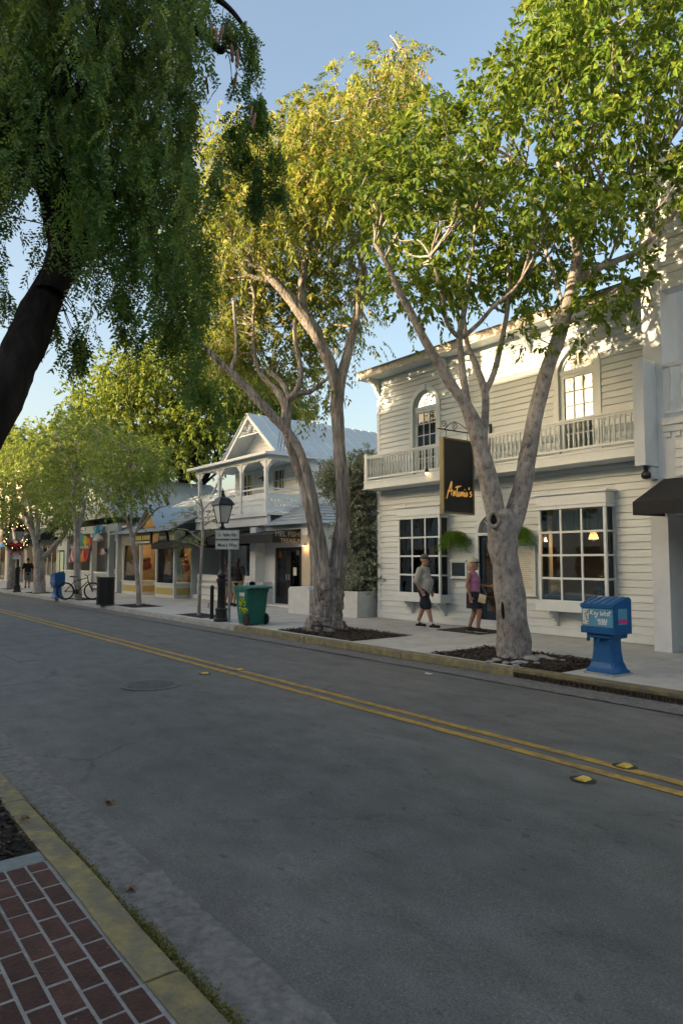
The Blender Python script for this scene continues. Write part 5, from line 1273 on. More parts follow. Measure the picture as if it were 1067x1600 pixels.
# ground floor
g = MB(); dops = [(-21.05, -19.35, .20, 2.20)]
wall_boxes(g, -22.0, -18.75, .13, 3.0, dops, 13.35, 13.5); g.box(-18.85, -18.75, 13.5, 24, .13, 3.0); GWL = g.build('ground_wall', MW, MB_)
WARMW = mat('buff_stucco', (.55, .48, .36), (.46, .40, .30), 3, .8, .2, 50)
g = MB(); g.box(-19.25, -18.74, 13.28, 13.349, .13, 2.6); g.build('buff_panel', WARMW, GWL)
g = MB(); g.box(-22.15, -21.75, 12.95, 13.348, .13, 2.95); g.box(-22.2, -21.2, 12.95, 13.346, .13, .95); g.build('pillar', MW, MB_)
g = MB(); g.box(-21.2, -19.2, 12.9, 13.345, .131, .20); g.build('door_step', MW, MB_)
BDOOR = mat('black_door_paint', (.015, .016, .017), (.01, .011, .012), 6, .4)
for (a, b) in ((-21.03, -20.21), (-20.19, -19.37)):
    g = MB(); y0, y1 = 13.37, 13.42; g.box(a, a+.14, y0, y1, .205, 2.19); g.box(b-.14, b, y0, y1, .205, 2.19); g.box(a+.14, b-.14, y0, y1, .205, .42); g.box(a+.14, b-.14, y0, y1, 2.06, 2.19); D_ = g.build('door', BDOOR, MB_)
    pane(D_, a+.14, b-.14, 13.395, .42, 2.06, SHOPGLASS)
    g = MB(); g.box((b-.10 if a < -20.5 else a+.04), (b-.04 if a < -20.5 else a+.10), 13.34, 13.369, 1.05, 1.25); g.build('door_handle', GALV, D_)
PAPER = mat('paper', (.60, .60, .56), (.52, .52, .48), 9, .8); PAPERB = mat('pale_blue_notice', (.25, .42, .48), (.2, .36, .42), 9, .7)
for (xx, zz, w_, h_, m_) in ((-19.78, 1.35, .20, .28, PAPER), (-19.95, .52, .22, .22, PAPERB), (-20.72, 1.95, .2, .22, mat('orange_notice', (.45, .13, .05), (.38, .1, .04), 6, .7)), (-19.6, 2.0, .2, .16, mat('grey_notice', (.2, .2, .2), (.14, .14, .14), 6, .7))):
    g = MB(); g.box(xx-w_/2, xx+w_/2, 13.362, 13.366, zz-h_/2, zz+h_/2); g.build('door_notice', m_, MB_)
# shop interior behind the doors, with its warm light
g = MB(); g.box(-21.9, -18.9, 15.4, 15.5, .13, 2.95); g.box(-21.9, -21.8, 13.5, 15.4, .13, 2.95); g.box(-21.8, -18.9, 13.5, 15.4, .13, .18); g.build('shop_room', mat('olive_shop_wall', (.16, .14, .08), (.10, .09, .05), 2, .8), MB_)
def shop_light(parent, p, e, col=(1, .62, .3), s_=.15):
    li = bpy.data.lights.new('shop_light', 'POINT'); li.energy = e*.6; li.color = col; li.shadow_soft_size = s_
    lo = bpy.data.objects.new('shop_light', li); COL.objects.link(lo); lo.parent = parent; lo.location = Vector(p)-WOFF[parent.name]
shop_light(MB_, (-20.2, 14.4, 2.5), 14)
WLX = thing('wall_lamp', 'small lit lamp on the buff wall beside the black double doors', 'lamp', (-19.0, 13.2, 2.35))
g = MB(); g.lathe((-19.0, 13.18, 2.33), [(.03, 0), (.06, -.03), (.075, -.09)][::-1], 8); g.build('lamp_shade', PAPER, WLX, True)
g = MB(); g.ball((-19.0, 13.18, 2.24), .03, 8, 6); g.build('bulb', BULB, WLX, True)
shop_light(WLX, (-18.98, 13.12, 2.16), 2.2, (1, .6, .28), .04)
# porch alcove left of the pillar: back wall, bench boards, dark windows
g = MB(); g.box(-27.0, -22.0, 14.6, 14.7, .13, 3.0); g.box(-27.0, -26.9, 12.9, 14.6, .13, 3.0); AL = g.build('alcove_wall', mat('pale_grey_boards', (.50, .54, .55), (.42, .46, .47), 3, .7), MB_)
for k in range(16): x = -26.85+k*.3; gg = MB(); gg.box(x, x+.285, 14.57, 14.598, .14, 2.98); gg.build('board', MATS['pale_grey_boards'], AL)
g = MB(); g.box(-24.0, -22.6, 14.54, 14.568, .9, 2.2); g.build('dark_window', DARK, AL)
g = MB(); g.box(-25.1, -24.25, 14.53, 14.566, .9, 2.35); g.build('teal_notice_board', mat('teal_board', (.07, .20, .22), (.05, .15, .17), 5, .6), AL)
g = MB(); g.box(-25.1, -24.25, 14.515, 14.529, 1.7, 2.3); g.build('grey_notice', mat('slate_print', (.10, .10, .11), (.07, .07, .08), 9, .6), AL)
pierced(MB_, (-26.8, 13.1, 0), (-22.2, 13.1, 0), .32, 1.15, 'low_screen', None, .16)
g = MB(); g.box(-26.9, -22.1, 12.95, 13.3, .13, .30); g.build('low_plinth', MW, MB_)
# awnings: long street run in two lengths, the nearer one with lettering on its end panel
def awning(parent, x0, x1, yf_, yw, zt, zf, zb, m, ends=True):
    g = MB(); g.prism([(yw, zt), (yf_, zf), (yf_, zb), (yf_+.012, zb), (yf_+.012, zf-.012), (yw, zt-.02)], 'x', x1, x0); a = g.build('awning', m, parent)
    if ends:
        g = MB(); g.prism([(yw, zt-.021), (yf_+.013, zf-.013), (yf_+.013, zb), (yw, zb+.0)], 'x', x1, x1-.012); g.build('awning_end', m, a)
        g = MB(); g.prism([(yw, zt-.021), (yf_+.013, zf-.013), (yf_+.013, zb), (yw, zb+.0)], 'x', x0+.012, x0); g.build('awning_end', m, a)
    return a
AW1 = awning(MB_, -24.1, -19.4, 12.2, 14.4, 3.0, 2.62, 2.33, AWN)
awning(MB_, -28.75, -24.25, 11.85, 13.0, 2.95, 2.46, 2.22, AWN)
GREYL = mat('grey_lettering', (.42, .41, .36), (.36, .35, .30), 9, .7)
for body, yy, zz, sz in (('MEL FISHER\'S', 13.0, 2.62, .245), ('TREASURES', 13.03, 2.40, .205)):
    me = text_mesh(body, sz, GREYL, .002); o = link('lettering', me, AW1, (-19.396-0, yy, zz), ROT_X); o.location = Vector((-19.394, yy, zz)); 
# scalloped fringe
sc = MB(); sc.prism([(0, 0), (.07, -.10), (.14, 0)], 'y', .01, 0); SCM = sc.mesh('scallop', BLACKM)
x = -26.9
while x < -21.4: link('scallop', SCM, MB_, (x, 13.05, 3.02)); x += .15
# ---- yellow-panelled corner shop with string lights
TS = thing('corner_shop', 'small shop with yellow panels, big lit windows and grey metal roof', 'shop', (-30, 12.3, .13))
YP = mat('yellow_panel', (.42, .33, .10), (.36, .28, .085), 4, .6); GW_ = mat('pale_grey_frame', (.55, .58, .58), (.48, .51, .51), 4, .5)
def shopbay(x0, x1, sides=True):
    y0 = 12.2; z0, z1 = .70, 2.45
    g = MB(); g.box(x0, x1, y0, 13.6, .135, .70); b = g.build('stall_riser', GW_, TS)
    g = MB(); g.box(x0+.12, x1-.12, y0-.012, y0-.001, .27, .56); g.build('yellow_panel', YP, b)
    g = MB(); g.box(x1+.001, x1+.012, y0+.12, 13.45, .27, .56); g.build('yellow_panel', YP, b)
    g = MB(); g.box(x0-.03, x1+.03, y0-.04, 13.6, .70, .76); g.build('sill', GW_, b)
    for xx in (x0, x1-.12): g = MB(); g.box(xx, xx+.12, y0, y0+.12, .76, z1); g.build('corner_post', GW_, b)
    g = MB(); g.box(x1-.12, x1, 13.48, 13.6, .76, z1); g.build('corner_post', GW_, b)
    pane(b, x0+.12, x1-.12, y0+.06, .76, z1, SHOPGLASS); pane(b, y0+.12, 13.48, x1-.06, .76, z1, SHOPGLASS, 'x')
    # string of bulbs round the window
    n = 9
    for k in range(n+1):
        for (xx, zz) in ((x0+.16, .82+(z1-.9)*k/n), ) + (((x0+.2+(x1-x0-.4)*k/n, .82),) if k % 2 else ()):
            link('string_bulb', SBM, b, (xx, y0+.16, zz), None)
SBm = MB(); SBm.ball((0, 0, 0), .03, 6, 4); SBM = SBm.mesh('string_bulb', emit('string_bulb_glow', (1, .6, .25), 3.0))
def sb_fix(b):
    pass
shopbay(-33.15, -30.85); shopbay(-29.1, -27.1)
g = MB(); g.box(-33.3, -27.0, 15.2, 15.3, .13, 3); g.box(-33.3, -33.2, 12.4, 15.2, .13, 3); g.box(-27.02, -26.94, 13.61, 15.2, .13, 3); g.box(-33.2, -27.1, 12.4, 15.2, 2.75, 2.8); g.build('shop_room', mat('tan_shop_wall', (.30, .24, .17), (.18, .14, .10), 2.2, .8), TS)
g = MB(); g.box(-30.85, -29.1, 13.5, 13.56, .14, 2.45); DD = g.build('shop_door', mat('teal_door', (.05, .13, .15), (.04, .10, .12), 4, .5), TS)
g = MB(); g.box(-33.2, -26.98, 12.16, 12.6, 2.455, 3.0); FB = g.build('fascia_board', mat('pale_olive_fascia', (.36, .36, .28), (.30, .30, .23), 5, .6), TS)
shop_light(TS, (-28.2, 13.2, 2.5), 34); shop_light(TS, (-32.0, 13.4, 2.5), 34)
g = MB(); g.cbox(-31.3, -29.35, 12.06, 12.155, 2.50, 2.98, .01); SGN = g.build('shop_sign', SIGNB, TS)
YLT = mat('yellow_lettering', (.55, .46, .12), (.45, .38, .1), 9, .6)
for k_ in range(9): gg = MB(); xx_ = -31.1+k_*.18+(.08 if k_ > 3 else 0); gg.box(xx_, xx_+.13, 12.05, 12.058, 2.66, 2.86); gg.build('worn_letter', YLT, SGN)
g = MB(); g.cbox(-31.2, -29.45, 12.05, 12.06, 2.51, 2.60, .001); g.build('sign_strip', mat('silver_strip', (.45, .46, .46), (.38, .39, .39), 6, .4), SGN)
g = MB(); g.prism(arc(-28.05, .47, 2.58, 16), 'y', 12.155, 12.06); SG2 = g.build('round_sign', SIGNB, TS)
me = text_mesh("TEDDY'S", .19, PAPER, .003); o = link('lettering', me, SG2, (-28.05, 12.055, 2.70), ROT_Y)
OCH = mat('ochre_panel', (.55, .33, .12), (.45, .26, .09), 3, .6)
for (a, b) in ((-29.3, -28.62), (-31.95, -31.35)): g = MB(); g.box(a, b, 12.14, 12.158, 2.5, 2.98); g.build('ochre_panel', OCH, FB)
# roofs: steep grey metal slopes with a small dormer gable
g = MB(); v = [(-34.2, 11.9, 3.05), (-26.95, 11.9, 3.05), (-26.95, 16.5, 5.2), (-34.2, 16.5, 5.2)]; g.add(v+[(p[0], p[1], p[2]-.05) for p in v], [(0, 1, 2, 3), (7, 6, 5, 4), (0, 4, 5, 1), (1, 5, 6, 2), (2, 6, 7, 3), (3, 7, 4, 0)]); TR = g.build('roof', SHROOF, TS)
for k in range(1, 13):
    t = k/13; gg = MB(); gg.beam((-34.2, 11.9+4.6*t, 3.062+2.15*t), (-26.95, 11.9+4.6*t, 3.062+2.15*t), .05, .022); gg.build('shingle_course', SHROOF, TR)
g = MB(); g.prism([(-31.0, 3.25), (-28.9, 3.25), (-29.9, 4.15)], 'y', 15.4, 12.25); DG = g.build('dormer', OCH, TS)
for s_ in (-1, 1):
    gg = MB(); A, B = Vector((-29.9, 0, 4.22)), Vector((-29.9+s_*1.35, 0, 3.02)); v = [(p.x, yy, p.z+dz) for yy in (12.05, 15.6) for (p, dz) in ((A, 0), (B, 0), (B, -.05), (A, -.05))]
    gg.add(v, [(0, 1, 2, 3), (7, 6, 5, 4), (0, 4, 5, 1), (1, 5, 6, 2), (2, 6, 7, 3), (3, 7, 4, 0)]); gg.build('dormer_roof', BLUEROOF if s_ == 1 else SHROOF, DG)
# upper block that links the shop roof with the gabled house
g = MB(); g.prism([(16.0, 3.2), (16.0, 4.6), (18.0, 5.6), (24, 5.6), (24, 3.2)], 'x', -34.0, -27.05); g.build('rear_block', SHROOF, TS)
# goods in the windows
GC = [mat('goods_red', (.35, .03, .03), (.25, .02, .02), 8, .7), mat('goods_pink', (.50, .22, .22), (.4, .17, .17), 8, .7), mat('goods_tan', (.40, .28, .15), (.30, .2, .1), 8, .8), mat('goods_cream', (.55, .50, .40), (.45, .4, .32), 8, .8), mat('goods_brown', (.12, .07, .04), (.08, .045, .03), 8, .8), mat('goods_teal', (.08, .18, .18), (.06, .13, .13), 8, .7)]
def plush(x, y, z, s_, m_, label):
    T = thing('plush_toy', label, 'toy', (x, y, z), 'soft toys in the lit shop windows')
    g = MB(); g.ball((x, y, z+s_*.32), s_*.30, 8, 6, 1, .9, 1.1); g.build('body', m_, T, True, 180)
    g = MB(); g.ball((x, y-.02, z+s_*.78), s_*.22, 8, 6); g.build('head', m_, T, True, 180)
    for q in (-1, 1):
        g = MB(); g.ball((x+q*s_*.17, y, z+s_*.97), s_*.075, 6, 4); g.build('ear', m_, T, True, 180)
        g = MB(); g.tube([(x+q*s_*.25, y-.02, z+s_*.5), (x+q*s_*.38, y-s_*.15, z+s_*.3)], [s_*.1, s_*.08], 6); g.build('arm', m_, T, True)
        g = MB(); g.tube([(x+q*s_*.15, y-.02, z+s_*.12), (x+q*s_*.22, y-s_*.3, z+s_*.09)], [s_*.11, s_*.09], 6); g.build('leg', m_, T, True)
sp = [(-32.7, .9, .5, 3, 'cream soft toy at the far left of the lit windows'), (-32.2, 1.25, .6, 4, 'brown soft toy high in the left shop window'), (-31.6, .8, .5, 2, 'tan soft toy low in the left shop window'), (-31.2, 1.3, .55, 0, 'red soft toy beside the shop door'),
      (-28.8, .8, .45, 3, 'cream soft toy low in the right shop window'), (-28.3, 1.5, .5, 2, 'tan soft toy high in the right shop window'), (-28.1, .78, .42, 3, 'small cream toy at the sill of the right window'), (-27.6, 1.25, .55, 1, 'pink soft toy near the window corner'), (-27.35, .8, .6, 1, 'pink soft toy beside the brown chair'), (-27.5, 1.85, .4, 2, 'tan toy hanging at the top of the corner window')]
for i, (xx, zz, s_, ci, lb) in enumerate(sp): plush(xx, 12.75+.25*(i % 3), zz, s_, GC[ci], lb)
g = MB(); g.cbox(-27.75, -27.25, 13.1, 13.5, .78, 1.05, .03); g.prism(arc(-27.5, .26, 1.25, 10)+[(-27.76, 1.05), (-27.24, 1.05)], 'y', 13.45, 13.35); tag(g.build('display_chair', GC[4]), 'dark round-backed chair in the corner shop window', 'chair')

# ---- porch restaurant with flags
PRB = thing('porch_restaurant', 'pale grey boarded restaurant with open porch and hanging flags', 'building', (-39, 12.4, .13))
GB = mat('pale_grey_siding', (.48, .53, .55), (.42, .47, .49), 3, .6)
g = MB(); g.box(-44.6, -33.9, 14.6, 14.7, .13, 4.0); g.box(-44.6, -44.5, 12.3, 14.6, .13, 4.0); g.box(-44.5, -42.6, 12.3, 12.4, .13, 4.2); BW = g.build('wall', GB, PRB)
for k in range(7): x = -44.48+k*.27; gg = MB(); gg.box(x, x+.25, 12.272, 12.298, .14, 4.1); gg.build('board', GB, BW)
g = MB(); g.prism([(-45, 4.0), (-33.4, 4.0), (-39.2, 6.4)], 'y', 12.5, 12.4); g.build('gable', GB, PRB)
for s_ in (-1, 1):
    gg = MB(); A, B = Vector((-39.2, 0, 6.5)), Vector((-39.2+s_*6.2, 0, 3.93)); v = [(p.x, yy, p.z+dz) for yy in (11.9, 20) for (p, dz) in ((A, 0), (B, 0), (B, -.07), (A, -.07))]
    gg.add(v, [(0, 1, 2, 3), (7, 6, 5, 4), (0, 4, 5, 1), (1, 5, 6, 2), (2, 6, 7, 3), (3, 7, 4, 0)]); gg.build('roof', SHROOF, PRB)
g = MB(); g.box(-44.6, -33.6, 12.2, 14.6, 3.5, 3.6); g.box(-44.6, -33.6, 12.1, 12.3, 3.2, 3.498); g.build('porch_beam', GB, PRB)
for xx in (-37.6, -34.9, -33.7):
    g = MB(); g.box(xx-.14, xx+.14, 12.1, 12.38, .14, 3.2); c_ = g.build('porch_post', GB, PRB)
g = MB(); g.box(-42.6, -37.75, 12.2, 12.3, .14, 1.10); LWL = g.build('low_wall', GB, PRB)
for k in range(18):
    x = -42.58+k*.268; gg = MB(); gg.box(x, x+.25, 12.175, 12.199, .16, 1.08); gg.build('board', GB, LWL)
g = MB(); g.box(-42.65, -37.74, 12.12, 12.36, 1.10, 1.16); g.build('counter', MW, LWL)
g = MB(); g.box(-37.45, -35.05, 12.2, 12.28, 1.05, 1.13); g.box(-37.45, -35.05, 12.2, 12.28, .28, .34); RLG = g.build('porch_rail', MW, PRB)
bb = MB(); bb.box(-.025, .025, -.025, .025, 0, .71); BBM = bb.mesh('baluster', MW)
for k in range(13): link('baluster', BBM, RLG, (-37.36+k*.19, 12.24, .34))
for (a, b, z0, z1) in ((-42.3, -40.6, 1.2, 2.9), (-40.0, -38.6, 1.2, 2.8), (-37.0, -36.2, .2, 2.6), (-35.6, -34.4, 1.1, 2.7)):
    g = MB(); g.box(a, b, 14.56, 14.599, z0, z1); W_ = g.build('dark_opening', DARK, PRB)
    g = MB(); g.box(a-.08, a, 14.53, 14.598, z0, z1); g.box(b, b+.08, 14.53, 14.598, z0, z1); g.box(a-.08, b+.08, 14.53, 14.598, z1, z1+.08); g.build('opening_frame', MW, W_)
shop_light(PRB, (-36.0, 13.5, 3.0), 10, (1, .7, .45)); shop_light(PRB, (-41, 13.5, 3.0), 6, (1, .7, .45))
g = MB(); g.box(-43.5, -43.05, 12.0, 12.27, .95, 2.35); MN = g.build('lit_menu_box', BLACKM, PRB)
g = MB(); g.box(-43.42, -43.13, 11.99, 11.999, 1.05, 2.25); g.build('lit_menu', emit('lit_menu_face', (.85, .9, .55), .12), MN)
g = MB(); g.box(-43.049, -43.04, 12.03, 12.22, 1.05, 2.25); g.build('lit_menu', MATS['lit_menu_face'], MN)
SY = 12.0; h0, h1 = on_y(110, 855, SY), on_y(142, 855, SY)
HS = thing('hanging_board', 'dark hanging signboard with pale lettering before the porch restaurant', 'sign', (h0.x, SY, 2.4))
g = MB(); g.cbox(h0.x, h1.x, SY-.03, SY+.03, 2.27, 2.66, .01); HSB = g.build('board', SIGNB, HS)
for k_ in range(11): gg = MB(); xx_ = h0.x+.3+k_*(h1.x-h0.x-.6)/11; gg.box(xx_, xx_+.2, SY-.037, SY-.031, 2.38, 2.54); gg.build('worn_letter', GREYL, HSB)
g = MB(); g.tube([(h0.x-.4, SY, 2.92), (h1.x+.3, SY, 2.92)], .025, 6); g.build('hanging_bar', IRON, HS)
for xx in (h0.x+.3, h1.x-.3): g = MB(); g.tube([(xx, SY, 2.9), (xx, SY, 2.65)], .01, 5); g.build('hanger', IRON, HS)
def flag(pole0, pole1, w_, cols, label, horiz=True, drop=.1, group='flags hung along the porch restaurant', canton=None):
    """cloth strip along pole0->pole1 hanging down w_, stripes in cols"""
    p0, p1 = Vector(pole0), Vector(pole1); T = thing('flag', label, 'flag', p0, group); n, k = 14, len(cols)
    g = MB(); g.tube([p0, p1], .014, 5); g.build('flag_pole', IRON, T)
    g = MB(); d = (p1-p0)
    def P(u, v): q = p0+d*u; return (q.x+.03*math.sin(u*9+v*3), q.y+.07*math.sin(u*7+v*4)*v, q.z-w_*v-.05*math.sin(u*6)*v)
    for j in range(k):
        g.mi = j
        for i in range(n):
            if horiz: a = (i/n, (i+1)/n, j/k, (j+1)/k); g.quad(P(a[0], a[2]), P(a[1], a[2]), P(a[1], a[3]), P(a[0], a[3]))
            else: a = (j/k, (j+1)/k, i/n, (i+1)/n); g.quad(P(a[0], a[2]), P(a[1], a[2]), P(a[1], a[3]), P(a[0], a[3]))
    g.build('cloth', [mat('flag_%s' % c, FC[c], None, 6, .8) for c in cols], T, True)
    if canton:
        g = MB()
        for i in range(5):
            for j in range(5):
                a = (i/12, (i+1)/12, j/11, (j+1)/11); g.quad(*[(q[0], q[1]-.008, q[2]) for q in (P(a[0], a[2]), P(a[1], a[2]), P(a[1], a[3]), P(a[0], a[3]))])
        g.build('canton', mat('flag_navy', FC['navy'], None, 6, .8), T, True)
FC = dict(red=(.42, .02, .03), orange=(.55, .18, .02), yellow=(.55, .42, .03), green=(.03, .28, .10), blue=(.02, .22, .40), purple=(.12, .04, .22), white=(.6, .6, .58), navy=(.02, .03, .12), sky=(.16, .42, .55), dark=(.03, .03, .035))
def fp(px, py, Y=11.95): return on_y(px, py, Y)
flag(fp(126, 832), fp(143, 842), .62, ['blue', 'green', 'yellow', 'orange', 'red'], 'rainbow striped flag above the hanging signboard', False)
flag(fp(109, 858), fp(118, 858), .72, ['red', 'white', 'red', 'white', 'red', 'white', 'red'], 'red and white striped flag with blue canton under the signboard', False, canton=True)
flag(fp(125, 858), fp(138, 858), .66, ['dark', 'orange', 'red', 'red'], 'red and orange flag hanging under the right of the signboard', False)
flag(fp(146, 825), fp(161, 818), .5, ['sky', 'blue', 'sky'], 'light blue flag above the porch posts', False)
flag(fp(156, 857), fp(167, 857), .3, ['red', 'white', 'navy'], 'small red flag between the porch posts', False)
g = MB(); g.lathe((-36.2, 12.0, 2.75), [(.0, -.05), (.5, .0), (.62, .1), (.5, .25), (.2, .38), (.02, .42)], 12, sy=.3); tag(g.build('paper_lantern', mat('white_fish_ornament', (.55, .57, .55), (.25, .26, .25), 3, .7), None, True), 'white rounded ornament hanging between the porch posts', 'ornament')

# ---- shops at the far left
LS = thing('left_shop', 'shop with dark green awning and warm window left of the porch restaurant', 'shop', (-49, 12.4, .13))
g = MB(); g.box(-53.5, -44.65, 12.4, 12.5, 2.9, 5.6); wall_boxes(g, -53.5, -44.65, .13, 2.9, [(-48.4, -45.2, .75, 2.7), (-52.6, -49.4, .2, 2.7)], 12.4, 12.5); g.box(-53.5, -44.65, 14.9, 15, .13, 5.6); g.build('wall', mat('grey_beige_wall', (.40, .40, .37), (.32, .32, .30), 2, .7), LS)
g = MB(); g.box(-53.3, -44.8, 14.5, 14.6, .13, 2.9); g.build('shop_room', MATS['tan_shop_wall'], LS)
for k in range(3):
    a = -48.4+k*1.067; pane(LS, a+.03, a+1.03, 12.45, .78, 2.68, SHOPGLASS)
    g = MB(); g.box(a-.03, a+.03, 12.41, 12.49, .75, 2.7); g.build('window_post', MW, LS)
shop_light(LS, (-46.6, 13.4, 2.5), 16, (1, .55, .2)); shop_light(LS, (-51, 13.4, 2.5), 10, (1, .75, .5))
awning(LS, -48.9, -44.75, 11.3, 12.39, 3.9, 3.35, 3.0, mat('dark_green_awning', (.012, .03, .026), (.009, .022, .019), 5, .8))
awning(LS, -53.4, -49.1, 11.5, 12.39, 3.5, 3.1, 2.85, mat('grey_awning', (.20, .22, .22), (.16, .18, .18), 5, .8))
for i, (xx, ci) in enumerate(((-52.2, 2), (-51.6, 3), (-51.0, 0), (-50.3, 3), (-49.9, 2))):
    g = MB(); g.prism([(xx-.28, 1.35), (xx-.20, 2.05), (xx-.07, 2.15), (xx+.07, 2.15), (xx+.20, 2.05), (xx+.28, 1.35)], 'y', 12.9, 12.78); tag(g.build('hanging_garment', GC[ci]), ['tan', 'cream', 'red', 'pale', 'light brown'][i]+' garment hanging in the open shop front at far left', 'garment', 'garments in the far shop front')
FL = thing('beige_building', 'beige two-storey building with sunlit top at the far left', 'building', (-60, 12.2, .13))
BEI = mat('beige_stucco', (.50, .44, .35), (.42, .37, .29), 2, .8, .2, 30)
fops = [(-66.5, -65.3, 4.2, 6.2), (-63.5, -62.3, 4.2, 6.2), (-60.5, -59.3, 4.2, 6.2), (-57.5, -56.3, 4.2, 6.2), (-67, -58.5, .2, 2.9), (-57.6, -54.4, .3, 2.9)]
g = MB(); wall_boxes(g, -74, -53.6, .13, 8.2, fops, 12.2, 12.4); g.box(-53.8, -53.6, 12.4, 20, .13, 8.2); g.build('wall', BEI, FL)
g = MB(); g.box(-74, -53.5, 12.0, 12.199, 7.9, 8.35); g.box(-74, -53.5, 12.05, 12.199, 3.3, 3.55); g.build('cornice', BEI, FL)
g = MB(); g.box(-73.8, -53.8, 13.6, 13.7, .13, 8); g.build('inner_room', DARK, FL)
for (a, b, c, d) in fops[:4]: pane(FL, a, b, 12.3, c, d, DGLASS)
for (a, b, c, d) in fops[4:]:
    n = 4
    for k in range(n):
        pane(FL, a+(b-a)*k/n+.05, a+(b-a)*(k+1)/n-.05, 12.3, c, d, SHOPGLASS); g = MB(); g.box(a+(b-a)*k/n-.05, a+(b-a)*k/n+.05, 12.25, 12.35, c, d); g.build('window_post', BEI, FL)
shop_light(FL, (-60, 12.9, 2.6), 14, (1, .65, .35))
g = MB(); v = [(-57.5, 12.19, 3.2), (-54.0, 12.19, 3.2), (-54.0, 10.6, 2.5), (-57.5, 10.6, 2.5)]; g.add(v+[(p[0], p[1], p[2]-.05) for p in v]+[(-57.5, 10.6, 2.2), (-54, 10.6, 2.2)], [(0, 1, 2, 3), (7, 6, 5, 4), (3, 2, 9, 8), (1, 5, 6, 2), (0, 3, 7, 4)]); g.build('awning', mat('bright_blue_awning', (.03, .22, .45), (.025, .18, .38), 5, .7), FL)

# ---- unseen buildings added behind the camera to keep the low sun off the street
def near_shade_building(x0, x1, h, m_, label, parap=.3):
    T = thing('added_shade_building', label, 'building', ((x0+x1)/2, -11.0, .13)); y1, y0 = -11.0, -20
    n = max(2, int((x1-x0)/2.6)); wn_ = []
    for k in range(n):
        xc = x0+(x1-x0)*(k+.5)/n; wn_.append((xc-.55, xc+.55, 4.4, 6.3)); wn_.append((xc-.9, xc+.9, .6, 2.7))
    g = MB(); wall_boxes(g, x0, x1, .0, h, wn_, y1-.2, y1); g.box(x0, x0+.2, y0, y1-.2, 0, h); g.box(x1-.2, x1, y0, y1-.2, 0, h); g.box(x0, x1, y0-.2, y0, 0, h); g.build('wall', m_, T)
    g = MB(); g.box(x0, x1, y0, y1-.2, h-.6, h-.45); g.build('roof', SHROOF, T)
    g = MB(); g.box(x0-.1, x1+.1, y1, y1+.35, h-.25, h); g.build('cornice', m_, T)
    g = MB(); g.box(x0+.3, x1-.3, y1-1.4, y1-1.3, .1, h-.7); g.build('inner_room', DARK, T)
    for (a, b, c, d) in wn_:
        g = MB(); g.box(a-.08, b+.08, y1, y1+.05, c-.1, c); f_ = g.build('window_sill', TRIM, T); pane(T, a, b, y1-.1, c, d, DGLASS)
CRM = mat('cream_wall', (.52, .48, .40), (.45, .41, .34), 2, .8)
for (x0, x1, h, m_, lb) in ((14, 30, 9.2, BEI, 'beige building added to block the sun far along the near side, unseen behind the camera'), (3.2, 13.8, 9.3, CRM, 'cream building added to block the sun on the near side, unseen right behind the camera'), (-7.4, 3.0, 9.5, WHITE, 'unseen white building added to block the sun on the near side beside the camera'), (-15.0, -7.6, 9.5, CRM, 'unseen cream building added to block the sun on the near side under the feathery tree'),
                            (-30, -15.2, 10.2, BEI, 'unseen beige building added to block the sun on the near side across from the gabled house'), (-38, -30.2, 12.2, WHITE, 'unseen tall white building added to block the sun on the near side across from the corner shop'), (-58, -38.2, 9.0, CRM, 'unseen cream building added to block the sun far down the near side'), (-80, -58.2, 9.0, BEI, 'unseen beige building added to block the sun at the far end of the near side')):
    near_shade_building(x0, x1, h, m_, lb)

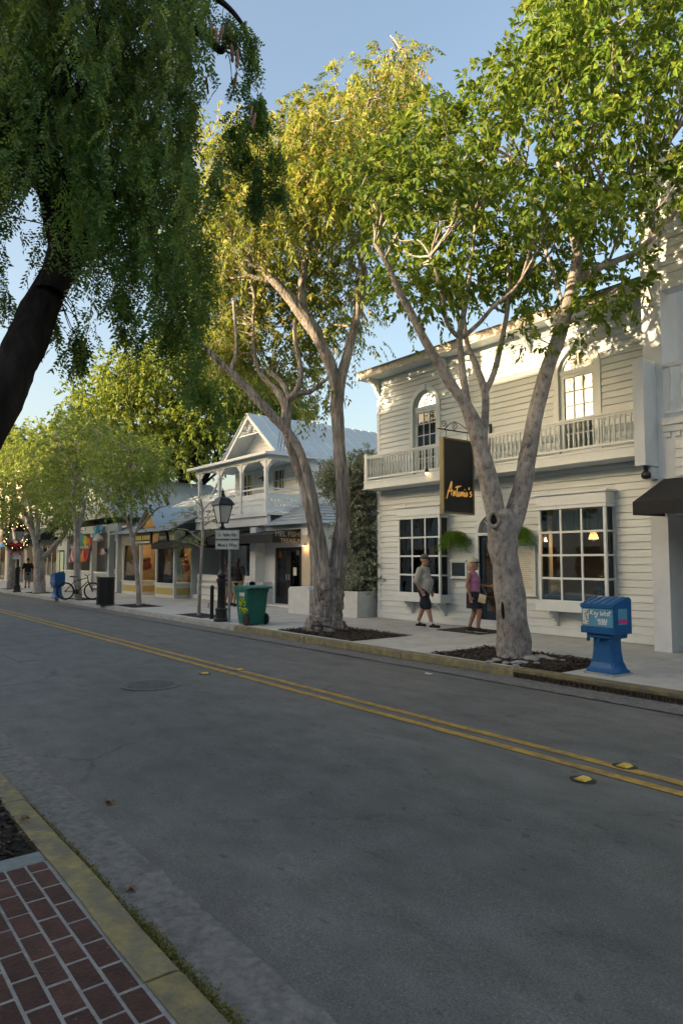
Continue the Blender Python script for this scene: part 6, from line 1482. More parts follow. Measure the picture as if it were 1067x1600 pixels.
# ================================================================== street furniture and small things
# ---- newspaper / guide boxes
BLUEP = mat('blue_plastic', (.006, .10, .27), (.005, .08, .22), 5, .42, .08, 60, dirt=((.02, .08, .17), .4, 4))
LBL = mat('light_blue_label', (.10, .31, .43), (.08, .26, .37), 5, .5); PINK = mat('pink_label', (.6, .05, .25), (.5, .04, .2), 6, .5)
WHT_ = mat('white_print', (.75, .76, .75), (.7, .71, .7), 6, .6)
def guide_box(loc, rz, label, group, kind):
    T = thing('newspaper_box', label, 'newspaper box', loc, group, rz, world=False); T.scale = (.84, .84, .96)
    P_ = lambda mb, nm, m_, **k: mb.build(nm, m_, T, **k)
    # local frame: front faces -Y
    g = MB(); g.cbox(-.30, .30, -.27, .27, 0, .03, .006); P_(g, 'foot_slab', MATS['kerb_concrete'])
    g = MB()
    prof = [(.26, .03), (.255, .06), (.225, .085), (.20, .15), (.195, .17), (.185, .18), (.165, .34), (.16, .50), (.165, .53), (.165, .56)]
    v, f = [], []; cn = [(-1, -1), (-.86, -1), (.86, -1), (1, -1), (1, -.86), (1, .86), (1, 1), (.86, 1), (-.86, 1), (-1, 1), (-1, .86), (-1, -.86)]
    cn = [(-1, -.82), (-.82, -1), (.82, -1), (1, -.82), (1, .82), (.82, 1), (-.82, 1), (-1, .82)]
    for (h_, z_) in prof:
        for (a, b) in cn: v.append((a*h_*1.12, b*h_*.95, z_))
    k = len(cn)
    for i in range(len(prof)-1):
        for j in range(k): f.append((i*k+j, i*k+(j+1) % k, (i+1)*k+(j+1) % k, (i+1)*k+j))
    f.append(tuple(range(k-1, -1, -1))); f.append(tuple((len(prof)-1)*k+j for j in range(k)))
    g.add(v, f); P_(g, 'pedestal', BLUEP, smooth=True, angle=35)
    g = MB(); g.cbox(-.25, .25, -.22, .22, .53, .60, .012); P_(g, 'collar', BLUEP)
    g = MB(); g.prism([(-.25, .60), (.25, .60), (.25, 1.10), (.20, 1.135), (.12, 1.135), (-.25, 1.04)], 'x', .31, -.31); B = P_(g, 'cabinet', BLUEP)
    g = MB(); g.cbox(-.325, .325, -.275, -.251, .60, .70, .008); g.build('lip', BLUEP, B)
    g = MB(); g.cbox(-.325, .325, -.275, -.251, .975, 1.04, .008); g.build('lip', BLUEP, B)
    for q in range(5): xx = -.26+q*.13; gg = MB(); gg.beam((xx, -.25, 1.046), (xx, .12, 1.14), .014, .012); gg.build('roof_rib', BLUEP, B)
    for q in (-.22, 0, .22): gg = MB(); gg.cbox(q-.02, q+.02, -.24, -.19, .48, .53, .004); gg.build('rib', BLUEP, B)
    if kind == 0:
        g = MB(); g.box(-.30, .30, -.258, -.2515, .705, .97); PN = g.build('front_label', LBL, B)
        g = MB(); g.box(-.285, -.165, -.2615, -.2585, .73, .955); PP = g.build('picture', PAPER, PN)
        g = MB(); rr_ = random.Random(2)
        for q in range(9): xx, zz = -.275+rr_.random()*.08, .745+q*.022; g.box(xx, xx+.02+.02*rr_.random(), -.263, -.2618, zz, zz+.014)
        o = g.build('picture_marks', mat('dark_print', (.05, .05, .055), (.03, .03, .035), 9, .7), PN); o['kind'] = 'stuff'
        KW = [[(.06, 1), (.03, .5), (.0, .05)], [(.17, 1.0), (.06, .55), (.10, .3), (.16, .1)], [(.20, .35), (.27, .45), (.24, .6), (.20, .4), (.23, .12), (.29, .25)], [(.31, .55), (.33, .25), (.38, .5)], [(.40, .6), (.37, .1), (.30, -.35), (.27, -.15), (.38, .1)],
              [(.50, .9), (.51, .35), (.54, .1), (.59, .6), (.62, .12), (.69, .95)], [(.70, .35), (.76, .5), (.73, .6), (.70, .35), (.73, .12), (.78, .25)], [(.86, .55), (.81, .5), (.86, .3), (.83, .12), (.78, .15)], [(.94, .95), (.91, .4), (.93, .12), (.98, .2)], [(.87, .62), (.99, .68)]]
        g = MB(); script_text(g, KW, (-.14, -.259, .865), (1, 0, 0), (.08, 0, .99), (0, -1, 0), .41, .085, .007); g.build('lettering', WHT_, PN)
        for body, zz in (('MOBILE', .80), ('GUIDE', .757)):
            me = text_mesh(body, .056, WHT_, .001, bold=.002); o = link('lettering', me, PN, (.10, -.2595, zz), ROT_Y)
        g = MB(); g.box(.3105, .315, -.13, .12, .74, .975); PS = g.build('side_label', LBL, B)
        g = MB(); g.box(.3155, .319, -.13, .12, .76, .815); g.build('pink_strip', PINK, PS)
    else:
        g = MB(); g.box(-.26, .26, -.258, -.2515, .72, .96); PN = g.build('front_label', BLUEP, B)
        g = MB(); g.box(-.16, .2, -.262, -.2585, .74, .80); g.build('pink_strip', PINK, PN)
        for q, zz in ((0, .92), (1, .87)): gg = MB(); gg.box(-.17+.05*q, .2-.06*q, -.262, -.2585, zz-.014, zz+.014); gg.build('pale_print', LBL, PN)
    return T
guide_box((-5.48, 9.10, .128), R(-4), 'bright blue plastic guide box by the storm drain', 'blue newspaper boxes', 0)
guide_box(tuple(on_z(90, 935)), R(6), 'bright blue newspaper box beside the parked bicycle', 'blue newspaper boxes', 1)

# ---- storm drain under the kerb
SD = thing('storm_drain', 'long storm drain opening with rusty grate under the painted kerb', 'drain', ((DRX0+DRX1)/2, CURB1+.02, 0))
RUST = mat('rusty_iron', (.085, .06, .04), (.035, .026, .02), 14, .8, .5, 60)
g = MB(); g.box(DRX0, DRX1, CURB1+.0, CURB1+.26, .095, .135); g.build('kerb_lintel', KERBY, SD)
g = MB(); g.box(DRX0, DRX1, CURB1+.20, CURB1+.22, -.05, .094); g.build('dark_throat', DARK, SD)
g = MB(); g.box(DRX0, DRX1, CURB1-.015, CURB1+.0, .078, .094); g.box(DRX0, DRX1, CURB1-.015, CURB1, .012, .02); g.build('grate_frame', RUST, SD)
bm = MB(); bm.box(-.008, .008, -.006, .006, 0, .058); BRB = bm.mesh('grate_bar', RUST)
x = DRX0+.05
while x < DRX1: link('grate_bar', BRB, SD, (x, CURB1-.008, .020)); x += .082
for zz in (.034, .048, .062): g = MB(); g.box(DRX0, DRX1, CURB1-.004, CURB1+.001, zz-.0025, zz+.0025); g.build('grate_rod', RUST, SD)

# ---- green wheeled cart
GREEN = mat('green_plastic', (.010, .15, .115), (.008, .12, .09), 5, .45, .1, 70, dirt=((.02, .06, .05), .45, 4)); GREENL = mat('green_lid_plastic', (.010, .15, .12), (.008, .12, .10), 5, .45, .1, 70)
pc = on_z(388, 976)
CT_ = thing('wheeled_bin', 'green wheeled rubbish cart with yellow scrawl beside the lamp post', 'bin', (pc.x, pc.y+.1, .13), None, R(0), world=False)
g = MB(); v, f = [], []
for (z_, a, b, c, d) in ((.02, -.22, .20, -.24, .24), (.10, -.235, .21, -.25, .25), (.80, -.31, .27, -.30, .30), (.86, -.33, .29, -.32, .32), (.90, -.33, .29, -.32, .32)): v += [(a, c, z_), (b, c, z_), (b, d, z_), (a, d, z_)]
for i in range(4):
    for j in range(4): f.append((i*4+j, i*4+(j+1) % 4, (i+1)*4+(j+1) % 4, (i+1)*4+j))
f += [(3, 2, 1, 0), (16, 17, 18, 19)]
g.add(v, f); CB = g.build('body', GREEN, CT_)
g = MB(); g.prism([(-.36, .905), (.42, .905), (.44, .93), (.40, .955), (.0, .985), (-.30, .97), (-.38, .93)], 'y', .34, -.34); g.build('lid', GREENL, CT_)
g = MB(); g.tube([(.40, -.26, .93), (.47, -.24, .93), (.47, .24, .93), (.40, .26, .93)], .018, 6); g.build('handle', GREEN, CT_)
for s_ in (-1, 1):
    g = MB(); g.lathe((.20, s_*.28-.03, .145), [(.06, 0), (.145, .005), (.145, .055), (.06, .06)], 18, axis='y'); wl = g.build('wheel', BLACKM, CT_, True); g = MB(); g.lathe((.20, s_*.28-.034, .145), [(.03, 0), (.05, .003), (.05, .065), (.03, .068)], 10, axis='y'); g.build('hub', IRON, wl, True)
g = MB(); g.box(-.345, -.315, -.15, .15, .30, .42); g.build('grip_bar', GREEN, CT_)
me = text_mesh('WM', .14, PAPER, .002, bold=.006); o = link('logo', me, CB, (.06, -.322, .755), (R(90-7.5), 0, 0))
YG = mat('yellow_scrawl', (.45, .52, .03), (.38, .44, .02), 9, .7)
g = MB(); S6 = [[(.20, 1), (.06, .7), (.0, .3), (.08, .02), (.2, .1), (.22, .35), (.1, .45), (.02, .3)], [(.36, .95), (.40, .5), (.38, 0)], [(.33, .75), (.36, .95)], [(.55, .9), (.75, .98), (.66, .6), (.80, .45), (.78, .12), (.55, .05)]]
script_text(g, S6, (-.09, -.288, .47), (1, 0, 0), (0, -.10, .995), (0, -1, 0), .34, .21, .015)
S7 = [[(0, .9), (.25, .95)], [(.1, .95), (.08, .0)], [(.3, 0), (.32, .9), (.42, .45), (.53, .9), (.55, .05)], [(.64, 0), (.66, .9), (.8, .8), (.77, .5), (.66, .45)], [(.9, .8), (1.0, .75), (.95, .35)], [(.93, .1), (.94, .05)]]
script_text(g, S7, (-.12, -.273, .285), (1, 0, 0), (0, -.10, .995), (0, -1, 0), .40, .15, .013); o = g.build('scrawl', YG, CB)
# ---- lamp posts
LGL = glass('lantern_glass', (.9, .93, .92), .2); FROST = mat('frosted_lantern', (.52, .55, .55), (.46, .49, .49), 5, .35)
def lamp_post(p, label):
    T = thing('street_lamp', label, 'street lamp', p, 'black lantern lamp posts', world=False)
    g = MB(); g.lathe((0, 0, 0), [(.20, 0), (.20, .07), (.16, .10), (.155, .28), (.17, .30), (.17, .33), (.12, .37)], 16); g.build('base', BLACKM, T, True, 35)
    g = MB(); g.lathe((0, 0, .37), [(.115, 0), (.105, .55), (.12, .58), (.12, .66), (.145, .68), (.145, .74), (.10, .78), (.13, .82), (.13, .86), (.08, .92), (.07, 1.0), (.055, 1.75), (.07, 1.78), (.07, 1.84), (.05, 1.88), (.045, 2.05), (.07, 2.08), (.075, 2.12), (.04, 2.16), (.04, 2.26)], 14); g.build('post', BLACKM, T, True, 35)
    z0 = 2.62
    def fr(r_, z_): return [(r_*math.cos(PI/4+PI/2*k), r_*math.sin(PI/4+PI/2*k), z_) for k in range(4)]
    A, B_ = fr(.15, z0), fr(.27, z0+.46)
    lan = MB(); lan.add(fr(.17, z0-.02)+fr(.17, z0+.0), [(3, 2, 1, 0), (4, 5, 6, 7), (0, 1, 5, 4), (1, 2, 6, 5), (2, 3, 7, 6), (3, 0, 4, 7)]); L_ = lan.build('lantern', BLACKM, T)
    for k in range(4):
        q = (k+1) % 4; g = MB(); g.beam(A[k], B_[k], .022, .022); g.build('lantern_bar', BLACKM, L_)
        g = MB(); g.beam(B_[k], B_[q], .025, .025); g.build('lantern_bar', BLACKM, L_)
        s_ = .97; g = MB(); g.quad(*[(c[0]*s_, c[1]*s_, c[2]) for c in (A[k], A[q], B_[q], B_[k])]); g.build('lantern_pane', FROST, L_)
    g = MB(); v = fr(.335, z0+.465)+fr(.325, z0+.50)+fr(.20, z0+.64)+fr(.07, z0+.70)+fr(.06, z0+.74); f = [(3, 2, 1, 0), (16, 17, 18, 19)]
    for i in range(4):
        for j in range(4): f.append((i*4+j, i*4+(j+1) % 4, (i+1)*4+(j+1) % 4, (i+1)*4+j))
    g.add(v, f); g.build('roof', BLACKM, L_)
    g = MB(); g.lathe((0, 0, z0+.74), [(.05, 0), (.06, .02), (.025, .05), (.045, .08), (.045, .10), (.015, .13), (.01, .18)], 10); g.build('finial', BLACKM, L_, True)
    return T
lamp_post(on_z(346, 971), 'black lantern lamp post next to the street name signs')
LP2 = lamp_post(on_z(27, 925), 'black lantern lamp post carrying a wreath and red bow')
p2 = on_z(27, 925)
WR = thing('wreath', 'lit green wreath with a red bow on the left lamp post', 'wreath', (p2.x, p2.y-.15, 2.9))
rg = np.random.default_rng(9); a = rg.uniform(0, 2*PI, 1500); rr_ = .62+rg.normal(0, .07, 1500)
rv = np.array([RGT.x, RGT.y, 0]); O = np.array([p2.x, p2.y, 2.95])-np.array([FWD.x, FWD.y, 0])*.22+rv*(np.cos(a)*rr_)[:, None]+np.array([0, 0, 1])*(np.sin(a)*rr_)[:, None]+rg.normal(0, .03, (1500, 3))
V, F = spray_leaves(rg, O, nrm(rg.normal(0, 1, O.shape)), np.full(len(O), .12), 6, .06, .3, .1)
o = link('greenery', np_mesh('greenery', V, F, leafmat('wreath_green', [(0, (.01, .03, .012)), (1, (.03, .07, .02))], .1)), WR); o['kind'] = 'stuff'
wlm = MB(); wlm.ball((0, 0, 0), .016, 6, 4); WLM = wlm.mesh('wreath_light', MATS['string_bulb_glow'])
for k in range(26): j = k*37 % 1500; link('wreath_light', WLM, WR, Vector(O[j])-FWD*.06)
REDB = mat('red_ribbon', (.45, .02, .02), (.35, .015, .015), 6, .5); c0 = Vector((p2.x, p2.y, 2.55))-Vector((FWD.x, FWD.y, 0))*.30
for s_ in (-1, 1):
    g = MB(); g.tube([c0, c0+RGT*(s_*.2)+Vector((0, 0, .09)), c0+RGT*(s_*.34)+Vector((0, 0, .0)), c0+RGT*(s_*.18)-Vector((0, 0, .05)), c0], [.03, .06, .07, .06, .03], 6); g.build('bow_loop', REDB, WR, True)
    g = MB(); g.tube([c0, c0+RGT*(s_*.12)-Vector((0, 0, .28)), c0+RGT*(s_*.25)-Vector((0, 0, .55))], [.03, .05, .06], 5); g.build('bow_tail', REDB, WR, True)
g = MB(); c1 = Vector((p2.x, p2.y, 2.05))-Vector((FWD.x, FWD.y, 0))*.14; g.beam(c1-Vector((0, 0, .26)), c1+Vector((0, 0, .26)), .34, .02, tuple(-FWD)); tag(g.build('small_plate', mat('white_plate', (.55, .56, .55), (.48, .49, .48), 5, .5)), 'blank white plate fixed to the wreathed lamp post', 'sign')
# ---- street name signs
ps = on_z(358, 973)
SP = thing('street_sign', 'grey sign post carrying two white street name plates', 'sign', ps)
g = MB(); g.tube([(ps.x, ps.y, .13), (ps.x, ps.y, 2.50)], .035, 10); g.build('post', GALV, SP, True)
SWH = mat('sign_white', (.56, .58, .57), (.50, .52, .51), 4, .4)
for body, zc in (('Dr. Valdes Alley', 2.40), ("Moe's Way", 2.135)):
    c = at_depth(355.5, 835, depth_of(ps)-.10); c = Vector((c.x, c.y, zc)); rt = Vector((RGT.x, RGT.y, 0)); a_ = math.atan2(rt.y, rt.x)+R(4)
    g = MB(); g.cbox(-.30, .30, -.012, .012, -.118, .118, .003); P_ = g.build('name_plate', SWH, SP, loc=c, rot=(0, 0, a_))
    P_.location = c - WOFF[SP.name]
    g = MB()
    for (x0, x1, z0, z1) in ((-.285, .285, .098, .106), (-.285, .285, -.106, -.098), (-.285, -.277, -.098, .098), (.277, .285, -.098, .098)): g.box(x0, x1, -.0155, -.0125, z0, z1)
    g.build('plate_border', BLACKM, P_)
    me = text_mesh(body, .135, BLACKM, .0015, bold=.002); o = link('lettering', me, P_, (0, -.014, -.005), ROT_Y); o.scale = (.55 if len(body) > 10 else .80, 1, 1)
# ---- bollard
pb = on_z(331, 967)
BO = thing('bollard', 'short black steel bollard left of the lamp post', 'bollard', pb)
g = MB(); g.lathe((pb.x, pb.y, .13), [(.075, 0), (.075, .02), (.052, .025), (.052, .80), (.058, .81), (.058, .86), (.045, .91), (.015, .93)], 12); g.build('post', BLACKM, BO, True, 35)
g = MB(); g.tube([(pb.x-.05, pb.y-.03, .55), (pb.x-.13, pb.y-.04, .52), (pb.x-.13, pb.y-.04, .42)], .012, 5); g.build('hook', BLACKM, BO, True)
# ---- black slatted litter bin
pl_ = on_z(165, 946)
LB = thing('litter_bin', 'round black slatted litter bin right of the bicycle', 'bin', pl_, world=False)
g = MB(); g.lathe((0, 0, .03), [(.27, 0), (.27, .9)], 20); g.build('liner', DARK, LB, True, 35)
sl = MB(); sl.box(-.028, .028, .0, .02, .04, .96); SLM = sl.mesh('slat', BLACKM)
for k in range(26): a = 2*PI*k/26; link('slat', SLM, LB, (.285*math.cos(a), .285*math.sin(a), 0), (0, 0, a-PI/2))
for zz in (.03, .95): g = MB(); g.lathe((0, 0, zz), [(.30, 0), (.325, .015), (.325, .05), (.30, .06)], 22); g.build('rim', BLACKM, LB, True, 35)
for k in range(5): a = R(200+k*22); g = MB(); g.tube([(.3*math.cos(a), .3*math.sin(a), 1.0), (.31*math.cos(a), .31*math.sin(a), 1.06)], .01, 5); g.build('rim_stud', GALV, LB)
# ---- bicycle
pbk = on_z(123, 938)
BK = thing('bicycle', 'black mountain bicycle leaning against the slim grey tree', 'bicycle', (pbk.x-.28, pbk.y+.10, .13), None, R(56), world=False)
TYRE = mat('tyre_rubber', (.012, .012, .012), (.008, .008, .008), 9, .8)
for (wx) in (-.54, .54):
    g = MB(); g.tube([(wx+.335*math.cos(a), 0, .36+.335*math.sin(a)) for a in [2*PI*i/28 for i in range(28)]], .024, 7, closed=True); W_ = g.build('tyre', TYRE, BK, True, 180)
    g = MB(); g.tube([(wx+.305*math.cos(a), 0, .36+.305*math.sin(a)) for a in [2*PI*i/28 for i in range(28)]], .012, 5, closed=True); g.build('rim', BLACKM, W_, True, 180)
    g = MB()
    for i in range(18): a = 2*PI*i/18; g.tube([(wx, .03*(1 if i % 2 else -1), .36), (wx+.30*math.cos(a), 0, .36+.30*math.sin(a))], .0022, 3)
    o = g.build('spokes', GALV, W_); o['kind'] = 'stuff'
    g = MB(); g.lathe((wx, -.05, .36), [(.02, 0), (.03, .02), (.03, .08), (.02, .10)], 8, axis='y'); g.build('hub', IRON, W_, True)
BFR = mat('black_bike_paint', (.02, .022, .022), (.015, .016, .016), 8, .35)
g = MB(); bb_, st_, hd0, hd1 = (-.08, 0, .33), (-.22, 0, .80), (.36, 0, .76), (.33, 0, .90)
g.tube([bb_, hd0], .022, 8); g.build('down_tube', BFR, BK, True)
g = MB(); g.tube([(-.20, 0, .74), hd1], .019, 8); g.build('top_tube', BFR, BK, True)
g = MB(); g.tube([bb_, st_], .018, 8); g.build('seat_tube', BFR, BK, True)
g = MB(); g.tube([hd0, hd1, (.32, 0, .97)], .022, 8); g.build('head_tube', BFR, BK, True)
for s_ in (-1, 1):
    g = MB(); g.tube([bb_, (-.54, s_*.05, .36)], .011, 6); g.build('chain_stay', BFR, BK, True)
    g = MB(); g.tube([(-.20, s_*.02, .74), (-.54, s_*.05, .36)], .010, 6); g.build('seat_stay', BFR, BK, True)
    g = MB(); g.tube([(.365, s_*.05, .74), (.44, s_*.05, .56), (.54, s_*.05, .36)], .016, 7); g.build('fork_leg', BFR, BK, True)
    g = MB(); g.tube([bb_, (-.08+s_*.12, s_*.09, .33-s_*.12)], .012, 6); cr = g.build('crank_arm', IRON, BK, True); g = MB(); g.cbox(-.12+s_*.12, -.03+s_*.12, s_*.09-.03+s_*.03, s_*.09+.03+s_*.03, .32-s_*.12, .345-s_*.12, .004); g.build('pedal', BLACKM, cr)
g = MB(); g.lathe((-.08, -.06, .33), [(.10, 0), (.105, .004), (.10, .008)], 18, axis='y'); g.build('chain_ring', IRON, BK, True)
g = MB(); g.tube([(.32, -.30, 1.02), (.33, -.1, .99), (.32, 0, .97), (.33, .1, .99), (.32, .30, 1.02)], .014, 7); hb = g.build('handlebar', BFR, BK, True)
for s_ in (-1, 1): g = MB(); g.tube([(.32, s_*.22, 1.012), (.32, s_*.33, 1.025)], .019, 7); g.build('grip', TYRE, hb, True)
g = MB(); g.tube([(-.22, 0, .80), (-.24, 0, .92)], .014, 6); g.build('seat_post', GALV, BK, True)
g = MB(); g.prism([(-.38, .93), (-.36, .97), (-.22, .965), (-.06, .955), (-.05, .94), (-.2, .925)], 'y', .045, -.045); g.ball((-.32, 0, .945), .075, 8, 6, 1, 1.2, .4); g.build('saddle', TYRE, BK, True, 60)

# ---- planters by the alley
PLW = mat('whitewashed_concrete', (.62, .63, .61), (.52, .53, .51), 4, .75, .3, 40, dirt=((.35, .35, .33), .35, 3))
PT = thing('planter', 'white concrete planter with silvery shrub left of the restaurant', 'planter', (-15.45, 12.7, .13))
g = MB(); g.prism([(-16.25, .13), (-14.93, .13), (-14.90, .86), (-16.28, .86)], 'y', 13.3, 12.18); g.build('box', PLW, PT)
g = MB(); g.box(-16.2, -14.98, 12.25, 13.25, .861, .875); g.build('soil', MULCH, PT)
g = MB(); g.prism([(-17.75, .13), (-16.62, .13), (-16.62, .86), (-16.70, .93), (-17.66, .93), (-17.75, .86)], 'y', 12.5, 11.75); tag(g.build('concrete_block', PLW), 'whitewashed concrete block before the black double doors', 'concrete block')
rg = np.random.default_rng(66)
SH = thing('silver_shrub', 'tall silvery-green shrub filling the gap between the buildings', 'shrub', (-15.6, 12.75, .87))
w = depth_of((-15.6, 12.8, 2)); st_ = []
for k in range(9):
    a, b = -15.6+rg.normal(0, .3), 12.75+rg.normal(0, .22); st_.append([(a, b, .86, .035), (a+rg.normal(0, .15), b+rg.normal(0, .1), 1.9, .028), (a+rg.normal(0, .4), b+rg.normal(0, .2), 3.1, .018), (a+rg.normal(0, .5), b+rg.normal(0, .3), 4.1, .008)])
for i, l in enumerate(st_): limb('stem', l, BARK_GREY, SH, 6, 5, 0, .05, i)
poly = [(548, 925), (540, 860), (530, 790), (515, 760), (498, 745), (510, 728), (545, 735), (560, 712), (582, 708), (590, 760), (588, 850), (598, 870), (594, 925)]
C = clumps(rg, poly, 240, w+.1, .75, 8)
C = C[(C[:, 0] < -14.85) | (C[:, 1] < 12.7)]
twigs(rg, C, st_, BARK_GREY, SH, .012)
crown(SH, rg, C, LEAF_S, 16, .17, 12, .085, .5, (.1, .28), .2, False, .1, .9, lambda O: ~((O[:, 1] > 12.72) & (O[:, 0] > -14.8)), .3, 'foliage')
# back fence closing the alley
AF = thing('alley_gate', 'dark wooden gate closing the alley behind the shrub', 'gate', (-16.7, 16.5, .13))
for k in range(14): gg = MB(); gg.box(-18.7+k*.285, -18.7+k*.285+.27, 16.45, 16.5, .13, 2.6); gg.build('board', mat('dark_gate_wood', (.05, .055, .05), (.03, .034, .03), 5, .8), AF)

# ---- road things
def cover(px, py, r_, label, m_):
    p = on_z(px, py, .03); T = thing('manhole_cover', label, 'manhole cover', (p.x, p.y, roadz(p.y)))
    z0 = roadz(p.y)+.004
    g = MB(); g.lathe((p.x, p.y, z0-.02), [(r_, 0), (r_, .024), (r_-.035, .026), (r_-.04, .02)], 36); g.build('ring', m_, T)
    g = MB(); g.lathe((p.x, p.y, z0-.02), [(r_-.05, 0), (r_-.05, .022), (r_-.06, .023)], 36); D_ = g.build('lid', m_, T)
    sq = MB(); sq.box(-.018, .018, -.018, .018, 0, .006); SQ = sq.mesh('lid_stud', m_)
    n = int(r_/.06)
    for i in range(-n, n+1):
        for j in range(-n, n+1):
            if math.hypot(i, j)*.06 < r_-.09: link('lid_stud', SQ, D_, Vector((p.x+i*.06, p.y+j*.06, z0+.002)))
    for o in D_.children: pass
IRONR = mat('road_iron', (.11, .11, .108), (.07, .07, .07), 12, .6, .3, 60)
cover(236, 1072, .40, 'round iron manhole cover in the near lane', IRONR)
p = on_z(38, 1027, .03); g = MB(); g.cbox(p.x-.55, p.x+.55, p.y-.22, p.y+.22, roadz(p.y)-.02, roadz(p.y)+.006, .004); tag(g.build('utility_cover', IRONR), 'rectangular iron utility cover in the near lane at left', 'utility cover')
RFM = mat('reflector_yellow', (.60, .42, .06), (.5, .34, .05), 9, .35)
for (a, b, lb) in ((910, 1219, 'yellow road reflector on the camera side of the double line, nearest'), (975, 1198, 'yellow road reflector on the far side of the double line, nearest'), (320, 1053, 'yellow road reflector on the camera side, farther left'), (374, 1047, 'yellow road reflector on the far side, farther left')):
    p = on_z(a, b, .045); z0 = roadz(p.y); T = thing('road_reflector', lb, 'road reflector', (p.x, p.y, z0), 'road reflectors beside the yellow lines')
    g = MB(); g.lathe((p.x, p.y, z0), [(.11, .004), (.10, .006), (.02, .007)], 14, sy=.8); g.build('tar_pad', mat('tar', (.02, .02, .02), (.014, .014, .014), 9, .6), T)
    g = MB(); g.add([(p.x-.05, p.y-.05, z0+.008), (p.x+.05, p.y-.05, z0+.008), (p.x+.05, p.y+.05, z0+.008), (p.x-.05, p.y+.05, z0+.008), (p.x-.025, p.y-.045, z0+.024), (p.x+.025, p.y-.045, z0+.024), (p.x+.025, p.y+.045, z0+.024), (p.x-.025, p.y+.045, z0+.024)], [(0, 3, 2, 1), (4, 5, 6, 7), (0, 1, 5, 4), (1, 2, 6, 5), (2, 3, 7, 6), (3, 0, 4, 7)]); g.build('marker', RFM, T)
DL = mat('dry_leaf', (.22, .13, .075), (.13, .08, .045), 20, .8)
def dry_leaf(p, s_, label, rz_):
    g = MB(); v = [(0, 0, .004)]; n = 10
    for k in range(n): a = 2*PI*k/n; r_ = s_*(1 if k % 2 else .62)*(1.25 if k in (0, 5) else .9); v.append((r_*math.cos(a), .7*r_*math.sin(a), .004+.012*(k % 3)))
    g.add(v, [(0, 1+k, 1+(k+1) % n) for k in range(n)]); o = g.build('dry_leaf', DL, None, loc=p, rot=(0, 0, rz_)); tag(o, label, 'leaf')
q = on_z(172, 1255, .006); dry_leaf(q, .055, 'brown dry leaf lying on the road near the kerb', .4)
q = on_z(203, 1393, .012); dry_leaf(q, .04, 'brown dry leaf in the near gutter among the weeds', 1.2)
q = on_z(38, 1282, .15); dry_leaf(q, .05, 'pale dry leaf in the near tree pit', 2.0)
q = on_z(670, 1053, .01); g = MB(); g.cbox(-.06, .06, -.04, .04, 0, .006, .001); tag(g.build('paper_scrap', PAPER, None, loc=q, rot=(0, .1, .4)), 'white paper scrap on the road by the far kerb', 'litter')
# leaf litter along the far gutter and small weeds along the near kerb
rg = np.random.default_rng(8)
n = 900; O = np.stack([rg.uniform(-11.5, -6.8, n), CURB1-np.abs(rg.normal(0, .05, n))-.01, np.full(n, .022)], 1)
sz = rg.uniform(.008, .025, n); V, F = leaf_quads(O, nrm(np.stack([rg.normal(0, 1, n), rg.normal(0, 1, n), rg.uniform(0, .3, n)], 1)), nrm(np.stack([rg.normal(0, .2, n), rg.normal(0, .2, n), np.ones(n)], 1)), sz, sz*.6)
tag(link('leaf_litter', np_mesh('leaf_litter', V, F, leafmat('litter', [(0, (.04, .03, .02)), (.7, (.10, .08, .05)), (1, (.3, .28, .2))], 0, .9))), 'dry leaf litter gathered along the far gutter', 'leaf litter', kind='stuff')
WEED = leafmat('weed', [(0, (.06, .065, .012)), (.6, (.14, .13, .022)), (1, (.26, .22, .05))], .3)
n = 60000; x = rg.uniform(-8.5, -1.2, n); den = .5+.5*np.sin(x*2.3)*np.sin(x*5.1+1); keep = rg.uniform(0, 1, n) < np.clip(.25+.9*den*np.clip((x+6.5)/3, .12, 1), 0, 1); x = x[keep]; n = len(x)
O = np.stack([x, CURB0+.005+np.abs(rg.normal(0, .035, n))*np.clip((x+7.5)/4, .25, 1.1), np.full(n, .012)+rg.uniform(0, .03, n)], 1)
sz = rg.uniform(.008, .02, n); V, F = leaf_quads(O, nrm(np.stack([rg.normal(0, 1, n), rg.normal(0, 1, n), rg.uniform(.1, 1, n)], 1)), nrm(np.stack([rg.normal(0, .4, n), rg.normal(0, .4, n), np.ones(n)], 1)), sz, sz*.7)
tag(link('weeds', np_mesh('weeds', V, F, WEED)), 'low yellow-green weeds growing along the near kerb', 'weeds', kind='stuff')
n = 700; O = np.stack([rg.uniform(-4, -1.5, n), rg.uniform(-.3, 1.08, n), np.full(n, .136)], 1); sz = rg.uniform(.003, .011, n)
V, F = leaf_quads(O, nrm(np.stack([rg.normal(0, 1, n), rg.normal(0, 1, n), rg.uniform(0, .2, n)], 1)), nrm(np.stack([rg.normal(0, .1, n), rg.normal(0, .1, n), np.ones(n)], 1)), sz, sz*.6)
tag(link('leaf_specks', np_mesh('leaf_specks', V, F, leafmat('specks', [(0, (.10, .05, .02)), (1, (.32, .22, .06))], 0, .9))), 'tiny fallen leaflets scattered on the brick paving', 'leaf litter', kind='stuff')
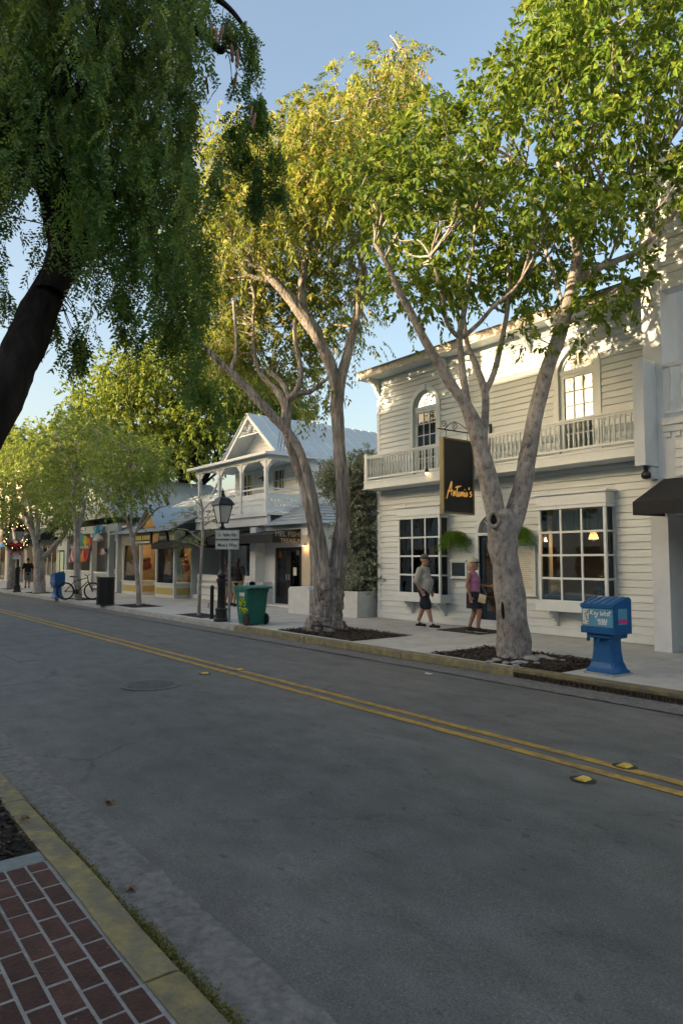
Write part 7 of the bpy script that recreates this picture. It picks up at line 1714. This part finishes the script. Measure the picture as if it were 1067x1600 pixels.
# stones round the thick grey tree
STL = ['pale stone second from the left at the thick grey tree', 'pale stone third from the left at the thick grey tree', 'broad pale stone straight below the thick grey trunk', 'largest pale stone at the right foot of the thick grey tree', 'broad pale stone just right of the largest one', 'small pale stone nearest the kerb below the thick grey trunk', 'pale stone second from the right in the mulch', 'leftmost small pale stone at the thick grey tree', 'small pale stone in front of the largest one', 'rightmost small pale stone in the mulch near the guide box']
STN = mat('pale_stone', (.36, .35, .32), (.24, .23, .21), 9, .85, .6, 30)
for i, (a, b, s_) in enumerate(((775, 1032, .09), (790, 1036, .07), (812, 1036, .1), (830, 1030, .13), (845, 1027, .11), (806, 1040, .06), (860, 1030, .07), (765, 1034, .06), (838, 1036, .05), (878, 1032, .05))):
    p = on_z(a, b, .14); rr_ = random.Random(i); g = MB(); v0 = len(g.v); g.ball((0, 0, 0), s_, 8, 5, 1.4, .9, .45); g.v = [(x_*rr_.uniform(.8, 1.2), y_*rr_.uniform(.8, 1.2), z_) for (x_, y_, z_) in g.v]
    o = g.build('stone', STN, None, False, 40, (p.x, p.y, .14), (0, 0, rr_.uniform(0, 3))); tag(o, 'pale rough stone at the thick grey tree, number %s from the left' % ['third', 'fourth', 'sixth', 'seventh', 'ninth', 'fifth', 'tenth', 'first', 'eighth', 'last'][i] if False else STL[i], 'stone', 'stones at the foot of the thick grey tree')

# ================================================================== people
SKIN = mat('skin', (.42, .22, .15), (.36, .18, .12), 9, .55); SKIN2 = mat('tanned_skin', (.33, .17, .11), (.27, .13, .085), 9, .5)
def capsule(g, p0, p1, r0, r1, n=12):
    p0, p1 = Vector(p0), Vector(p1); d = p1-p0; L_ = d.length; d = d/L_; pts, rs = [], []
    for k in range(5): a = PI/2*k/4; pts.append(p0-d*(r0*math.cos(a)*.98)); rs.append(max(.002, r0*math.sin(a)))
    for k in range(1, 4): t = k/4; pts.append(p0+d*(L_*t)); rs.append(r0+(r1-r0)*t)
    for k in range(5): a = PI/2*k/4; pts.append(p1+d*(r1*math.sin(a)*.98)); rs.append(max(.002, r1*math.cos(a)))
    g.tube(pts, rs, n)
def chain(g, pts, n=12):
    for (a, b) in zip(pts, pts[1:]): capsule(g, a[:3], b[:3], a[3], b[3], n)
def ell(g, c, rx, ry, rz_, rot=None): g.ball(c, 1.0, 16, 10, rx, ry, rz_, rot)
def remesh(o, vox, sm=4):
    m = o.modifiers.new('remesh', 'REMESH'); m.mode = 'VOXEL'; m.voxel_size = vox; m.use_smooth_shade = True
    s_ = o.modifiers.new('smooth', 'SMOOTH'); s_.factor = .5; s_.iterations = sm
def hand(g, w_, d, side, curl=.5, s_=1.0):
    """w_: wrist point, d: direction of the hand, side: thumb direction; five bent fingers"""
    w_, d, side = Vector(w_), Vector(d).normalized(), Vector(side).normalized(); pn = d.cross(side).normalized()
    capsule(g, w_, w_+d*.045*s_, .026*s_, .034*s_, 8); capsule(g, w_+d*.04*s_-side*.02*s_, w_+d*.085*s_-side*.02*s_, .020*s_, .018*s_, 8); capsule(g, w_+d*.04*s_+side*.02*s_, w_+d*.085*s_+side*.02*s_, .020*s_, .018*s_, 8)
    for k, ln in enumerate((.062, .075, .08, .072)):
        b = w_+d*.085*s_+side*((k-1.5)*.0205*s_); a1 = (d+pn*curl*.5).normalized(); a2 = (d+pn*curl*1.6).normalized()
        j = b+a1*ln*.5*s_; capsule(g, b, j, .0095*s_, .009*s_, 6); capsule(g, j, j+a2*ln*.5*s_, .009*s_, .0075*s_, 6)
    t0 = w_+d*.03*s_+side*.03*s_; t1 = t0+(d*.6+side*.7).normalized()*.035*s_; capsule(g, t0, t1, .012*s_, .011*s_, 6); capsule(g, t1, t1+(d+side*.2+pn*curl*.5).normalized()*.03*s_, .011*s_, .008*s_, 6)
def person(loc, rz_, label, S):
    """S: joints in the local frame, x forward, y left, z up; everything in metres"""
    T = thing('person', label, 'person', loc, None, rz_, world=False)
    g = MB(); hd = S['head']; yaw = Matrix.Rotation(S.get('hyaw', 0), 3, 'Z'); H = lambda x, y, z: Vector(hd)+yaw @ Vector((x, y, z))
    ell(g, H(0, 0, .03), .094, .075, .105, yaw); ell(g, H(.025, 0, -.045), .072, .062, .075, yaw); capsule(g, H(.088, 0, .012), H(.108, 0, -.018), .010, .014, 6); ell(g, H(.07, 0, -.085), .03, .032, .026, yaw)
    for s_ in (-1, 1): ell(g, H(-.005, s_*.078, -.01), .022, .010, .033, yaw); ell(g, H(.07, s_*.035, .035), .02, .02, .012, yaw)
    capsule(g, H(.082, -.018, -.058), H(.082, .018, -.058), .008, .008, 6)
    chain(g, [tuple(H(-.01, 0, -.05))+(.055,), S['neck']+(.058,)])
    for c in S['torso']: ell(g, c[:3], *c[3:])
    for A in S['arms']: chain(g, A['pts']); hand(g, A['pts'][-1][:3], A['dir'], A['thumb'], A.get('curl', .5))
    for L_ in S['legs']: chain(g, L_)
    for F in S['feet']: capsule(g, F[0], F[1], .042, .032, 8)
    b = g.build('body', S.get('skin', SKIN), T); remesh(b, .0085, 3)
    for s_ in (-1, 1):
        g = MB(); g.ball(H(.083, s_*.033, .022), .011, 8, 6); g.build('eye', BLACKM, T, True, 180)
    for nm, m_, fn, vox in S['wear']:
        g = MB(); fn(g, H); o = g.build(nm, m_, T, True, 60)
        if vox: remesh(o, vox, 3)
    return T
# -- man in grey shirt, hand in pocket, walking with his stride half open
def man_shirt(g, H):
    for c in MAN['torso']: ell(g, c[:3], c[3]+.022, c[4]+.02, c[5]+.012)
    for A in MAN['arms']: q = [tuple(p[:3])+(p[3]+.028,) for p in A['pts'][:2]]; m_ = Vector(A['pts'][0][:3]).lerp(Vector(A['pts'][1][:3]), .92); chain(g, [q[0], tuple(m_)+(A['pts'][1][3]+.032,)])
    capsule(g, (-.02, 0, 1.42), (-.015, 0, 1.46), .075, .066); capsule(g, (.03, .0, .93), (.03, 0, 1.0), .165, .185)
def man_shorts(g, H):
    ell(g, (0, 0, .90), .165, .175, .13)
    for L_, s_ in zip(MAN['legs'], (1, -1)):
        a, k = Vector(L_[0][:3]), Vector(L_[1][:3]); chain(g, [tuple(a)+(.118,), tuple(a.lerp(k, .92))+(.105,)])
def shoe(F, sole=True):
    def fn(g, H):
        a, b = Vector(F[0]), Vector(F[1]); d = (b-a).normalized(); capsule(g, a-d*.02+Vector((0, 0, -.005)), b+d*.03, .046, .038, 10); capsule(g, a+Vector((0, 0, .03)), a+d*.05+Vector((0, 0, .02)), .045, .042, 10)
    return fn
def soles(F):
    def fn(g, H):
        a, b = Vector(F[0]), Vector(F[1]); d = (b-a).normalized(); s_ = d.cross(Vector((0, 0, 1))).normalized(); e0, e1 = a-d*.07, b+d*.075
        v = []
        for zz in (-.052, -.03):
            for (t, w_) in ((0, .03), (.12, .042), (.6, .048), (.9, .036), (1, .015), (1, -.015), (.9, -.036), (.6, -.048), (.12, -.042), (0, -.03)): p = e0.lerp(e1, t)+s_*w_+Vector((0, 0, zz)); v.append(p)
        f = [tuple(range(9, -1, -1)), tuple(range(10, 20))]+[(i, (i+1) % 10, 10+(i+1) % 10, 10+i) for i in range(10)]; g.add(v, f)
    return fn
def cap(bill=.085, crownh=.085):
    def fn(g, H):
        ell(g, H(-.005, 0, .085), .108, .09, crownh); 
    return fn
def brim(g, H):
    v = []; n = 9
    for k in range(n): a = -PI/2*.9+PI*.9*k/(n-1); v.append(H(.05+.055*math.cos(a), .082*math.sin(a), .075)); v.append(H(.06+.125*math.cos(a), .085*math.sin(a), .062-.01*abs(math.sin(a))))
    g.add(v+[p+Vector((0, 0, .008)) for p in v], [(2*k, 2*k+1, 2*k+3, 2*k+2) for k in range(n-1)]+[(2*n+2*k, 2*n+2*k+2, 2*n+2*k+3, 2*n+2*k+1) for k in range(n-1)]+[(2*k+1, 2*n+2*k+1, 2*n+2*k+3, 2*k+3) for k in range(n-1)])
def band(g, H): g.add(*(lambda q: (q.v, q.f))(MB())) if False else None
WHT = mat('white_rubber', (.62, .62, .6), (.55, .55, .53), 9, .6); BSH = mat('black_canvas', (.014, .015, .016), (.01, .01, .011), 20, .8, .3, 90)
GSH = mat('light_grey_shirt_cloth', (.44, .43, .39), (.36, .35, .32), 30, .85, .3, 60); NSH = mat('navy_shorts_cloth', (.014, .02, .034), (.01, .015, .026), 20, .85, .3, 60)
CAPM = mat('grey_cap_cloth', (.15, .145, .135), (.10, .098, .09), 20, .9, .3, 80); GHAIR = mat('grey_hair', (.30, .28, .25), (.2, .19, .17), 60, .7)
MF = [((-.20, .08, .06), (-.06, .09, .055)), ((.22, -.09, .055), (.38, -.11, .055))]
MAN = dict(head=(.02, 0, 1.60), hyaw=.05, neck=(-.02, 0, 1.44), skin=SKIN,
    torso=[(-.01, 0, 1.34, .11, .19, .10), (.01, 0, 1.22, .14, .18, .15), (.05, 0, 1.08, .165, .17, .15), (.03, 0, .96, .15, .165, .12)],
    arms=[dict(pts=[(-.02, -.205, 1.38, .055), (-.10, -.26, 1.10, .044), (.02, -.23, .90, .030)], dir=(.5, .1, -.8), thumb=(.7, .2, .4), curl=.6), dict(pts=[(-.02, .205, 1.38, .055), (-.06, .26, 1.10, .044), (.08, .25, .88, .030)], dir=(.3, 0, -1), thumb=(1, 0, .2), curl=.5)],
    legs=[[(0, .085, .88, .095), (-.06, .09, .50, .062), (-.20, .08, .13, .040)], [(0, -.085, .88, .095), (.13, -.09, .50, .062), (.22, -.09, .13, .040)]], feet=MF)
def cap_band(g, H): ell(g, H(-.004, 0, .072), .111, .093, .035)
def hair_man(g, H): ell(g, H(-.03, 0, .03), .078, .08, .075)
MAN['wear'] = [('shirt', GSH, man_shirt, .012), ('shorts', NSH, man_shorts, .012), ('shoe', BSH, shoe(MF[0]), .008), ('shoe', BSH, shoe(MF[1]), .008), ('sole', WHT, soles(MF[0]), 0), ('sole', WHT, soles(MF[1]), 0), ('cap', CAPM, cap(), 0), ('cap_band', BSH, cap_band, 0), ('cap_brim', BSH, brim, 0), ('hair', GHAIR, hair_man, 0),
    ('sock', WHT, lambda g, H: capsule(g, (-.20, .08, .08), (-.198, .08, .14), .043, .045), 0), ('sock', WHT, lambda g, H: capsule(g, (.22, -.09, .08), (.219, -.09, .14), .043, .045), 0)]
pm_ = on_z(663, 981)
person((pm_.x, pm_.y, .13), R(22), 'man in grey shirt, navy shorts and cap walking by the left bay window', MAN)
# -- woman in pink top and navy skirt, arm held forward
PNK = mat('pink_top_cloth', (.42, .17, .33), (.34, .13, .27), 25, .85, .3, 70); HATW = mat('cream_hat_cloth', (.48, .45, .38), (.4, .37, .31), 12, .85); BLOND = mat('blond_hair', (.42, .30, .17), (.3, .2, .1), 50, .6)
WF = [((-.12, .06, .055), (.0, .07, .05)), ((.12, -.07, .055), (.26, -.09, .05))]
WOM = dict(head=(.02, 0, 1.50), hyaw=.05, neck=(-.02, 0, 1.35), skin=SKIN2,
    torso=[(-.01, 0, 1.26, .10, .165, .10), (.02, 0, 1.16, .135, .155, .12), (.015, 0, 1.03, .12, .145, .13), (.0, 0, .90, .145, .17, .13)],
    arms=[dict(pts=[(-.03, -.18, 1.30, .046), (-.08, -.215, 1.04, .037), (-.0, -.225, .82, .026)], dir=(.15, .05, -1), thumb=(1, .2, 0), curl=.5), dict(pts=[(-.02, .18, 1.30, .046), (.05, .22, 1.05, .037), (.33, .16, 1.03, .026)], dir=(1, -.1, -.05), thumb=(.2, -.3, .9), curl=.7)],
    legs=[[(0, .075, .82, .09), (.0, .075, .46, .06), (-.12, .06, .12, .037)], [(0, -.075, .82, .09), (.16, -.08, .47, .06), (.12, -.07, .12, .037)]], feet=WF)
def wom_top(g, H):
    for c in WOM['torso'][:3]: ell(g, c[:3], c[3]+.016, c[4]+.010, c[5]+.012)
    capsule(g, (.0, 0, .86), (.01, 0, 1.0), .155, .145)
    for s_ in (-1, 1): capsule(g, (-.03, s_*.11, 1.33), (.03, s_*.11, 1.28), .035, .04)
def wom_skirt(g, H):
    v, f = [], []; n = 22; prof = [(.92, .14, .165), (.84, .165, .185), (.72, .175, .19), (.60, .185, .195), (.54, .195, .20)]
    for i, (z_, a, b) in enumerate(prof):
        for k in range(n): t = 2*PI*k/n; q = 1+.03*i/4*math.sin(5*t); v.append((.03*i/4+a*math.cos(t)*q, b*math.sin(t)*q, z_))
    for i in range(len(prof)-1):
        for k in range(n): f.append((i*n+k, (i+1)*n+k, (i+1)*n+(k+1) % n, i*n+(k+1) % n))
    f.append(tuple(range(n))); g.add(v, f)
def wom_hat(g, H): ell(g, H(-.01, 0, .095), .118, .10, .075); ell(g, H(-.09, 0, .06), .05, .06, .05)
def wom_hat_peak(g, H): v = [H(-.10, -.03, .12), H(.02, -.04, .16), H(-.05, 0, .235), H(-.10, .03, .12), H(.02, .04, .16)]; g.add(v, [(0, 1, 2), (3, 2, 4), (0, 2, 3), (1, 4, 2), (0, 3, 4, 1)])
def wom_bow(g, H):
    for s_ in (-1, 1): ell(g, H(-.13, s_*.03, .03+.03*s_), .045, .03, .06)
def wom_hair(g, H): ell(g, H(-.035, 0, .02), .082, .083, .09); capsule(g, H(-.075, 0, -.02), H(-.085, 0, -.09), .06, .045)
def bag(g, H): g.prism([(.06, .70), (.22, .66), (.25, .84), (.10, .88)], 'y', .265, .215)
def bag_strap(g, H): g.tube([(.10, .24, .88), (-.02, .20, 1.1), (-.03, .10, 1.36), (-.08, -.02, 1.34)], .006, 5); g.tube([(.24, .24, .84), (.12, .19, 1.05), (.05, .1, 1.28), (-.03, .06, 1.37)], .006, 5)
WOM['wear'] = [('top', PNK, wom_top, .011), ('skirt', NSH, wom_skirt, 0), ('shoe', BSH, shoe(WF[0]), .008), ('shoe', BSH, shoe(WF[1]), .008), ('sole', WHT, soles(WF[0]), 0), ('sole', WHT, soles(WF[1]), 0), ('hair', BLOND, wom_hair, 0), ('hat', HATW, wom_hat, 0), ('hat_peak', HATW, wom_hat_peak, 0), ('hat_bow', HATW, wom_bow, 0), ('hat_band', BSH, lambda g, H: ell(g, H(-.004, 0, .068), .115, .098, .022), 0), ('hat_brim', BSH, brim, 0), ('bag_strap', HATW, bag_strap, 0)]
pw_ = on_z(740, 988)
WT = person((pw_.x, pw_.y, .13), R(24), 'woman in pink sleeveless top, navy skirt and pale hat before the door', WOM)
BG = thing('shoulder_bag', 'small cream patterned shoulder bag carried by the woman in pink', 'bag', (pw_.x, pw_.y, .13), None, R(24), world=False)
g = MB(); g.prism([(.17, .70), (.33, .66), (.36, .84), (.21, .88)], 'y', -.19, -.235); g.build('pouch', mat('cream_pattern', (.48, .42, .25), (.28, .24, .13), 40, .8), BG); g = MB(); g.prism([(.205, .80), (.35, .765), (.36, .842), (.212, .882)], 'y', -.236, -.242); g.build('flap', HATW, BG)
# -- people in the shade by the porch and further off, standing or walking away
DSH = mat('black_shirt_cloth', (.012, .012, .014), (.009, .009, .01), 20, .85); KHA = mat('khaki_cloth', (.30, .24, .16), (.24, .19, .12), 20, .85); GYS = mat('grey_green_shorts', (.16, .19, .19), (.12, .15, .15), 20, .85); DHAIR = mat('dark_hair', (.02, .016, .013), (.012, .01, .008), 50, .6); MAUVE = mat('mauve_cloth', (.10, .075, .085), (.08, .06, .07), 20, .85)
def simple_person(p, rz_, label, shirt, shorts, hair=DHAIR, stride=.0, h=1.0, longhair=False, elbow=False):
    F = [((-.05-stride, .1, .055), (.1-stride, .12, .05)), ((-.02+stride, -.1, .055), (.13+stride, -.12, .05))]
    a1 = [(-.02, -.2, 1.38, .055), (-.10, -.31 if elbow else -.26, 1.12, .043), (.06, -.20 if elbow else -.27, .98 if elbow else .90, .03)]; a2 = [(-.02, .2, 1.38, .055), (-.05, .26, 1.10, .043), (.05, .25, .88, .03)]
    S = dict(head=(.02, 0, 1.60), neck=(-.02, 0, 1.44), skin=SKIN2, torso=[(-.01, 0, 1.34, .105, .185, .10), (.0, 0, 1.2, .13, .17, .15), (.02, 0, 1.05, .135, .165, .15), (0, 0, .94, .14, .17, .12)],
             arms=[dict(pts=a1, dir=(.3, .3 if elbow else 0, -.8), thumb=(1, 0, .2)), dict(pts=a2, dir=(.2, 0, -1), thumb=(1, 0, .2))], legs=[[(0, .085, .88, .095), (-.0-stride*.4, .09, .5, .062), (-.05-stride, .1, .13, .04)], [(0, -.085, .88, .095), (.06+stride*.5, -.09, .5, .062), (-.02+stride, -.1, .13, .04)]], feet=F)
    def sh(g, H):
        for c in S['torso']: ell(g, c[:3], c[3]+.02, c[4]+.018, c[5]+.012)
        for A in S['arms']: chain(g, [tuple(A['pts'][0][:3])+(.082,), tuple(Vector(A['pts'][0][:3]).lerp(Vector(A['pts'][1][:3]), .85))+(.07,)])
        capsule(g, (.01, 0, .88), (.01, 0, 1.0), .165, .165)
    def so(g, H):
        ell(g, (0, 0, .9), .16, .175, .12)
        for L_ in S['legs']: aa, kk = Vector(L_[0][:3]), Vector(L_[1][:3]); chain(g, [tuple(aa)+(.115,), tuple(aa.lerp(kk, .9))+(.1,)])
    def ha(g, H):
        ell(g, H(-.02, 0, .055), .096, .085, .085)
        if longhair: capsule(g, H(-.06, 0, 0), H(-.09, 0, -.2), .075, .06)
    S['wear'] = [('shirt', shirt, sh, .014), ('shorts', shorts, so, .014), ('shoe', BSH, shoe(F[0]), .01), ('shoe', BSH, shoe(F[1]), .01), ('hair', hair, ha, .012)]
    T = person((p.x, p.y, .13), rz_, label, S); T.scale = (h, h, h); return T
simple_person(on_z(371, 948), R(120), 'person in black shirt and khaki shorts, elbow out, seen from behind', DSH, KHA, DHAIR, .0, .97, True, True)
simple_person(on_z(358, 946.5), R(100), 'person in mauve top half hidden behind the sign post', MAUVE, KHA, DHAIR, .05, .93)
simple_person(on_z(348, 946), R(60), 'person partly hidden by the black lamp post', DSH, MAUVE, DHAIR, .0, .95)
simple_person(on_z(43, 919), R(170), 'person in black shirt and grey shorts walking away at left', DSH, GYS, DHAIR, .12, 1.0)
# seated diner on the porch
DN = thing('person', 'seated diner in blue shirt behind the porch rail', 'person', (-35.3, 12.9, .13), None, R(-90), world=False)
g = MB(); ell(g, (0, 0, 1.32), .094, .08, .115); capsule(g, (0, 0, 1.16), (0, 0, 1.24), .05, .05); ell(g, (0, 0, .98), .13, .18, .2); ell(g, (0, 0, .7), .15, .18, .15)
for s_ in (-1, 1):
    chain(g, [(0, s_*.2, 1.08, .05), (.12, s_*.25, .85, .042), (.32, s_*.12, .84, .03)]); hand(g, (.32, s_*.12, .84), (1, -s_*.3, 0), (0, -s_, .3)); chain(g, [(0, s_*.1, .62, .09), (.42, s_*.12, .6, .065), (.42, s_*.12, .1, .042)]); capsule(g, (.42, s_*.12, .06), (.56, s_*.13, .05), .042, .034)
b = g.build('body', SKIN2, DN); remesh(b, .012, 3)
g = MB(); ell(g, (0, 0, .99), .15, .2, .2); ell(g, (0, 0, .72), .165, .195, .15)
for s_ in (-1, 1): chain(g, [(0, s_*.2, 1.08, .07), (.1, s_*.24, .9, .06)])
b = g.build('shirt', mat('blue_shirt_cloth', (.03, .12, .26), (.02, .09, .2), 20, .85), DN); remesh(b, .016, 3)
g = MB(); ell(g, (-.02, 0, 1.36), .095, .085, .085); g.build('hair', mat('auburn_hair', (.16, .06, .03), (.11, .04, .02), 40, .6), DN, True)
g = MB()
for s_ in (-1, 1): chain(g, [(0, s_*.1, .62, .11), (.42, s_*.12, .6, .085), (.42, s_*.12, .15, .06)])
b = g.build('trousers', NSH, DN); remesh(b, .016, 3)
CHR = thing('chair', 'dark porch chair under the seated diner', 'chair', (-35.3, 12.9, .13), None, R(-90), world=False)
g = MB(); g.cbox(-.2, .24, -.21, .21, .42, .46, .01); g.build('seat', BLACKM, CHR); g = MB(); g.cbox(-.235, -.205, -.2, .2, .46, .92, .01); g.build('backrest', BLACKM, CHR)
for (a, b) in ((-.18, -.18), (-.18, .18), (.2, -.18), (.2, .18)): g = MB(); g.box(a-.018, a+.018, b-.018, b+.018, 0, .419); g.build('leg', BLACKM, CHR)
